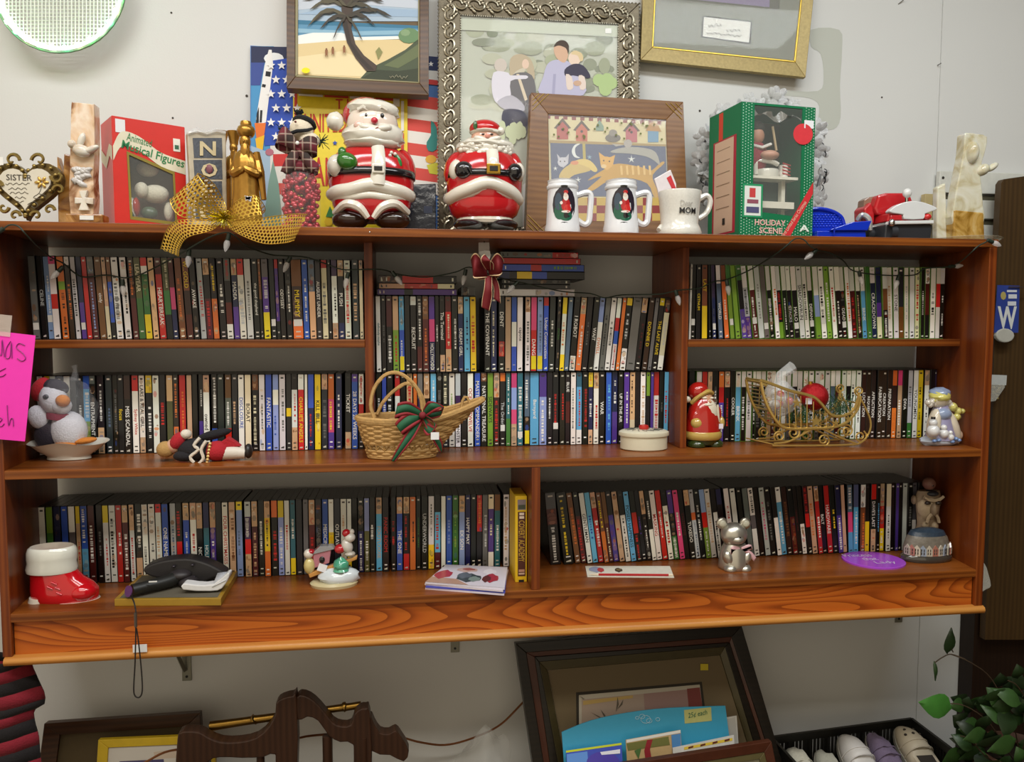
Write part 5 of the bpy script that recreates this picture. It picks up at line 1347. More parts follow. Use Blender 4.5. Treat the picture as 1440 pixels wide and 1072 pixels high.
ob.flat('inset_card', [('#1a8a58', bx4(.03, .15, .3, .4)), ('#d6dcd6', bx4(.055, .165, .275, .385)), ('#c03a3a', bx4(.12, .3, .2, .37)), ('#8a4a5a', bx4(.09, .255, .24, .285)), ('#4a4a72', bx4(.08, .185, .25, .23))], t, off=.0024)
b = B(); b.lathe([(.125*ob.w, 0), (.125*ob.w, .0008)], ob.q(.83, .795, .002), 24, rot=R3(90, 0, 0)); b.build('round_sticker', mat('#d0333c', .4), t); ob.flat('price_label', [('#e4e6ea', bx4(.84, .84, .97, .9))], t, off=.0035); b = B(); text(b, 'A', ob.q(.81, .06, .003), ob.u, Z, .14*ob.w, .05*ob.h, None, .03); b.build('maker_mark', mat('#dce8dc', .5), t, smooth=False)
b = B(); b.quad([ob.q(.01, .01, -.145), ob.q(.99, .01, -.145), ob.q(.99, .99, -.145), ob.q(.01, .99, -.145)]); b.build('liner', matte('#4a382c'), t, smooth=False)
def ibox(n, u0, u1, v0, v1, o0, o1, m): b = B(); q = ob.q; b.add([q(u0, v0, o0), q(u1, v0, o0), q(u1, v0, o1), q(u0, v0, o1), q(u0, v1, o0), q(u1, v1, o0), q(u1, v1, o1), q(u0, v1, o1)], [(0, 3, 2, 1), (4, 5, 6, 7), (0, 1, 5, 4), (1, 2, 6, 5), (2, 3, 7, 6), (3, 0, 4, 7)]); return b.build(n, m, t, smooth=False)
ibox('table_top', .17, .82, .455, .475, -.01, -.1, mat('#d8d4c4', .4)); ibox('lower_shelf', .3, .78, .235, .285, -.012, -.1, mat('#d4d0c0', .4)); [ibox('table_leg', u, u+.05, .02, .455, -.03, -.045, mat('#c8c4b4', .4)) for u in (.2, .66)]; ibox('curtain', .17, .8, .3, .45, -.05, -.055, matte('#2c3a34'))
b = B(); eb(b, ob, .36, .64, -.06, (.17, .14, .22)); b.build('doll_sweater', cloth('#8a2434'), t); b = B(); eb(b, ob, .37, .8, -.055, (.1, .1, .11)); b.build('doll_head', mat('#c08a70', .5), t); b = B(); eb(b, ob, .36, .87, -.06, (.12, .12, .08)); b.build('doll_hair', cloth('#3a3430'), t); b = B(); b.tube([ob.q(.28, .72, -.04), ob.q(.38, .7, -.03), ob.q(.5, .73, -.03)], .004, 6); b.build('doll_collar', cloth('#d8d4cc'), t); b = B(); eb(b, ob, .48, .645, -.03, (.12, .09, .06)); b.build('doll_arm', mat('#b98a74', .5), t); b = B(); b.tube([ob.q(.5, .86, -.025), ob.q(.56, .68, -.025)], .003, 6); b.build('baton', mat('#b09a78', .5), t)
b = B(); b.lathe([(.15*ob.w, 0), (.16*ob.w, .012), (.15*ob.w, .02)], ob.q(.5, .48, -.05), 20); b.build('drum', cer('#cfccc0'), t); b = B(); b.tube(smooth([ob.q(.33, .5, -.04), ob.q(.34, .6, -.04), ob.q(.5, .6, -.03), ob.q(.6, .58, -.03)], 4), .006, 8); b.build('cake_rim', cer('#d4d0c4'), t)
b = B(); b.lathe([(.06*ob.w, 0), (.06*ob.w, .034)], ob.q(.71, .475, -.04), 16); b.build('striped_cup', cer('#d8d4cc'), t); b = B(); [b.tube([ob.q(.66, .49+i*.025, -.028), ob.q(.77, .475+i*.025, -.028)], .0018, 4) for i in range(1, 5)]; b.build('cup_stripe', cer('#b03838'), t)
b = B(); b.quad([ob.q(*w_, -.0006) for w_ in win]); b.build('window_film', mat('#dfe6e0', .04, 0, 0, alpha=.1), t, smooth=False)
b = B(); A_ = [ob.q(.17+.65*i/12, .985-.05*abs(math.sin(i*.9))-.02, -.004-.01*math.sin(i*1.3)) for i in range(13)]; C_ = [ob.q(.17+.65*i/12, .90+.03*math.sin(i*.8), -.002) for i in range(13)]; b.strip(A_, C_); b.build('torn_film', mat('#a8a49c', .12, 0, 0, alpha=.45), t)
# blue plastic sled basket
g = G(1180, 333, .06, 'blue_tray', 'glossy blue plastic sleigh tray with woven curved back', 'tray'); g.o.location.z = 0; BL = mat('#0f30b4', .2, 0, .06); yb = row0(1180, .06)
b = B(); ar = s2([(1148, 292), (1162, 291), (1180, 295), (1192, 303), (1196, 314)], 5); b.prism(ccw([g.p(x, y, .03) for x, y in ar+[(1196, 324), (1148, 324)]]), .006); b.build('curved_back', BL, g.o, smooth=False, bevel=.002)
b = B(); b.prism(ccw([g.p(x, y, -.01) for x, y in [(1165, 325), (1217, 325), (1223, 311), (1196, 313), (1166, 323)]]), .05); b.build('front_lip', BL, g.o, smooth=False, bevel=.003); b = B(); b.prism(ccw([g.p(x, y, -.004) for x, y in [(1148, yb), (1217, yb), (1216, 325), (1148, 325)]]), .04); b.build('base', BL, g.o, smooth=False, bevel=.002); b = B(); b.tube([g.p(x, y, .028) for x, y in ar], 2.4*g.k, 8); b.build('rim', BL, g.o)
b = B(); [b.ell(g.p(1152+i*4.4+(2 if j % 2 else 0), 300+j*3.2, .029), (.0032, .002, .0018), 8, 5) for j in range(6) for i in range(10) if 1152+i*4.4 < 1192]; b.build('woven_texture', mat('#2848d0', .15), g.o); b = B(); b.tube([g.p(1170, yb, -.006), g.p(1170, 322, -.012)], .002, 6); b.build('rib', BL, g.o)
# red toy car
g = G(1268, 334, .06, 'toy_car', 'red and white vintage toy car with round hood ornament', 'toy car'); g.o.location.z = 0; yb = row0(1268, .06); CRR = mat('#b82228', .2, 0, .06, coat=.5); CWH = mat('#d4d6d6', .25, 0, .04, coat=.3); GR = mat('#2a2c30', .35)
def pr(n, pts, dy, th, m, bev=.004): b = B(); b.prism(ccw([g.p(x, y, dy) for x, y in pts]), th); return b.build(n, m, g.o, smooth=False, bevel=bev)
pr('chassis', [(1240, yb), (1306, yb), (1308, 316), (1242, 316)], -.01, .09, GR); pr('bumper', [(1244, 317), (1307, 316), (1307, 311), (1246, 312)], -.018, .02, CWH, .002); pr('front_body', [(1246, 312), (1306, 312), (1306, 300), (1248, 300)], -.004, .09, CRR, .003)
pr('bonnet', s2([(1246, 298), (1256, 290), (1270, 285), (1284, 284), (1298, 287), (1312, 293), (1310, 297), (1296, 302), (1294, 309), (1267, 309), (1266, 303), (1252, 301)], 2, True), -.014, .02, CWH, .003); pr('cabin', [(1244, 300), (1240, 290), (1246, 271), (1258, 268), (1286, 268), (1292, 272), (1297, 286), (1296, 300)], .03, .07, CRR, .006); pr('windscreen', [(1232, 294), (1234, 276), (1240, 272), (1248, 271), (1248, 290)], .055, .03, mat('#8a6a58', .15), .002); pr('door', [(1230, 312), (1229, 290), (1238, 280), (1244, 296), (1243, 312)], .04, .05, CRR, .004)
pr('headlamp', [(1248, 311), (1265, 310), (1264, 303), (1249, 304)], -.012, .01, CRR, .002); g.ep('headlamp', mat('#c02828', .15, emit=0), 1300, 306, 5, 4, 4, -.012); g.ep('lamp_bezel', CHROME, 1247, 315, 4, 5, 4, -.02)
b = B(); g.e(b, 1275, 272, 6, 6, 5, -.002); b.build('hood_ornament', mat('#d8d8d6', .2), g.o); b = B(); b.tube([g.p(1275, 278), g.p(1275, 284)], .004, 8); b.build('ornament_stem', CHROME, g.o)
for wx in (1232, 1248):
    b = B(); b.lathe([(.006, 0), (.019, .002), (.019, .018), (.006, .02)], g.p(wx, 325, .05 if wx == 1232 else 0), 20, rot=R3(0, 90, 0)); zz = min(v.z for v in b.v); b.v = [v-Vector((0, 0, zz)) for v in b.v]; b.build('wheel', GR, g.o)
b = B(); b.tube([g.p(1222, 306, .05), g.p(1226, 299, .04), g.p(1232, 306, .03), g.p(1234, 322, .03)], [.006, .007, .007, .005], 8); b.build('fender', mat('#b0b2b2', .25, .5), g.o)
# tall pale onyx figure at the right end
g = G(1360, 333, .10, 'onyx_figure', 'tall translucent pale onyx figure with amber base near slatwall', 'figurine'); g.o.location.z = 0; yb = row0(1360, .1); ON4 = onyx('onyx_cream', '#b8ac88', '#cfcab2', '#d8d6c8'); ON5 = onyx('onyx_honey', '#8a6420', '#b8924a', '#ccb47c')
def colm(n, pts, dy, th, m, bev=.004): b = B(); b.prism(ccw([g.p(x, y, dy) for x, y in pts]), th); return b.build(n, m, g.o, smooth=False, bevel=bev)
colm('column', s2([(1336, 318), (1378, 318), (1378, 290), (1376, 262), (1374, 240), (1381, 215), (1384, 194), (1370, 190), (1354, 188), (1352, 196), (1350, 220), (1342, 260), (1337, 290)], 2, True), -.012, .03, ON4); colm('amber_base', s2([(1335, yb), (1380, yb), (1378, 300), (1336, 296)], 1, True), -.014, .036, ON5); colm('side_slab', [(1321, yb), (1336, yb), (1334, 256), (1322, 262)], .01, .02, ON4)
b = B(); g.e(b, 1378, 240, 10, 7, 8, -.008, R3(0, -30, 0)); g.e(b, 1392, 236, 9, 4, 5, -.008, R3(0, -35, 0)); g.e(b, 1362, 216, 8, 14, 9, -.012); b.build('bird', ON4, g.o)
t = thing('clear_dish', 'clear glass dish edge under the pale onyx figure', 'dish', g.p(1360, yb)); t.location.z = 0
b = B(); b.lathe([(.072, .001), (.082, .004), (.088, .010), (.086, .011), (.072, .003)], Vector((g.p(1352, 330).x, .092, 0)), 32, cap=False); b.build('dish', mat('#dcdcc8', .05, 0, 0, alpha=.3), t)
# ------------------------------------------------------------------ things on the middle and bottom shelves
GSL = []
def GS(px, py, z, name, label, cat, group=None, back=0.):
    y = onz(px, py, z).y; g = G(px, py, y+back, name, label, cat, group); g.o.location.z = z; g.z0 = z; GSL.append((g.o, z)); return g
def floorz(b, z): b.v = [Vector((v.x, v.y, max(v.z, z))) for v in b.v]
def tri(name, cl, m, par, cols=('#8a1c24', '#1c5a3a', '#8a1c24'), w=(.22, .78)):
    """striped ribbon: three bands across"""
    A = smooth([a for a, _ in cl], 5); C = smooth([q for _, q in cl], 5); b = B(); t = (0, w[0], w[1], 1)
    for i in range(3): b.strip([a.lerp(c_, t[i]) for a, c_ in zip(A, C)], [a.lerp(c_, t[i+1]) for a, c_ in zip(A, C)], cols[i])
    return b.build(name, m, par, solid=.0006, angle=80)
# white dish
g = GS(95, 650, ZM, 'porcelain_dish', 'white boat-shaped porcelain dish holding the bagged penguin', 'dish', back=.045); k = g.k; yb = 536+FPX*((Vector((g.base.x, g.y, ZM))-CAM).dot(_d))/((Vector((g.base.x, g.y, ZM))-CAM).dot(_f))
wv = lambda v: Vector((v.x, v.y, v.z+(.004*math.sin(3*math.atan2(v.y, v.x))+.05*abs(v.x)*abs(v.x)*12*.1)*min(1, v.z/.03)))
b = B(); c0 = Vector((g.base.x+.004, g.y, ZM)); b.lathe([(r*k, z_*k) for r, z_ in [(26, 0), (31, 1), (30, 5), (33, 8), (46, 17), (55, 25), (57, 26), (54, 26), (44, 18), (30, 9), (1, 8)]], c0, 48, 1, .62, cap=False, warp=wv); b.build('dish', cer('#d8d4c8', .04), g.o)
dish_y = g.y
# plush penguin in a clear bag, sitting in the dish
g = G(77, 622, dish_y, 'plush_penguin', 'plush penguin with red hat and orange beak wrapped in clear plastic', 'plush toy'); g.o.location.z = ZM+.02
PW, PK, PO = cloth('#d4d4dc'), cloth('#2a2430'), cloth('#c87a2c')
g.ep('body', PW, 92, 606, 26, 30, 22); g.ep('back', PK, 66, 612, 24, 26, 22, .008); g.ep('head', PW, 72, 562, 19, 24, 18, -.005, R3(0, -18, 0)); g.ep('head_cap', PK, 72, 545, 18, 12, 18, .006, R3(0, 20, 0)); g.ep('cheek', PW, 86, 570, 14, 13, 13, -.016); g.ep('beak', PO, 92, 562, 10, 9, 9, -.032, R3(0, 10, 0))
ey = g.ep('eye', mat('#4a4850', .2), 68, 557, 4.5, 4, 2.5, -.03); g.ep('pupil', BLACK, 69, 557, 2, 2.4, 1.5, -.0325, parent=ey); b = B(); b.lathe([(19*k, -5*k), (20*k, 0), (19*k, 5*k)], g.p(80, 585), 20, 1, .9, rot=R3(0, 6, 0)); b.build('collar', cloth('#8a1c3c'), g.o); g.ep('hat', cloth('#a81c28'), 52, 548, 13, 19, 14, .004, R3(0, 25, 0)); g.ep('wing', PW, 52, 586, 14, 18, 9, -.012, R3(0, -15, 0)); g.ep('foot', PO, 92, 624, 16, 5, 10, -.02); g.ep('foot', PO, 118, 619, 17, 5, 10, -.012, R3(0, -8, 0))
b = B(); b.ell(g.p(89, 578, 0), (42*k, 34*k, 50*k), 26, 18, warp=lambda v: v*(1+.13*mnoise.noise(v*2.6)+.06*mnoise.noise(v*7))); b.tube([g.p(100, 535), g.p(101, 520), g.p(99, 514)], [.01, .004, .008], 7); b.build('plastic_bag', mat('#f0f2f6', .08, 0, 0, 30, .6, alpha=.07), g.o)
for o_ in g.o.children_recursive:
    if o_.parent == g.o: o_.location.x += .0075
# doll lying on its back
g = GS(290, 651, ZM, 'christmas_doll', 'small doll in black coat and red skirt lying on its back', 'doll', back=.03); k = g.k
CO = cloth('#17151a'); RD = cloth('#a81a26'); WH = cloth('#d8cfc0')
g.ep('hair', cloth('#b08c54'), 233, 632, 13, 12, 12); g.ep('head', mat('#d0a48a', .5), 245, 627, 11, 11, 11); g.ep('hat', RD, 251, 620, 10, 15, 11, -.005, R3(0, 35, 0)); g.ep('hat_fur', WH, 263, 610, 8, 7, 8, -.008); g.ep('coat', CO, 275, 632, 26, 16, 18, 0, R3(0, 8, 0)); g.ep('sleeve', CO, 300, 612, 26, 7, 9, .006, R3(0, -14, 0)); g.ep('sleeve', CO, 262, 640, 16, 8, 9, -.015)
for pts in ([(285, 614), (277, 624), (283, 630), (272, 640), (277, 648)], [(294, 618), (287, 630), (290, 642), (284, 650)]): b = B(); b.tube([g.p(x, y, -.026) for x, y in s2(pts, 3)], 2.4*k, 6); b.build('fur_trim', WH, g.o)
b = B(); g.e(b, 306, 634, 18, 15, 16, -.004); b.build('skirt', RD, g.o); b = B(); b.prism(ccw([g.p(x, y, -.012) for x, y in [(304, 626), (322, 614), (334, 622), (340, 627), (312, 630)]]), .02); b.build('skirt_flare', RD, g.o, bevel=.002, smooth=False); b = B(); [g.e(b, 299-i*.7, 622+i*4.4, 2.6, 2.4, 2.4, -.024, n=8, m=6) for i in range(7)]; b.build('gold_trim', mat('#d8b878', .4, .5), g.o)
b = B(); b.tube([g.p(312, 637, -.006), g.p(330, 636, -.006), g.p(346, 637, -.006)], [10*k, 10*k, 8*k], 12); b.build('leg', mat('#cfc8bc', .5, 0, .06), g.o); b = B(); g.e(b, 350, 634, 6, 11, 10, -.004); floorz(b, ZM+.001); b.build('shoe', mat('#23201e', .4), g.o)
# wicker basket with plaid bow
g = GS(565, 647, ZM, 'wicker_basket', 'boat-shaped wicker basket with looped handle and plaid bow', 'basket', back=.042); k = g.k; WK = mat('#b8925a', .55, 0, .35, 120, .3); WK2 = mat('#a07c46', .6, 0, .35, 120, .3)
zb_ = ZM; x0 = g.p(565, 600).x
def bask(t, a):   # point on the basket wall
    rx_ = (46+t*26+t*t*8)*k; ry = (25+t*6)*k; cx = x0+(t*8+t*t*10)*k; ca, sa = math.cos(a), math.sin(a)
    z_ = ZM+.003+t*56*k; lift = (t**1.6)*(max(0, ca)**2)*24*k; dip = -(t**2)*(max(0, -sa*.6+.1))*6*k
    ext = (t**1.5)*(max(0, ca)**3)*18*k
    return Vector((cx+rx_*ca+ext, g.y+ry*sa*(1-.35*t*max(0, ca)**2), z_+lift+dip))
NR, NA = 15, 60
b = B()
for i in range(NR):
    t = (i+.5)/NR
    if i in (3, 4): continue
    pts = []
    for j in range(NA):
        a = 2*math.pi*j/NA; p = bask(t, a); c_ = Vector((x0, g.y, p.z)); d_ = (p-c_).normalized(); pts.append(p+d_*(.0016*(1 if (j//2+i) % 2 else -1)))
    b.tube(pts, 2.3*k, 5, True)
o = b.build('woven_strand', WK, g.o); o['kind'] = 'stuff'
b = B()
for j in range(24): a = 2*math.pi*j/24; b.tube([bask(t/8, a) for t in range(9)], 1.6*k, 5)
for j in range(24):
    a = 2*math.pi*j/24; a2 = 2*math.pi*(j+1)/24; b.tube([bask(.2, a), bask(.31, (a+a2)/2), bask(.2, a2)], 1.3*k, 4)
o = b.build('stake', WK2, g.o); o['kind'] = 'stuff'
b = B(); b.tube([bask(.02, 2*math.pi*j/40) for j in range(40)], 3*k, 6, True); b.build('base_braid', WK, g.o); b = B(); b.tube([bask(1, 2*math.pi*j/48) for j in range(48)], 4*k, 6, True); b.tube([bask(.95, 2*math.pi*j/48) for j in range(48)], 3.4*k, 6, True); b.build('rim_braid', WK, g.o); b = B(); b.add([bask(.04, 2*math.pi*j/40) for j in range(40)], [tuple(range(40))]); b.build('bottom', WK2, g.o, smooth=False)
for pts, dy in (([(527, 586), (522, 568), (527, 545), (540, 528), (556, 523), (572, 530), (586, 545), (592, 562), (594, 590)], -.03), ([(530, 585), (538, 568), (552, 553), (570, 541), (584, 545), (592, 556), (596, 566), (600, 590)], .03)):
    b = B(); P_ = [g.p(x, y, dy) for x, y in s2(pts, 4)]; b.tube(P_, 2.6*k, 6); b.tube([p+Vector((.0022*math.cos(i*1.1), .0022*math.sin(i*1.1), .002*math.sin(i*1.1))) for i, p in enumerate(P_)], 1.6*k, 5); b.build('handle', WK, g.o)
b = B(); b.tube([g.p(655+6*math.cos(a*.6283), 573+15*math.sin(a*.6283), 0) for a in range(10)], 2*k, 6, True); b.build('ring_handle', WK, g.o)
t = thing('plaid_bow', 'red and green plaid ribbon bow tied to the wicker basket', 'bow', g.p(592, 580, -.062)); c = lambda x, y, d=-.07: g.p(x, y, d)
for cl in ([(c(592, 572), c(592, 584)), (c(575, 560, -.09), c(572, 578, -.09)), (c(560, 562, -.09), c(556, 582, -.09)), (c(566, 566, -.07), c(562, 584, -.07)), (c(590, 575), c(590, 586))], [(c(594, 572), c(594, 584)), (c(600, 560, -.09), c(612, 572, -.09)), (c(612, 562, -.08), c(620, 570, -.08)), (c(622, 570, -.07), c(616, 582, -.07)), (c(594, 576), c(596, 586))], [(c(590, 574), c(594, 586)), (c(570, 576, -.09), c(580, 594, -.09)), (c(556, 590, -.09), c(566, 604, -.09)), (c(570, 592, -.075), c(578, 602, -.075)), (c(590, 582), c(594, 590))], [(c(592, 578), c(598, 584)), (c(604, 582, -.09), c(612, 592, -.09)), (c(612, 594, -.085), c(600, 606, -.085)), (c(600, 590, -.075), c(594, 600, -.075))]): tri('loop', cl, PAPER, t)
for cl in ([(c(586, 582), c(594, 586)), (c(572, 600, -.085), c(584, 606, -.085)), (c(560, 620, -.088), c(570, 624, -.088)), (c(550, 640, -.08), c(556, 642, -.08))], [(c(592, 584), c(598, 582)), (c(602, 604, -.08), c(612, 602, -.08)), (c(612, 622, -.075), c(620, 616, -.075)), (c(618, 630, -.07), c(620, 628, -.07))]): tri('tail', cl, PAPER, t)
B().ell(g.p(593, 579, -.078), (5*k, 4*k, 5*k), 10, 8).build('knot', matte('#7a1c24'), t); B().box(g.p(604, 611, -.09), g.p(615, 601, -.0895)).build('price_sticker', matte('#e4e4e6'), t, smooth=False)
# round tin with red knob
g = GS(905, 636, ZM, 'round_tin', 'low cream oval tin with decorated lid and red knob', 'tin', back=.05); k = g.k; c0 = Vector((g.base.x, g.y, ZM)); CT = mat('#d2ccb4', .3, 0, .04)
B().lathe([(30*k, 0), (32*k, 1.5*k), (32*k, 20*k)], c0, 40, 1, .8).build('tin_body', CT, g.o); b = B(); b.lathe([(34*k, 19*k), (34.5*k, 21*k), (34*k, 24*k), (30*k, 26*k), (1*k, 27*k)], c0, 40, 1, .8); b.build('lid', CT, g.o); b = B(); b.lathe([(.5*k, 0), (6*k, .5*k), (7*k, 3*k), (6*k, 6*k), (1*k, 7*k)], c0+Z*26.5*k, 16); b.build('knob', mat('#b82a24', .3), g.o)
b = B()
for i in range(16): a = i*.393; b.tube([c0+Vector(((14+12*q)*math.cos(a+q*.3)*k, (11+10*q)*math.sin(a+q*.3)*k, 26.9*k+.0004)) for q in (0, .3, .6, 1)], .0006, 4)
b.build('lid_decoration', matte('#3a3a38'), g.o)
# small standing Santa figurine
g = GS(990, 630, ZM, 'santa_figurine', 'small glazed Santa figurine with long white beard and green boots', 'figurine', back=.03); k = g.k; yb = 630; SR = cer('#a81e18'); SY = cer('#b89a50'); SGn = cer('#2c3a18'); SB = cer('#d6cdb8')
g.lathe('coat', SR, 988, [(24, 612), (24, 600), (22, 588), (19, 574), (15, 564), (9, 556)], n=28, sy=.9); g.lathe('hem', SY, 988, [(23, 617), (25.5, 614), (25.5, 608), (23.5, 605)], n=28, sy=.9); g.lathe('trousers', SGn, 988, [(18, 624), (21, 620), (21, 614)], n=24, sy=.9)
for q in (-1, 1): b = B(); g.e(b, 990+q*13, 624, 12, 8, 14, -.012 if q < 0 else -.004); floorz(b, ZM+.001); b.build('boot', SGn, g.o)
g.ep('head', cer('#c89878'), 990, 562, 12, 12, 12); g.ep('hat', SR, 982, 550, 14, 12, 13, .002, R3(0, -20, 0)); g.ep('pompom', SB, 967, 562, 4.5, 4.5, 4.5); b = B(); b.tube([g.p(972, 567, -.004), g.p(980, 556, -.018), g.p(992, 550, -.018), g.p(1000, 553, -.006)], 3.2*k, 8); b.build('hat_brim', SY, g.o); g.ep('beard', SB, 994, 578, 12, 18, 10, -.014, R3(0, -12, 0)); b = B(); [b.tube([g.p(984+i*4, 568, -.024), g.p(990+i*3.2, 592, -.022)], 1.5*k, 5) for i in range(6)]; b.build('beard_strands', SB, g.o); g.ep('moustache', SB, 991, 568, 8, 3, 5, -.022); g.ep('nose', cer('#c08868'), 993, 564, 2.4, 2.2, 3, -.024); g.ep('eyebrow', SB, 987, 559, 4, 1.4, 2, -.02); g.ep('eyebrow', SB, 997, 559, 3.5, 1.4, 2, -.018)
g.ep('arm', SR, 976, 586, 9, 14, 11, -.008, R3(0, 15, 0)); g.ep('arm', SR, 1007, 582, 6, 12, 9, -.004); g.ep('mitten', SY, 976, 594, 9, 8, 8, -.022, R3(0, 15, 0)); g.ep('mitten', SY, 1011, 594, 5, 9, 6, -.012); B().box(g.p(1004, 601, -.032), g.p(1010, 594, -.0315)).build('price_sticker', matte('#dcd6e0'), g.o, smooth=False)
# gold wire sleigh
g = GS(1150, 630, ZM, 'gold_sleigh', 'gold wire sleigh with curled runners and little stars', 'sleigh', back=.005); GSL.pop(); g.dz = .0055; k = g.k; GW = mat('#d0b064', .35, .7, .15, 60)
side = [[(1070, 538), (1076, 540), (1090, 545), (1112, 553), (1140, 560), (1152, 568), (1164, 582), (1172, 588), (1186, 588), (1200, 580), (1206, 566), (1208, 555)], [(1070, 540), (1074, 560), (1082, 580), (1094, 598), (1108, 606), (1140, 606), (1172, 604), (1192, 596), (1206, 578), (1210, 560)]]
def spiral(cx, cy, r, a0, turns=1.4, d=1): return [(cx+r*(1-i/22)*math.cos(a0+d*i/16*turns*6.283), cy+r*(1-i/22)*math.sin(a0+d*i/16*turns*6.283)) for i in range(17)]
for q, dy in ((0, 0), (1, .085)):
    b = B()
    for pts in side: b.tube([g.p(x, y, dy) for x, y in s2(pts, 4)], 2.0*k, 6)
    b.build('side_frame', GW, g.o)
    b = B()
    for pts in ([(1086, 630), (1140, 630), (1190, 629), (1210, 626), (1222, 612), (1224, 595), (1216, 575), (1209, 562)], [(1088, 627), (1110, 624), (1140, 608), (1150, 604), (1180, 618), (1206, 628)], [(1120, 604), (1115, 600)]): b.tube([g.p(x, y, dy) for x, y in s2(pts, 4)], 1.3*k, 6)
    b.build('runner', GW, g.o)
    for cx, cy, r, a0, d in ((1096, 617, 8, 2.4, 1), (1116, 612, 9, -1.5, 1), (1158, 622, 9, 1.5, -1), (1191, 609, 9, -2.5, 1), (1210, 617, 9, -1, 1), (1208, 553, 7, 1.6, 1)): B().tube([g.p(x, y, dy) for x, y in spiral(cx, cy, r, a0, 1.5, d)], 1.2*k, 5).build('curl', GW, g.o)
    b = B()
    for i in range(13): x = 1090+i*9; b.tube([g.p(x, [548, 550, 552, 556, 560, 563, 568, 580, 590, 590, 589, 584, 576][i], dy), g.p(x+rw.uniform(-3, 3), [596, 602, 605, 606, 606, 606, 606, 606, 605, 603, 598, 592, 586][i], dy)], .6*k, 4)
    b.build('basket_wire', GW, g.o)
    for sx, sy, r in ((1147, 596, 9), (1120, 570, 7), (1175, 598, 5), (1160, 586, 4), (1192, 592, 5)): B().prism(ccw([g.p(x, y, dy-.003) for x, y in star(sx, sy, r)]), .003).build('star', GW, g.o, smooth=False)
for x, y in ((1070, 538), (1082, 580), (1108, 606), (1140, 606), (1172, 604), (1206, 570)): B().tube([g.p(x, y, 0), g.p(x, y, .085)], 1.2*k, 6).build('cross_bar', GW, g.o)
B().tube([g.p(1096, 630, 0), g.p(1070, 626, .085)], 1*k, 5).build('cross_bar', GW, g.o)
b = B()
for i in range(10): t_ = i/9; b.tube([g.p(1071+14*t_*1.3, 542+t_*52, 0), g.p(1071+14*t_*1.3, 542+t_*52, .085)], 1.0*k, 5)
b.build('seat_back', mat('#a8905a', .4, .7), g.o)
t = thing('ornament_ball', 'red glitter Christmas ball resting in the gold sleigh', 'ornament', g.p(1157, 580, .0425)); B().ell(g.p(1157, 563, .0425), (18.5*k,)*3, 24, 16).build('ball', mat('#b0141c', .25, .5, .5, 500, .8), t); B().lathe([(3*k, 0), (3*k, 4*k)], g.p(1152, 545.5, .0425), 10).build('cap', GOLD, t)
t = thing('pine_garland', 'dark green pine sprigs filling the gold sleigh', 'greenery', g.p(1160, 600, .04)); b = B()
for i in range(420):
    x, y = rw.uniform(1104, 1206), rw.uniform(576, 600); y = y if x < 1165 else y-8; a = rw.uniform(-2.6, -.5); l = rw.uniform(6, 15); p0 = g.p(x, y, rw.uniform(.01, .075)); p1 = p0+Vector((math.cos(a)*l*k, rw.uniform(-.008, .008), -math.sin(a)*l*k))
    if min((p-g.p(1157, 563, .0425)).length for p in (p0, (p0+p1)/2, p1)) < 19.5*k or any(((p.x-g.p(1106, 566).x)/(26*k))**2+((p.z-g.p(1106, 566).z)/(26*k))**2 < 1 for p in (p0, p1)): continue
    b.tube([p0, p1], .0006, 3)
o = b.build('needles', matte('#1e4428'), t); o['kind'] = 'stuff'
t = thing('bagged_candy', 'clear bag of white and red candies in the sleigh seat', 'candy bag', g.p(1110, 590, .04)); b = B(); b.ell(g.p(1108, 566, .0425), (24*k, 20*k, 23*k), 18, 12, R3(0, 20, 0), warp=lambda v: v*(1+.12*mnoise.noise(v*2.2))); b.tube([g.p(1108, 550, .04), g.p(1108, 532, .04), g.p(1126, 520, .04)], [.02, .012, .016], 7); b.build('bag', mat('#eef0f0', .08, 0, 0, 30, .5, alpha=.28), t)
for i in range(16): B().ell(g.p(1108+rw.uniform(-13, 13), 564+rw.uniform(-11, 13), .0425+rw.uniform(-.018, .018)), (6*k, 5*k, 5*k), 10, 7, R3(rw.uniform(0, 90), rw.uniform(0, 90), 0)).build('candy', cer(['#d8d4cc', '#c8303a', '#d8d4cc', '#b89a6a'][i % 4]), t)
B().box(g.p(1134, 572, .004), g.p(1143, 563, .0045)).build('price_sticker', matte('#dcd6e4'), t, smooth=False)
# angel with snowmen
g = GS(1325, 627, ZM, 'angel_figurine', 'pale blue and cream angel figurine with tiny snowmen at base', 'figurine', back=.018); k = g.k; BLU = cer('#8a98b4'); CRM = cer('#cfc4b0'); YL = cer('#c8c06a'); LAV = cer('#9894b4'); WHT = cer('#d4d4d4')
b = B(); g.e(b, 1323, 620, 26, 8, 14, 0, warp=lump(.12)); floorz(b, ZM); b.build('snow_base', cer('#b4bcc8'), g.o); g.lathe('gown', LAV, 1325, [(20, 618), (17, 605), (14, 590), (12, 578), (8, 570)], n=24, sy=.8); g.ep('cloak', CRM, 1313, 598, 7, 22, 10, -.008, R3(0, 8, 0)); g.ep('cloak', CRM, 1340, 600, 8, 24, 10, -.004, R3(0, -22, 0)); g.ep('cape_hem', cer('#d0b49c'), 1348, 612, 7, 8, 8, 0); g.ep('apron', BLU, 1325, 582, 11, 8, 8, -.012)
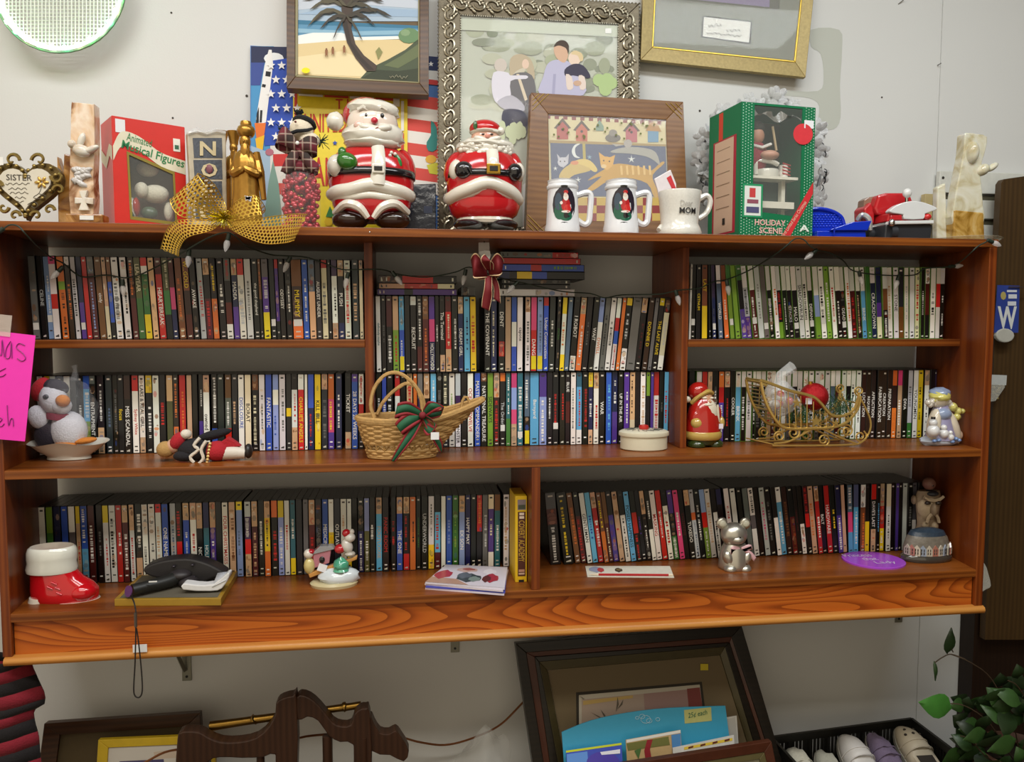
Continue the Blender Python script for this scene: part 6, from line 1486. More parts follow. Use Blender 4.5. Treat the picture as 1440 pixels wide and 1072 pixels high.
g.ep('head', CRM, 1323, 562, 12, 11, 11); g.ep('hair', YL, 1323, 558, 13, 8, 11, -.004, warp=lump(.25)); b = B(); [g.e(b, 1306+i*2.6, 566+3*math.sin(i*1.7), 4, 4, 4, -.006, n=8, m=6) for i in range(13)]; b.build('ruff', cer('#c8c0b4'), g.o); g.ep('cap', BLU, 1325, 553, 13, 7, 11, .002, warp=lump(.25)); b = B(); [g.e(b, x, y, r, r, r, -.006, n=8, m=6) for x, y, r in ((1340, 572, 6), (1348, 578, 5), (1346, 586, 5), (1354, 578, 3.5))]; b.build('star_bouquet', YL, g.o)
for x, y, r in ((1305, 604, 8), (1320, 608, 6), (1329, 613, 4.5)):
    b = B(); g.e(b, x, y, r, r, r, -.028, n=12, m=8); g.e(b, x, y-r*1.4, r*.65, r*.65, r*.65, -.028, n=12, m=8); b.build('snowman', WHT, g.o)
b = B(); b.lathe([(4*k, 0), (4*k, .8*k), (2.6*k, .8*k), (2.6*k, 5*k)], g.p(1305, 590, -.028), 12); b.build('snowman_hat', CK, g.o); b = B(); [g.e(b, x, y, 3, 2.4, 3, -.03, n=8, m=6) for x, y in ((1312, 617), (1336, 615), (1331, 619), (1340, 617), (1306, 618))]; b.build('snow_lumps', cer('#6a86b4'), g.o)
for o_ in g.o.children: o_.location.x -= .006
# ---- bottom shelf
# red boot
g = GS(90, 851, ZB, 'ceramic_boot', 'glossy red ceramic Santa boot with white cuff and sole', 'boot', back=.04); k = g.k
b = B(); prof = [(832, 96, 44, 24), (826, 95, 44, 24), (818, 90, 40, 23), (808, 82, 36, 22), (798, 76, 33, 22), (788, 74, 32, 22), (778, 75, 33, 22)]
def ringb(b, prof, n=28, caps=True):
    vs = []; fs = []
    for y, cx, rx_, ry in prof:
        for j in range(n): a = 2*math.pi*j/n; p = g.p(cx, y); vs.append(Vector((p.x+rx_*k*math.cos(a), p.y+ry*k*math.sin(a), p.z)))
    for i in range(len(prof)-1): fs += [(i*n+j, i*n+(j+1) % n, (i+1)*n+(j+1) % n, (i+1)*n+j) for j in range(n)]
    if caps: fs += [tuple(range(n-1, -1, -1)), tuple((len(prof)-1)*n+j for j in range(n))]
    b.add(vs, fs)
g.y += 0
ringb(b, [(844, 92, 46, 22), (838, 92, 48, 24), (828, 91, 48, 24), (820, 87, 44, 23), (812, 80, 37, 22), (802, 75, 33, 22), (790, 73, 31, 22), (780, 74, 31, 22)]); b.build('boot_body', cer('#c0101c'), g.o)
b = B(); g.e(b, 118, 830, 21, 15, 21, -.005); b.build('toe_cap', cer('#c0101c'), g.o)
b = B(); ringb(b, [(851, 102, 37, 22), (848, 103, 38, 23), (842, 104, 37, 23)]); floorz(b, ZB); b.build('sole', cer('#e0d8c8'), g.o); b = B(); ringb(b, [(850, 57, 15, 18), (846, 57, 16, 19), (838, 58, 15, 19)]); floorz(b, ZB); b.build('heel', cer('#e0d8c8'), g.o)
b = B(); ringb(b, [(803, 73, 35, 24), (798, 73, 36, 25), (790, 73, 34, 24), (784, 73, 35, 25), (776, 73, 35, 25), (770, 73, 33, 23), (768, 73, 30, 21), (772, 73, 28, 19), (790, 73, 27, 18)], caps=False); b.build('cuff', cer('#dcdcd0'), g.o)
b = B(); [b.tube([g.p(x-4, y, -.036), g.p(x+4, y+3, -.037)], .0014, 5) for x, y in ((86, 812), (91, 819), (93, 826), (80, 818))]; b.build('lace', cer('#d0303a'), g.o)
# gilt tray frame with black toy gun
g = GS(235, 854, ZB, 'gilt_frame', 'flat gold-edged frame lying on the bottom shelf under toy gun', 'frame'); zt = ZB+.017
q4 = [onz(161, 853, ZB), onz(311, 852, ZB), onz(334, 812, ZB), onz(196, 818, ZB)]
b = B(); b.add([p for p in q4]+[p+Z*.016 for p in q4], [(3, 2, 1, 0), (0, 1, 5, 4), (1, 2, 6, 5), (2, 3, 7, 6), (3, 0, 4, 7), (4, 5, 6, 7)]); b.build('rim', mat('#a8842c', .4, .3, .1), g.o, smooth=False, bevel=.001)
cen = sum(q4, Vector((0, 0, 0)))/4; b = B(); b.quad([cen.lerp(p, .92)+Z*.0164 for p in q4]); b.build('panel', matte('#5c5648'), g.o, smooth=False)
g = G(250, 838, (q4[0].y+q4[3].y)/2+.0, 'toy_gun', 'black toy game gun with purple grip end lying on gilt frame', 'toy gun'); g.o.location.z = zt; k = g.k; KG = mat('#221f20', .5, 0, .15)
b = B(); ringv = s2([(203, 800), (212, 793), (232, 787), (262, 784), (284, 788), (304, 796), (319, 807), (300, 812), (280, 820), (265, 815), (245, 808), (228, 812), (210, 808)], 3, True); b.prism(ccw([g.p(x, y, -.01) for x, y in ringv]), .045); b.build('gun_body', KG, g.o, smooth=False, bevel=.008)
y_ = g.y; b = B(); b.tube([at(262, 808, y_+.005)+Z*.003, at(238, 820, y_-.03)+Z*.005, at(208, 829, y_-.06)+Z*.007, at(186, 835, y_-.08)+Z*.0075], [10*k, 9.5*k, 8.5*k, 8.5*k], 12); b.build('grip', mat('#1d1d1b', .45), g.o); b = B(); b.lathe([(3*k, 0), (8*k, .001), (8*k, .003)], at(182, 836.5, y_-.088)+Z*.0075, 16, rot=R3(78, 0, -40)); b.build('purple_end', mat('#5a3268', .4), g.o); b = B(); g.e(b, 268, 815, 14, 9, 14, -.018); g.e(b, 256, 806, 16, 8, 14, -.012); b.build('trigger_guard', mat('#2a2527', .5), g.o); b = B(); [g.e(b, x, y, 3, 2, 3, -.015) for x, y in ((247, 794), (273, 792), (275, 809))]; b.build('screw', mat('#39343a', .3, .5), g.o); b = B(); b.box(at(209, 819.5, y_-.078), at(221, 817, y_-.076)); b.build('label', matte('#d8d8d4'), g.o, smooth=False)
t = thing('wrist_strap', 'black looped wrist strap hanging from the toy gun', 'strap', g.p(190, 845, -.06)); yl = -.03; gg = G(193, 900, yl)
b = B(); b.tube(smooth([at(184, 838, g.y-.088), at(188, 846, -.01), at(190, 854, -.02), at(191, 862, yl), at(191, 884, yl), at(190, 930, yl), at(188, 968, yl), at(190, 979, yl), at(196, 981, yl), at(200, 972, yl), at(199, 945, yl), at(195, 905, yl), at(192, 884, yl)], 4), .0016, 6); b.build('cord', mat('#1a1512', .6), t); b = B(); b.tube([at(190.5, 862, yl), at(191, 882, yl)], .0032, 8); b.build('slider', mat('#4a4036', .5), t)
t = thing('white_charger', 'white plastic holster tray with paper slip beside toy gun', 'charger', onz(290, 832, zt)); g2 = G(288, 832, g.y)
b = B(); b.prism(ccw([at(x, y, g.y-.075) for x, y in s2([(257, 830), (258, 821), (275, 823), (300, 822), (320, 806), (322, 812), (312, 828), (296, 832)], 2, True)]), .03); b.build('tray', mat('#d4d4d4', .35), t, smooth=False, bevel=.003); b = B(); b.quad([at(x, y, g.y+dy) for x, y, dy in ((298, 826, -.077), (318, 816, -.077), (322, 804, -.04), (306, 806, -.04))]); b.build('paper_slip', matte('#c8ccd4'), t, solid=.0005)
# seesaw figurine
g = GS(468, 829, ZB, 'seesaw_figurine', 'painted figurine of mice on a seesaw over snowy mound', 'figurine', back=.035); k = g.k
b = B(); b.lathe([(33*k, 0), (34*k, 4*k), (30*k, 7*k)], Vector((g.p(470, 825).x, g.y, ZB)), 32, 1, .75); b.build('base', cer('#c4b890'), g.o); g.ep('snow_mound', cer('#ccd4d8'), 476, 810, 30, 15, 20, 0, warp=lump(.14)); g.ep('tree', cer('#4a9a7c'), 480, 793, 11, 10, 10, -.012, warp=lump(.3)); b = B(); b.lathe([(12*k, 0), (8*k, 6*k), (9*k, 7*k), (4*k, 14*k), (.5*k, 20*k)], g.p(480, 800, -.012), 14); b.build('tree_top', cer('#58a684'), g.o)
b = B(); b.prism(ccw([g.p(x, y, -.008) for x, y in [(434, 806), (503, 781), (502, 786), (436, 812)]]), .016); b.build('plank', cer('#c08a48'), g.o, smooth=False, bevel=.002); b = B(); b.prism(ccw([g.p(x, y, -.002) for x, y in [(440, 800), (463, 792), (466, 772), (441, 778)]]), .02); b.build('cottage', cer('#b87884'), g.o, smooth=False, bevel=.002); b = B(); b.prism(ccw([g.p(x, y, -.005) for x, y in [(437, 780), (470, 772), (468, 768), (450, 768)]]), .026); b.build('cottage_roof', cer('#9a9a9c'), g.o, smooth=False, bevel=.001); g.ep('doorway', CK, 453, 787, 4, 5, 2, -.003)
g.ep('mouse_body', cer('#c8b87a'), 435, 796, 8, 12, 8); g.ep('mouse_head', cer('#dcd4c8'), 434, 779, 7, 7, 7); g.ep('cap', cer('#b01c28'), 437, 776, 6, 4, 6); g.ep('rider_body', cer('#b8242c'), 478, 772, 8, 7, 8); g.ep('rider_coat', cer('#d4d0c8'), 488, 768, 8, 11, 8, 0, R3(0, -20, 0)); g.ep('rider_head', cer('#dcd8d0'), 492, 756, 8, 7, 8); g.ep('rider_hat', cer('#b81c28'), 487, 750, 6, 6, 6); g.ep('rider_hat_fur', cer('#dcd8d0'), 495, 748, 3.5, 4, 4); g.ep('seat', cer('#b8b0a4'), 492, 779, 8, 4, 8); B().box(g.p(448, 802, -.014), g.p(460, 791, -.0135), None, R3(0, 20, 0)).build('price_sticker', matte('#e2e2e6'), g.o, smooth=False)
# stack of greeting booklets
pq = [onz(598, 829, ZB), onz(709, 838, ZB), onz(714, 808, ZB), onz(628, 804, ZB)]; cn = sum(pq, Vector((0, 0, 0)))/4; rb = random.Random(11)
for i in range(4):
    z0_ = ZB+.0045*i; rr = R3(0, 0, [0, 1.2, -1.5, .6][i]); qs = [rr @ (p-cn)+cn+Z*(z0_-ZB) for p in pq]
    t = thing('greeting_booklet', ['white greeting booklet lowest in the pile before yellow box', 'blue-edged greeting booklet second from bottom of the pile', 'pale greeting booklet just under the topmost in the pile', 'greeting booklet with robin picture cover, topmost of the pile'][i], 'booklet', qs[0], 'booklets piled on the bottom shelf')
    b = B(); b.add(qs+[p+Z*.0042 for p in qs], [(3, 2, 1, 0), (0, 1, 5, 4), (1, 2, 6, 5), (2, 3, 7, 6), (3, 0, 4, 7), (4, 5, 6, 7)]); b.build('pages', matte(['#d2c8d4', '#4a50b0', '#cfc4cc', '#d0ccd8'][i]), t, smooth=False)
top = [p+Z*.0047 for p in qs]
def tq(u, v, o_=0.): return top[0].lerp(top[1], u).lerp(top[3].lerp(top[2], u), v)+Z*o_
b = B()
def blob(c_, u, v, ru, rv, o_, n=12, s_=.2): b.add([tq(min(1, max(0, u+ru*math.cos(6.283*i/n)*(1+s_*math.sin(3.1*i)))), min(1, max(0, v+rv*math.sin(6.283*i/n)*(1+s_*math.sin(2.3*i)))), o_) for i in range(n)], [tuple(range(n))], c_)
b.quad([tq(0, 0), tq(1, 0), tq(1, 1), tq(0, 1)], '#cfc9d4'); b.quad([tq(0, 0, .0002), tq(.55, 0, .0002), tq(.35, .25, .0002), tq(0, .3, .0002)], '#b08a78'); blob('#a8323c', .12, .45, .12, .22, .0004); blob('#3a4448', .5, .35, .17, .2, .0005); blob('#58606a', .42, .45, .1, .15, .0006); blob('#7a8a86', .58, .3, .08, .12, .0007); blob('#a02a3a', .8, .4, .1, .2, .0006); blob('#5a2424', .74, .35, .06, .16, .0007); blob('#c4a49a', .4, .75, .16, .12, .0004); blob('#a05a54', .42, .78, .1, .06, .0006); blob('#dcd8e0', .75, .7, .1, .14, .0005)
b.build('cover_print', PRINT, t, smooth=False)
# yellow boxed tape
g = GS(733, 819, ZB, 'video_tape_box', 'bright yellow boxed video tape with brown title panel beside short divider', 'video tape'); k = g.k; ymm = 697; hh = g.p(733, 698).z-ZB; w0 = at(724.5, 760, g.y).x; w1 = at(741, 760, g.y).x
b = B().box((w0, g.y, ZB), (w1, g.y+.1, ZB+hh)); b.build('slip_case', mat('#e0b81c', .4, 0, .06), g.o, smooth=False, bevel=.001)
def fr(u0, u1, v0, v1, o_): return [(w0+(w1-w0)*u, g.y-o_, ZB+hh*v) for u, v in bx4(u0, v0, u1, v1)]
b = B(); b.quad(fr(.2, .9, .84, .96, .0004), '#8a7c80'); b.quad(fr(.25, .85, .85, .9, .0006), '#4a5040'); b.quad(fr(.22, .88, .07, .82, .0004), '#4e2416'); b.quad(fr(.35, .75, .74, .77, .0008), '#dcc8b4'); b.quad(fr(.35, .75, .78, .81, .0008), '#dcc8b4'); b.quad(fr(.3, .8, .09, .11, .0008), '#c8a890'); b.quad(fr(.3, .8, .12, .15, .0008), '#b88870'); b.quad(fr(.3, .75, -.0, .03, .0006), '#1a1410'); b.build('printed_panel', PAPER, g.o, smooth=False)
b = B(); text(b, 'COVERT ACADEMY', (w0+(w1-w0)*.3, g.y-.001, ZB+hh*.72), (0, 0, -1), (1, 0, 0), hh*.48, (w1-w0)*.5, None, .01); b.build('title', mat('#c0983c', .5), g.o, smooth=False)
# packet with red pencil
pq = [onz(826, 812, ZB), onz(948, 813, ZB), onz(942, 797, ZB), onz(823, 797, ZB)]; t = thing('pencil_packet', 'white card packet with red pencil lying on bottom shelf', 'packet', sum(pq, Vector((0, 0, 0)))/4)
b = B(); b.add(pq+[p+Z*.0015 for p in pq], [(3, 2, 1, 0), (0, 1, 5, 4), (1, 2, 6, 5), (2, 3, 7, 6), (3, 0, 4, 7), (4, 5, 6, 7)]); b.build('card', matte('#cfcbbc'), t, smooth=False); top = [p+Z*.002 for p in pq]; b = B(); blob('#8a90a8', .12, .65, .09, .25, .0002); blob('#b03a3c', .17, .6, .04, .2, .0004); blob('#3a2c20', .38, .6, .045, .18, .0003); blob('#6a5a3a', .38, .62, .03, .1, .0005); b.build('card_print', PAPER, t, smooth=False)
b = B(); b.tube([tq(.13, .1, .002), tq(.94, .1, .002)], .003, 6); b.build('pencil', mat('#a81c20', .35), t); b = B(); b.tube([tq(.02, .1, .002), tq(.13, .1, .002)], [.0006, .003], 6); b.tube([tq(.94, .1, .002), tq(.99, .1, .002)], .003, 6); b.build('pencil_ends', mat('#d8c8b0', .5), t)
# silver bear bank
g = GS(1033, 804, ZB, 'silver_bear', 'shiny silver teddy bear bank with pink bow', 'figurine', back=.03); k = g.k; SL = mat('#c0bcb0', .3, .8, .12, 40)
g.lathe('body', SL, 1032, [(20, 804), (21, 802), (21, 794), (20, 782), (18, 772), (14, 764)], n=28, sy=.85); g.ep('head', SL, 1031, 751, 18, 16, 15, -.004); g.ep('muzzle', SL, 1032, 756, 9, 6, 8, -.022)
for x in (1015, 1048): er = g.ep('ear', SL, x, 736, 8, 8, 4); g.ep('inner_ear', mat('#c8c4b0', .3), x, 736, 5, 5, 3, -.005, parent=er)
for x in (1020, 1045): g.ep('arm', SL, x, 782, 7, 11, 8, -.016, R3(0, 20 if x > 1030 else -20, 0)); g.ep('foot', SL, x+(2 if x < 1030 else -3), 797, 9, 7, 10, -.02)
[g.ep('eye', mat('#77756c', .1, 1), x, 749, 2.6, 1.6, 1.5, -.024) for x in (1024, 1039)]; g.ep('nose', mat('#6a6862', .15, 1), 1032, 753, 3.4, 2.2, 2, -.031); b = B(); [g.e(b, 1026+i*4, 786+3*math.sin(i*2), 3.6, 3.2, 3, -.024, n=8, m=6) for i in range(6)]; b.build('relief_flowers', mat('#b8ae92', .15, 1), g.o)
PKR = mat('#d0a4a8', .4, 0, .1)
for nm, cl in (('bow_loop', [((1034, 766), (1036, 772)), ((1026, 764), (1024, 774)), ((1022, 768), (1022, 776)), ((1034, 770), (1036, 774))]), ('bow_loop', [((1036, 766), (1037, 772)), ((1046, 762), (1049, 768)), ((1050, 764), (1051, 769)), ((1037, 769), (1037, 773))]), ('bow_tail', [((1033, 769), (1037, 772)), ((1027, 776), (1033, 779)), ((1022, 784), (1028, 787))]), ('bow_tail', [((1036, 770), (1040, 768)), ((1046, 776), (1050, 772)), ((1054, 786), (1057, 780))])): ribbon(nm, [(g.p(a[0], a[1], -.026), g.p(c_[0], c_[1], -.026)) for a, c_ in cl], PKR, g.o)
# purple oval plaque
c0 = (onz(1189, 789, ZB)+onz(1279, 795, ZB))/2; t = thing('purple_oval_plaque', 'glossy purple oval plaque with white lettering lying near snow globe', 'plaque', (c0.x, c0.y, ZB)); rxo = .078; pf = onz(1240, 802, ZB); pbk = onz(1225, 777, ZB); ryo = (pbk.y-pf.y)/2
b = B(); b.lathe([(1, 0), (1, .004), (.97, .005)], (c0.x, (pf.y+pbk.y)/2, ZB), 40, rxo, ryo, rot=R3(0, 0, -3)); b.build('disc', mat('#a44ac8', .25, 0, .05), t, smooth=False)
b = B(); [text(b, s_, (c0.x+dx, (pf.y+pbk.y)/2+dy, ZB+.0056), (1, -.05, 0), (.05, 1, 0), w_, ryo*.34) for s_, dx, dy, w_ in (('Princess', -.062, ryo*.35, .075), ('that', -.03, -ryo*.12, .04), ('Lady', -.015, -ryo*.6, .055))]; b.build('lettering', mat('#d8c4e4', .4), t, smooth=False)
# snow globe base
g = GS(1302, 793, ZB, 'globe_base', 'dome shaped village globe base with painted houses', 'ornament', back=.034); k = g.k; c0 = Vector((g.base.x, g.y, ZB))
B().lathe([(32*k, 0), (34*k, 2*k), (34*k, 6*k), (31*k, 9*k)], c0, 36, 1, .55).build('plinth', cer('#3e3a34'), g.o); B().lathe([(31*k, 8*k), (31*k, 18*k), (27*k, 30*k), (24*k, 34*k)], c0, 36, 1, .55).build('wall', mat('#6e675c', .45, 0, .35, 90, .6), g.o); B().lathe([(25*k, 33*k), (22*k, 38*k), (12*k, 41*k), (.5*k, 42*k)], c0, 30, 1, .55).build('top', mat('#2c3a48', .4, 0, .4, 60, .9), g.o)
for i in range(11):
    a = math.radians(-165+i*15); p = c0+Vector((31.5*k*math.cos(a), 31.5*k*.55*math.sin(a), 9*k)); rt = Matrix.Rotation(a+math.pi/2, 3, 'Z'); b = B(); w_ = 4*k; b.prism([p+rt @ Vector(q) for q in ((-w_, 0, 0), (w_, 0, 0), (w_, 0, 9*k), (0, 0, 14*k), (-w_, 0, 9*k))], .003, None, -(rt @ Vector((0, -1, 0)))); hs = b.build('house', cer(['#b0a898', '#a87060', '#c0b8a8', '#8a94a4'][i % 4]), g.o, smooth=False); b = B(); [b.box(p+rt @ Vector((x-.0012, -.0008, z_*k)), p+rt @ Vector((x+.0012, -.0004, (z_+3)*k))) for x in (-.003, .003) for z_ in (2, 6)]; b.build('house_window', matte('#3a3430'), hs, smooth=False)
# tiki figure behind the globe
g = G(1305, 752, .153, 'tiki_figure', 'grey brown carved tiki totem figure standing behind globe base', 'figurine'); g.o.location.z = ZB; k = g.k; TK = mat('#84725c', .5, 0, .4, 70, .5); TK2 = mat('#a8967c', .45, 0, .3, 70, .4); yb = 783.5
g.lathe('trunk', TK, 1304, [(17, yb), (17, 748), (14, 735), (16, 715), (18, 700), (15, 690)], n=18, sy=.45); g.ep('face_mask', TK2, 1305, 712, 15, 18, 7, -.006); b = B(); b.tube([g.p(x, y, -.022) for x, y in ((1294, 697), (1300, 701), (1308, 702), (1316, 700), (1321, 696))], 2*k, 6); b.build('brow', TK2, g.o); [g.ep('eye', mat('#2a221c', .4), x, 705, 4, 2.4, 3, -.022) for x in (1299, 1314)]; g.ep('nose', TK, 1306, 714, 4, 8, 5, -.026); b = B(); b.tube([g.p(x, y, -.024) for x, y in s2([(1297, 732), (1300, 724), (1306, 720), (1312, 724), (1314, 732)], 3)], 2*k, 6); b.build('beard_curve', TK2, g.o)
[g.ep('ear', TK, x, 703, 3, 6, 4, 0) for x in (1287, 1320)]; g.ep('topknot', mat('#7a5548', .5, 0, .3, 60, .3), 1307, 680, 8, 8, 8, -.004); g.ep('topknot_mouth', CK, 1307, 681, 2, 2, 2, -.017); g.ep('neck_scarf', mat('#23262c', .5), 1309, 693, 9, 4, 9, -.006); b = B(); [g.e(b, x, y, 5, 5, 4, -.012, n=10, m=7) for x, y in ((1299, 737), (1312, 738), (1305, 744))]; b.build('paws', TK2, g.o)
for o_ in g.o.children: o_.location.x -= .004
# ------------------------------------------------------------------ string lights and red bow
sl = thing('string_lights', 'dark green cord of clear cone bulbs swagged along the bookcase', 'string lights', at(700, 380, .09))
CP = [(-8, 332, -.01), (2, 325, -.012), (12, 317, -.012), (25, 318, -.012), (35, 328, -.008), (46, 340, .02), (56, 349, .06), (72, 362, .1), (90, 371, .12), (105, 384, .13), (120, 390, .135), (150, 387, .135), (175, 391, .135), (195, 387, .135), (215, 378, .12), (245, 362, .05), (290, 336, -.01), (318, 327, -.012), (333, 334, -.006), (348, 347, .05), (380, 358, .1), (400, 360, .11), (430, 362, .12), (460, 372, .13), (480, 379, .12), (500, 379.5, .107), (514, 379, .105), (532, 379, .107), (545, 381, .125), (560, 386, .15), (600, 390, .16), (640, 383, .16), (660, 376, .14), (685, 385, .12), (715, 394, .15), (735, 398, .17), (790, 410, .17), (830, 413, .17), (850, 419, .17), (875, 415, .17), (925, 414, .14), (942, 411, .107), (958, 408, .105), (972, 407, .107), (985, 405, .12), (1005, 396, .13), (1020, 394, .13), (1048, 383, .12), (1070, 371, .09), (1094, 355, .02), (1106, 346, -.007), (1118, 336, -.011), (1130, 337, -.011), (1139, 346, -.007), (1150, 352, .03), (1165, 355, .07), (1185, 366, .12), (1200, 381, .13), (1240, 387, .13), (1285, 387, .13), (1300, 378, .12), (1335, 375, .09), (1352, 367, .05), (1366, 355, -.006), (1376, 346, -.012), (1392, 338, -.012)]
b = B(); PT = smooth([at(*q) for q in CP], 4); b.tube(PT, .0017, 5); b.build('cord', mat('#26332a', .5), sl)
BUL = mat('#e8e8ea', .05, 0, 0, alpha=.4, coat=1.); SOC = mat('#223028', .4)
for (x, y, d, dx, dy) in [(88, 376, .105, -14, 14), (172, 394, .115, 2, 26), (266, 352, .03, -2, 26), (322, 330, -.014, -5, 22), (408, 362, .09, -8, 18), (490, 384, .105, -6, 24), (655, 380, .13, -3, 14), (728, 397, .13, -18, 18), (950, 409, .1, 6, 20), (1022, 395, .11, 4, 26), (1148, 352, .022, -18, 14), (1208, 382, .11, 6, 24), (1264, 388, .11, -8, 26), (1336, 375, .07, 26, -2), (1390, 338, -.016, 22, 10), (4, 322, -.014, -14, 10), (552, 383, .13, 6, 8)]:
    p = at(x, y, d); q = at(x+dx, y+dy, d); v = q-p; L_ = v.length; v.normalize(); rt = v.to_track_quat('Z', 'Y').to_matrix()
    so = B().lathe([(.0045, -.002), (.005, .004), (.005, .012), (.004, .014)], p, 10, rot=rt).build('socket', SOC, sl)
    B().lathe([(.0045, .013), (.0066, .018), (.0068, .022), (.005, .03), (.0022, .036), (.0003, .038)], p, 12, rot=rt).build('bulb', BUL, so)
t = thing('velvet_bow', 'red velvet bow with gold edging hanging between the upper rows', 'bow', at(684, 380, .05)); c = lambda x, y, d=.05: at(x, y, d); VR = ('#d8b890', '#6e0c14', '#d8b890')
for cl in ([(c(684, 376), c(686, 390)), (c(670, 356, .03), c(668, 392, .03)), (c(662, 364, .04), c(666, 388, .04)), (c(668, 372, .06), c(674, 394, .06)), (c(684, 380), c(686, 392))], [(c(686, 374), c(688, 388)), (c(698, 356, .03), c(702, 388, .03)), (c(708, 366, .04), c(706, 384, .04)), (c(702, 376, .06), c(698, 392, .06)), (c(688, 380), c(688, 392))], [(c(684, 380, .04), c(690, 380, .04)), (c(676, 366, .02), c(690, 368, .02)), (c(682, 358, .025), c(694, 372, .025)), (c(688, 376, .035), c(694, 380, .035))], ): tri('loop', cl, cloth('#6e0c14') if False else PAPER, t, VR, (.06, .94))
for cl in ([(c(682, 388), c(692, 388)), (c(681, 404, .04), c(692, 406, .04)), (c(678, 420, .045), c(692, 418, .045)), (c(677, 432, .05), c(688, 438, .05))], [(c(688, 390, .055), c(696, 388, .055)), (c(694, 404, .055), c(702, 402, .055)), (c(694, 420, .055), c(704, 427, .055))]): tri('tail', cl, PAPER, t, VR, (.06, .94))
t2 = thing('price_tag', 'white cardboard price tag hanging above the red velvet bow', 'tag', at(681, 355, .06)); b = B(); b.prism(ccw([at(x, y, .062) for x, y in [(673, 366), (689, 368), (688, 341), (673, 341)]]), .001); b.build('tag_card', matte('#b8b0ac'), t2, smooth=False); b = B(); b.prism(ccw([at(x, y, .05) for x, y in s2([(674, 354), (689, 353), (688, 366), (680, 372), (676, 360)], 2, True)]), .001); b.build('tag_flap', matte('#dcdcdc'), t2, smooth=False); b = B(); b.tube([at(681, 341, .06), at(681, 338, .062), (at(681, 338, .062).x, .062, -T)], .0018, 5); b.build('tag_string', matte('#4a3a34'), t2)

# every thing on a shelf rests on it, none sinks into it
for o_, z_ in GSL + [(bpy.data.objects['toy_gun'], ZB+.0162), (bpy.data.objects['white_charger'], ZB+.0162), (bpy.data.objects['noel_plaque'], 0.), (bpy.data.objects['tiki_figure'], ZB)]:
    for c_ in o_.children_recursive:
        if c_.type == 'MESH':
            w_ = wloc(c_).z
            for v in c_.data.vertices: v.co.z = max(v.co.z, z_-w_-.0002)
# ------------------------------------------------------------------ below the bookcase
ZT = -1.50
t = thing('display_table', 'plain dark wooden table under the bookcase carrying frames and crate', 'table', (.2, .0, -1.9))
B().box((-1.5, -.42, ZT-.03), (1.9, .295, ZT)).build('table_top', wood('table_wood', '#5a3a20', '#3a2412', 'x', .45), t, smooth=False, bevel=.002)
for x in (-1.42, 1.82):
    for y in (-.36, .25): B().box((x-.03, y-.03, -1.9), (x+.03, y+.03, ZT-.03)).build('leg', WZ, t, smooth=False)
# striped knit stocking
g = G(20, 1000, .05, 'striped_stocking', 'red and black striped knit garment hanging below the bookcase end', 'garment')
edge = lerp([(925, 38), (950, 46), (970, 55), (988, 64), (1000, 62), (1008, 46), (1025, 48), (1045, 54), (1072, 56), (1100, 60)])
ys = [925, 943, 958, 974, 992, 1006, 1020, 1038, 1056, 1075, 1095, 1120]
b0 = None
for i in range(len(ys)-1):
    b = B(); n = 22; vs = []
    for yy in (ys[i], (ys[i]+ys[i+1])/2, ys[i+1]):
        xr = edge(yy); xl = -95; cx = (xr+xl)/2; rr = (xr-xl)/2
        for j in range(n):
            a = 2*math.pi*j/n; p = g.p(cx+rr*math.cos(a), yy-9*math.cos(a)+2*math.sin(3*a), 0); vs.append(Vector((p.x, g.y+.035*math.sin(a)*(1+.15*math.sin(5*a)), p.z)))
    b.add(vs, [(q*n+j, q*n+(j+1) % n, (q+1)*n+(j+1) % n, (q+1)*n+j) for q in range(2) for j in range(n)]); b.v = [Vector((v.x, v.y, min(v.z, -.9465))) for v in b.v]; b.build('stripe', cloth(['#120d10', '#7a0f22'][i % 2]), g.o, solid=.002)
# brown frame with yellow picture at lower left
f = P((60, 1072, .25), (280, 1072, .25), (62, 1018, .265), 'brown_frame', 'dark brown picture frame leaning on the wall under the bookcase', 'picture frame', Vector((at(170, 1072, .1).x, .1, ZT)))
O = [(40, zbot(f, 40)), (292, zbot(f, 292)), (281, 1003), (62, 1018)]; I = [(66, zbot(f, 66, 12)), (268, zbot(f, 268, 12)), (262, 1022), (84, 1034)]
f.rails('frame_rail', O, I, .012, .024, wood('dark_frame', '#4a2c16', '#2c180b', 'x', .4), inset=.003); f.slab('backing', [(60, zbot(f, 60, 12)), (272, zbot(f, 272, 12)), (266, 1019), (80, 1030)], .002, .006, matte('#4a3c20'))
f = P((137, 1072, .205), (300, 1072, .205), (138, 1040, .213), 'yellow_frame', 'bright yellow picture frame standing before the dark brown frame', 'picture frame', Vector((at(215, 1072, .1).x, .05, ZT)))
O = [(128, zbot(f, 128)), (306, zbot(f, 306)), (302, 1034), (138, 1041)]; I = [(144, zbot(f, 144, 12)), (292, zbot(f, 292, 12)), (288, 1046), (152, 1052)]
f.rails('frame_rail', O, I, .008, .016, mat('#c8a818', .4)); f.flat('picture', [('#cfcbc4', I), ('#4a4470', [(165, 1100), (235, 1096), (230, 1068), (168, 1071)]), ('#c8b8a8', [(216, 1058), (250, 1054), (250, 1066), (218, 1068)])], .003); f.slab('backing', I, .001, .004, matte('#6b6252'))
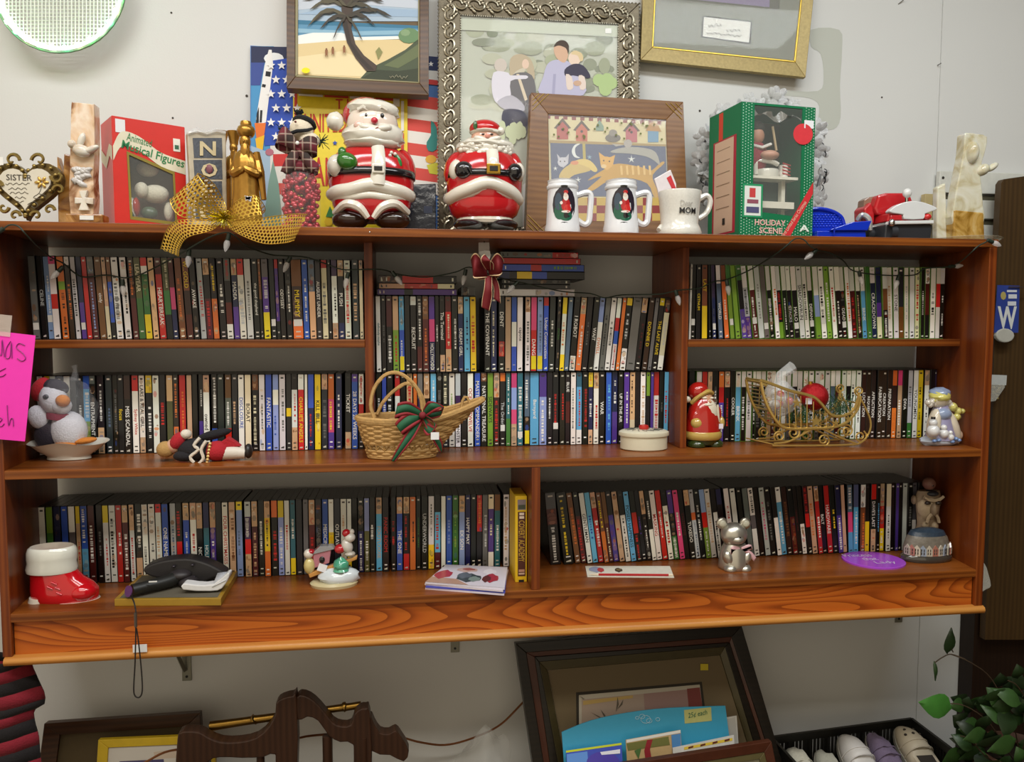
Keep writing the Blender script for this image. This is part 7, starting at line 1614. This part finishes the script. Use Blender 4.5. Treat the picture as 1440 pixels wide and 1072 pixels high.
# carved wooden chair back with brass rod
g = G(400, 1060, .06, 'carved_chair_back', 'dark carved wooden chair back with brass rod behind it', 'chair'); g.o.location.z = ZT; DW = wood('carved_wood', '#3e2618', '#2a180e', 'z', .4)
def cp(n, pts, dy, th, bev=.006): B().prism(ccw([g.p(x, y, dy) for x, y in pts]), th).build(n, DW, g.o, smooth=False, bevel=bev)
cp('crest_rail', s2([(250, 1100), (249, 1040), (253, 1031), (262, 1029), (280, 1030), (292, 1037), (310, 1044), (335, 1044), (360, 1038), (378, 1022), (387, 1004), (388, 990), (396, 983), (412, 979), (417, 984), (417, 1100), (389, 1100), (387, 1062), (370, 1066), (340, 1067), (310, 1066), (292, 1073), (290, 1100)], 2, True), 0, .035)
cp('crest_rail', s2([(416, 983), (428, 980), (442, 988), (455, 1002), (468, 1018), (480, 1023), (493, 1021), (498, 1006), (506, 999), (514, 998), (520, 1006), (522, 1100), (498, 1100), (497, 1050), (478, 1046), (462, 1037), (447, 1016), (432, 1010), (418, 1015)], 2, True), .004, .035)
cp('crest_end', s2([(520, 1012), (526, 1022), (534, 1034), (546, 1036), (556, 1031), (564, 1040), (575, 1060), (568, 1075), (548, 1066), (522, 1060)], 2, True), .01, .035)
for x0_, x1_ in ((262, 280), (452, 467), (392, 412), (500, 520), (358, 370)): B().tube([g.p((x0_+x1_)/2, 1040 if x0_ > 300 else 1050, .016), Vector((g.p((x0_+x1_)/2, 1050).x, g.y+.016, ZT))], (x1_-x0_)/2*g.k, 10).build('spindle', DW, g.o)
b = B(); pts = [(288, 1037), (330, 1031), (350, 1028), (352, 1027), (356, 1027), (400, 1021), (450, 1014), (478, 1010), (482, 1009), (486, 1009), (506, 1006)]; b.tube([g.p(x, y, .05) for x, y in pts], [7*g.k, 6*g.k, 6*g.k, 8*g.k, 6*g.k, 6*g.k, 5.5*g.k, 5.5*g.k, 7.5*g.k, 5.5*g.k, 5.5*g.k], 12); b.build('brass_rod', BRASS, g.o)
# copper tube
b = B(); b.tube(smooth([at(x, y, y_) for x, y, y_ in ((170, 1090, .14), (205, 1072, .145), (240, 1056, .148), (300, 1052, .15), (400, 1048, .16), (430, 1036, .17), (520, 1030, .23), (560, 1036, .27), (590, 1044, .28), (625, 1048, .3), (660, 1040, .3), (700, 1022, .31), (728, 996, .31), (760, 960, .32))], 5), .003, 6)
tag(b.build('copper_tube', mat('#8a5836', .35, .6), origin=at(625, 1048, .3)), 'thin bent copper coloured tube arching between chair back and frame', 'tube')
g = G(690, 1072, .2, 'clear_bag', 'crumpled clear plastic bag beside the tall dark frame', 'plastic bag'); g.o.location.z = ZT
b = B(); b.ell(g.p(672, 1140, .0), (46*g.k, 46*g.k, 110*g.k), 24, 16, R3(0, 10, 0), warp=lambda v: v*(1+.25*mnoise.noise(v*2.4)+.1*mnoise.noise(v*6))); floorz(b, ZT); b.build('bag', mat('#e4e6e4', .1, 0, 0, 20, .7, alpha=.16), g.o)
# tall dark frame
f = P((745, 1072, .19), (1090, 1072, .19), (725, 905, .26), 'tall_dark_frame', 'tall dark layered picture frame with linen mat below bookcase', 'picture frame', Vector((at(900, 1072, .05).x, .05, ZT)))
def lq(q, a): return [tuple(q[i][j]+(q[(i+2) % 4][j]-q[i][j])*a for j in (0, 1)) for i in range(4)]
Q0 = [(760, zbot(f, 760)), (1112, zbot(f, 1112)), (1043, 880), (725, 905)]; Q1 = [(776, zbot(f, 776)), (1096, zbot(f, 1096, 12)), (1029, 896), (740, 918)]; Q2 = [(782, zbot(f, 782, 12)), (1090, zbot(f, 1090, 12)), (1026, 904), (752, 924)]; Q3 = [(796, zbot(f, 796, 12)), (1078, zbot(f, 1078, 12)), (1020, 910), (758, 931)]; Q4 = [(806, zbot(f, 806, 12)), (1070, zbot(f, 1070, 12)), (1013, 922), (770, 943)]
DF = wood('ebony_frame', '#221a10', '#120d08', 'x', .35); f.rails('outer_rail', Q0, Q1, .018, .03, DF, inset=.002); f.rails('red_fillet', Q1, Q2, .013, .02, mat('#4a2414', .35), inset=.002); f.rails('middle_rail', Q2, Q3, .015, .02, DF); f.rails('olive_rail', Q3, Q4, .012, .016, mat('#4a4228', .35, .2, .2), inset=.004)
f.flat('mat_board', [('#6b5c42', Q4), ('#2b241a', [(812, zbot(f, 812, 12)), (810, 974), (987, 959), (1010, 1150), (1020, zbot(f, 1020, 12))]), ('#b8b0a0', [(815, zbot(f, 815, 12)), (814, 978), (984, 963), (1010, 1180), (1015, zbot(f, 1015, 12))]), ('#a89484', [(818, zbot(f, 818, 12)), (818, 984), (905, 976), (915, zbot(f, 915, 12))]), ('#9a7c74', [(905, 976), (966, 970), (985, zbot(f, 985, 12)), (915, zbot(f, 915, 12))]), ('#7a3a34', [(966, 969), (984, 967), (990, 1010), (970, 1012)]), ('#b89a5c', [(820, 986), (890, 978), (890, 982), (820, 992)])] + [('#5c5244', [(x, y), (x+dx-1.5, y+dy), (x+dx*.5+2.2, y+dy*.5)]) for x, y, dx, dy in ((850, 1014, -18, -12), (852, 1014, -6, -16), (866, 1002, 4, -22), (868, 998, 10, -14), (858, 1014, 12, -6))] + [('#c8b428', rect(985, 934, 996, 943))], .003)
# cards tucked in front
f = P((790, 1072, .12), (1040, 1072, .12), (790, 1030, .135), 'blue_folder', 'sky blue card folder with curved top and yellow price note', 'folder', Vector((at(915, 1072, .05).x, .09, ZT)))
f.slab('folder', s2([(800, zbot(f, 800)), (793, 1072), (790, 1030)], 1)+s2([(790, 1030), (830, 1014), (880, 1003), (940, 996), (1020, 993)], 3)+[(1026, 1040), (1034, zbot(f, 1034))], 0, .003, mat('#3c9cc0', .45, 0, .05)); nt_ = f.slab('price_note', [(963, 1018), (1001, 1014), (1000, 995), (962, 999)], .001, .0008, matte('#b8b874'))
b = B(); f.txt(b, '25¢ each', 968, 1012, 27, 8, off=.0025, slope=-.2); b.build('note_lettering', matte('#2c6a4c'), nt_, smooth=False)
b = B(); [b.tube([f.r(x+r*math.cos(a*.7), y+r*.8*math.sin(a*.7), .0015) for a in range(10)], .0007, 4) for x, y, r in ((908, 1012, 7), (903, 1008, 4), (913, 1014, 4), (896, 1010, 2.5), (925, 1012, 3))]; b.build('white_motif', matte('#a8ccd8'), f.o)
def card(name, lab, pts, y, h, art, thick=.002):
    f = P((pts[0][0], 1072, y), (pts[1][0], 1072, y), (pts[0][0], pts[0][1], y+.01), name, lab, 'card', Vector((at(pts[0][0]+20, 1072, y).x, y-.03, ZT)), 'cards in front of the blue folder')
    f.slab('card', [pts[0], pts[1], (pts[1][0]+8, zbot(f, pts[1][0]+8)), (pts[0][0]+8, zbot(f, pts[0][0]+8))], 0, thick, matte(h)); f.flat('card_print', art, .0006); return f
card('white_card', 'pale card edge standing behind the blue folder', [(1018, 1010), (1036, 1007)], .14, '#c8c4bc', [('#b8b4ac', [(1020, 1012), (1034, 1009), (1044, 1120), (1028, 1120)])])
card('greeting_card', 'violet blue greeting card with yellow top strip', [(796, 1056), (874, 1045)], .1, '#3c4cae', [('#c0c828', [(796, 1056), (874, 1045), (874, 1048), (796, 1059)]), ('#5a8ad0', [(797, 1061), (826, 1057), (830, 1120), (799, 1120)]), ('#4a3ca0', circ(848, 1075, 24, 16, 18)), ('#dcdce4', [(844, 1058), (872, 1054), (872, 1060), (846, 1062)])])
card('greeting_card', 'greeting card showing green branches and red ribbon', [(880, 1041), (957, 1027)], .095, '#b89a6a', [('#d8d4cc', [(881, 1041), (957, 1027), (957, 1031), (881, 1045)]), ('#6a6a34', [(881, 1046), (940, 1036), (942, 1048), (883, 1056)]), ('#8a1c24', [(910, 1041), (918, 1040), (914, 1054), (922, 1100), (912, 1100), (906, 1056)]), ('#4a6a34', [(892, 1056), (902, 1052), (898, 1068)]), ('#4a80b4', [(944, 1034), (957, 1032), (958, 1060), (946, 1060)])])
card('greeting_card', 'white and yellow greeting card with dark red dashes', [(946, 1052), (1032, 1034)], .085, '#c8c4bc', [('#d8b83a', [(962, 1051), (1030, 1038), (1030, 1042), (962, 1055)])]+[('#5a1c1c', [(968+i*17, 1051-i*3.4), (975+i*17, 1049-i*3.4), (975+i*17, 1051.5-i*3.4), (968+i*17, 1053.5-i*3.4)]) for i in range(4)])
f = P((870, 1079, .03), (1090, 1072, .03), (1086, 1043, .035), 'small_brown_frame', 'small reddish brown frame in front of the greeting cards', 'picture frame', Vector((at(980, 1072, .0).x, .0, ZT)))
O = [(875, zbot(f, 875)), (1110, zbot(f, 1110)), (1085, 1043), (850, 1080)]; I = [(885, zbot(f, 885)), (1100, zbot(f, 1100, 12)), (1075, 1058), (862, 1092)]; f.rails('frame_rail', O, I, .01, .018, mat('#4a2414', .4, 0, .3, 40), inset=.003); f.rails('inner_lip', I, [(893, zbot(f, 893, 12)), (1092, zbot(f, 1092, 12)), (1068, 1068), (872, 1100)], .005, .01, mat('#5c5434', .4)); f.slab('backing', I, 0, .004, matte('#8a8672'))
# black plastic crate with shoes
zr = at(1282, 1010, .28).z; BR = onz(1282, 1010, zr); BLc = onz(1085, 1036, zr); FR = onz(1372, 1078, zr); FL = FR+(BLc-BR); t = thing('plastic_crate', 'black slotted plastic crate full of shoes and slippers', 'crate', (BR+FL)/2); t.location.z = ZT
KP = mat('#14130f', .4); cr = [BLc, BR, FR, FL]
for i in range(4):
    a, c_ = cr[i], cr[(i+1) % 4]; u = (c_-a); L_ = u.length; u.normalize(); nn = Vector((-u.y, u.x, 0))*.004
    def bar(n, s0, s1, z0, z1): b = B(); p = [a+u*s0-nn, a+u*s1-nn, a+u*s1+nn, a+u*s0+nn]; b.add([Vector((q.x, q.y, z0)) for q in p]+[Vector((q.x, q.y, z1)) for q in p], [(0, 3, 2, 1), (4, 5, 6, 7), (0, 1, 5, 4), (1, 2, 6, 5), (2, 3, 7, 6), (3, 0, 4, 7)]); b.build(n, KP, t, smooth=False)
    bar('rim', 0, L_, zr-.022, zr); bar('middle_rail', 0, L_, zr-.11, zr-.08); bar('lower_wall', 0, L_, ZT, zr-.18); n = int(L_/.0115)
    for j in range(n+1):
        wd2 = .004 if j % 5 else .011; bar('slat', max(0, L_*j/n-wd2/2), min(L_, L_*j/n+wd2/2), zr-.18, zr-.02)
B().add([Vector((q.x, q.y, ZT+.004)) for q in cr], [(0, 1, 2, 3)]).build('bottom', KP, t, smooth=False)
def shoe(name, lab, toe, heel, w_, h_, m, fuzzy=0., ns=16, nr=20):
    """toe and heel: (photo column, photo row, depth); (world points) lofted upper with opening, separate sole and insole"""
    A = Vector(toe); C = Vector(heel); ax = (C-A); L_ = ax.length; ax.normalize(); sd = Vector((1, .09, 0)); sd = (sd-ax*sd.dot(ax)).normalized(); up = sd.cross(ax).normalized()
    if up.dot(CAM-A) < 0: up = -up
    t = thing(name, lab, 'shoe', Vector((C.x, C.y, ZT+.006)), 'shoes in the black crate')
    def sec(q): return A+ax*(L_*q), w_*min(1, (math.sin(math.pi*min(.5, q*1.25+.06)))**.6)*(1-.18*max(0, q-.35)), h_*(.55+.75*q if q < .5 else .92+.3*(q-.5))*min(1, (q*6+.12)**.5)
    def pt(q, a, k=1.):
        c_, w2, h2 = sec(q); sa = math.sin(a); u_ = sa*h2 if sa > 0 else sa*h2*.12
        if .45 < q < .93 and sa > .55: u_ = h2*(.55+(.1 if q > .8 else 0))
        v = c_+sd*(math.cos(a)*abs(math.cos(a))**-.25*w2*k if abs(math.cos(a)) > 1e-3 else 0)+up*u_*k; n_ = fuzzy*.012*mnoise.noise(v*60) if fuzzy else 0; v = v+up*n_; return Vector((v.x, v.y, max(v.z, ZT+.008)))
    b = B(); vs = [pt(i/(ns-1), 2*math.pi*j/nr) for i in range(ns) for j in range(nr)]
    b.add(vs, [(i*nr+j, i*nr+(j+1) % nr, (i+1)*nr+(j+1) % nr, (i+1)*nr+j) for i in range(ns-1) for j in range(nr)]+[tuple(range(nr-1, -1, -1)), tuple((ns-1)*nr+j for j in range(nr))]); b.build('upper', m, t, angle=70)
    b = B(); E_ = [sec(i/13) for i in range(14)]; pl = [c_+sd*w2*1.06 for c_, w2, h2 in E_]+[c_-sd*w2*1.06 for c_, w2, h2 in E_[::-1]]; b.prism([Vector((p.x, p.y, max(p.z, ZT+.007))) for p in pl], .012, None, -up); b.v = [Vector((v.x, v.y, max(v.z, ZT+.006))) for v in b.v]; b.build('sole', mat('#8f8b80', .6), t, smooth=False)
    for q in (.3, .42): b = B(); b.tube([pt(q, math.pi*i/14, 1.03) for i in range(15)], .0017, 6); b.build('seam', m, t)
    b = B(); b.add([sec(q)[0]+sd*sec(q)[1]*.62*s_+up*sec(q)[2]*.57 for q, s_ in ((.48, -1), (.48, 1), (.9, 1), (.9, -1))], [(0, 1, 2, 3)]); b.build('insole', matte('#2a231c'), t, smooth=False)
    return t, pt
shoe('cream_sneaker', 'cream fabric sneaker at the crate side near small brown frame', (.962, .216, -1.395), (.962, .03, -1.478), .036, .05, cloth('#b8b4a4'), 1.)
shoe('grey_slipper', 'pale grey knitted slipper between cream sneaker and white shoe', (1.044, .212, -1.408), (1.044, .03, -1.48), .034, .045, cloth('#a8a698'), 1.)
shoe('white_shoe', 'smooth white shoe beside the purple slipper in the crate', (1.13, .236, -1.382), (1.13, .04, -1.478), .0395, .062, mat('#c8c4c0', .5, 0, .05))
shoe('purple_slipper', 'fuzzy purple slipper between the white and beige shoes', (1.218, .242, -1.388), (1.218, .05, -1.478), .036, .05, cloth('#6e6078'), 1.)
t, pt = shoe('beige_clog', 'beige rubber clog with air holes in the crate', (1.314, .25, -1.378), (1.314, .055, -1.476), .0405, .058, mat('#b4a892', .55, 0, .06))
for q, a in ((.12, 1.2), (.12, 1.9), (.2, 1.0), (.2, 1.57), (.2, 2.1)): B().ell(pt(q, a, 1.0), (.0045, .004, .0035), 10, 6).build('air_hole', matte('#2c241c'), t)
# trailing ivy plant
g = G(1400, 1072, .02, 'ivy_plant', 'trailing green ivy plant with pointed leaves beside the crate', 'plant'); g.o.location.z = ZT; k = g.k; POT = Vector((1.50, g.y, ZT+.144)); g.o.location.x = POT.x
B().lathe([(.07, 0), (.09, .02), (.1, .16), (.105, .165), (.1, .17), (.085, .15)], Vector((POT.x, g.y, ZT)), 28, cap=False).build('pot', mat('#5a3a28', .6), g.o); B().lathe([(.097, .14), (.001, .145)], Vector((POT.x, g.y, ZT)), 24).build('soil', matte('#2a2018'), g.o)
LC = [mat(h, .45, 0, .25, 60) for h in ('#1c3014', '#223a18', '#1a2a12', '#2e4c20')]; LB = mat('#3f7a30', .4, 0, .2, 60); LY = mat('#4a6a1c', .45, 0, .2, 60)
def leaf(px, py, dy, L_, W_, ang, m, tilt=0.):
    rt = R3(tilt, 0, 0) @ R3(0, ang, 0); p0 = g.p(px, py, dy); n = 7; vs = []
    for i in range(n):
        t_ = i/(n-1); w_ = W_*math.sin(math.pi*min(1, t_**.75))*(1 if t_ < .95 else .2); 
        for s_ in (-1, 0, 1): vs.append(p0+rt @ Vector((t_*L_*k, -.006*math.sin(math.pi*t_)+(.004 if s_ else 0), s_*w_*k)))
    b = B(); b.add(vs, [(i*3+j, i*3+j+1, i*3+j+4, i*3+j+3) for i in range(n-1) for j in range(2)]); b.build('leaf', m, g.o, angle=80)
stems = [[(1362, 930, .012), (1345, 925, .02), (1332, 930, .02), (1322, 937, .02)], [(1348, 922, .02), (1343, 912, .02), (1340, 905, .02)], [(1430, 1150, 0), (1415, 1060, -.02), (1380, 1010, -.03), (1345, 985, -.03), (1320, 985, -.02)], [(1430, 1150, 0), (1425, 1020, 0), (1400, 960, .01), (1370, 935, .01), (1345, 925, .02)], [(1430, 1150, 0), (1440, 1000, -.02), (1420, 960, -.03), (1405, 950, -.03)], [(1430, 1150, 0), (1380, 1060, -.04), (1350, 1030, -.04), (1335, 1024, -.04)]]
for s_ in stems: B().tube(smooth([POT if q == (1430, 1150, 0) else g.p(*q) for q in s_], 4), .0016, 5).build('stem', mat('#3a2c1c', .6), g.o)
leaf(1328, 988, -.03, 46, 16, 192, LB); leaf(1340, 925, .02, 34, 8, -82, LC[0]); leaf(1345, 985, -.03, 12, 8, -60, LC[2]); leaf(1322, 935, .02, 26, 3, 85, LC[1])
rl = random.Random(21)
for i in range(70):
    x = rl.uniform(1352, 1450); lo = 955+(1440-x)*.55; y = rl.uniform(max(950, lo-12), 1085); leaf(x, y, rl.uniform(-.06, .04), rl.uniform(20, 36), rl.uniform(8, 14), rl.uniform(100, 260) if rl.random() < .7 else rl.uniform(-60, 60), rl.choice(LC), rl.uniform(-45, 45))
leaf(1418, 1050, -.09, 34, 13, 100, LY); leaf(1436, 1035, -.09, 26, 12, 60, LY); leaf(1400, 1020, -.07, 40, 12, 160, LC[3])
# packets hanging on the board at the right
f = P((1400, 465, .245), (1437, 465, .245), (1402, 400, .245), 'hanging_pack', 'blue hanging card pack with large white W emblem', 'packet', at(1418, 465, .25))
f.slab('card', [(1398, 468), (1432, 468), (1434, 402), (1403, 401)], 0, .002, mat('#2c3f8c', .4)); f.slab('cushion', circ(1414, 472, 13, 16, 10), .004, .012, mat('#b8b8b0', .3), bevel=.003); f.flat('card_print', [('#a89a5a', circ(1411, 416, 4, 8, 6)), ('#c8ccd4', rect(1416, 408, 1430, 411)), ('#c8ccd4', rect(1418, 414, 1430, 420)), ('#c8ccd4', rect(1417, 424, 1429, 430))], .0006)
b = B(); f.txt(b, 'W', 1403, 463, 27, 29, off=.001, bold=.03); b.build('emblem', mat('#d0d4d4', .4), f.o, smooth=False); b = B(); b.tube([f.r(1418, 404, .002), f.r(1440, 404, .004), f.r(1470, 404, .0)], .002, 6); b.build('hook', CHROME, f.o)
f = P((1395, 558, .245), (1415, 558, .245), (1395, 528, .245), 'hanging_pack', 'white topped clear packet of gold trinkets hanging by bookcase end', 'packet', at(1405, 560, .25))
f.slab('header', [(1393, 541), (1415, 542), (1416, 528), (1393, 527)], 0, .002, matte('#b8bcbc')); b = B(); [b.ell(f.r(1396+rl.uniform(0, 13), 545+rl.uniform(0, 16), .002), (.004, .004, .004), 8, 6) for _ in range(12)]; b.build('trinkets', mat('#8a7a4a', .4, .5), f.o); f.slab('bag', [(1393, 565), (1400, 564), (1413, 545), (1413, 541), (1393, 541)], .008, .0006, mat('#dcdcd4', .1, 0, 0, alpha=.3))
f = P((1384, 830, .2), (1394, 830, .2), (1384, 792, .2), 'white_cloth', 'small white cloth corner poking out beside the bookcase side panel', 'cloth', at(1388, 830, .2)); f.slab('fold', s2([(1374, 832), (1388, 829), (1394, 824), (1390, 806), (1385, 793), (1374, 790)], 2, True), 0, .008, cloth('#b0aea4'), bevel=.002)
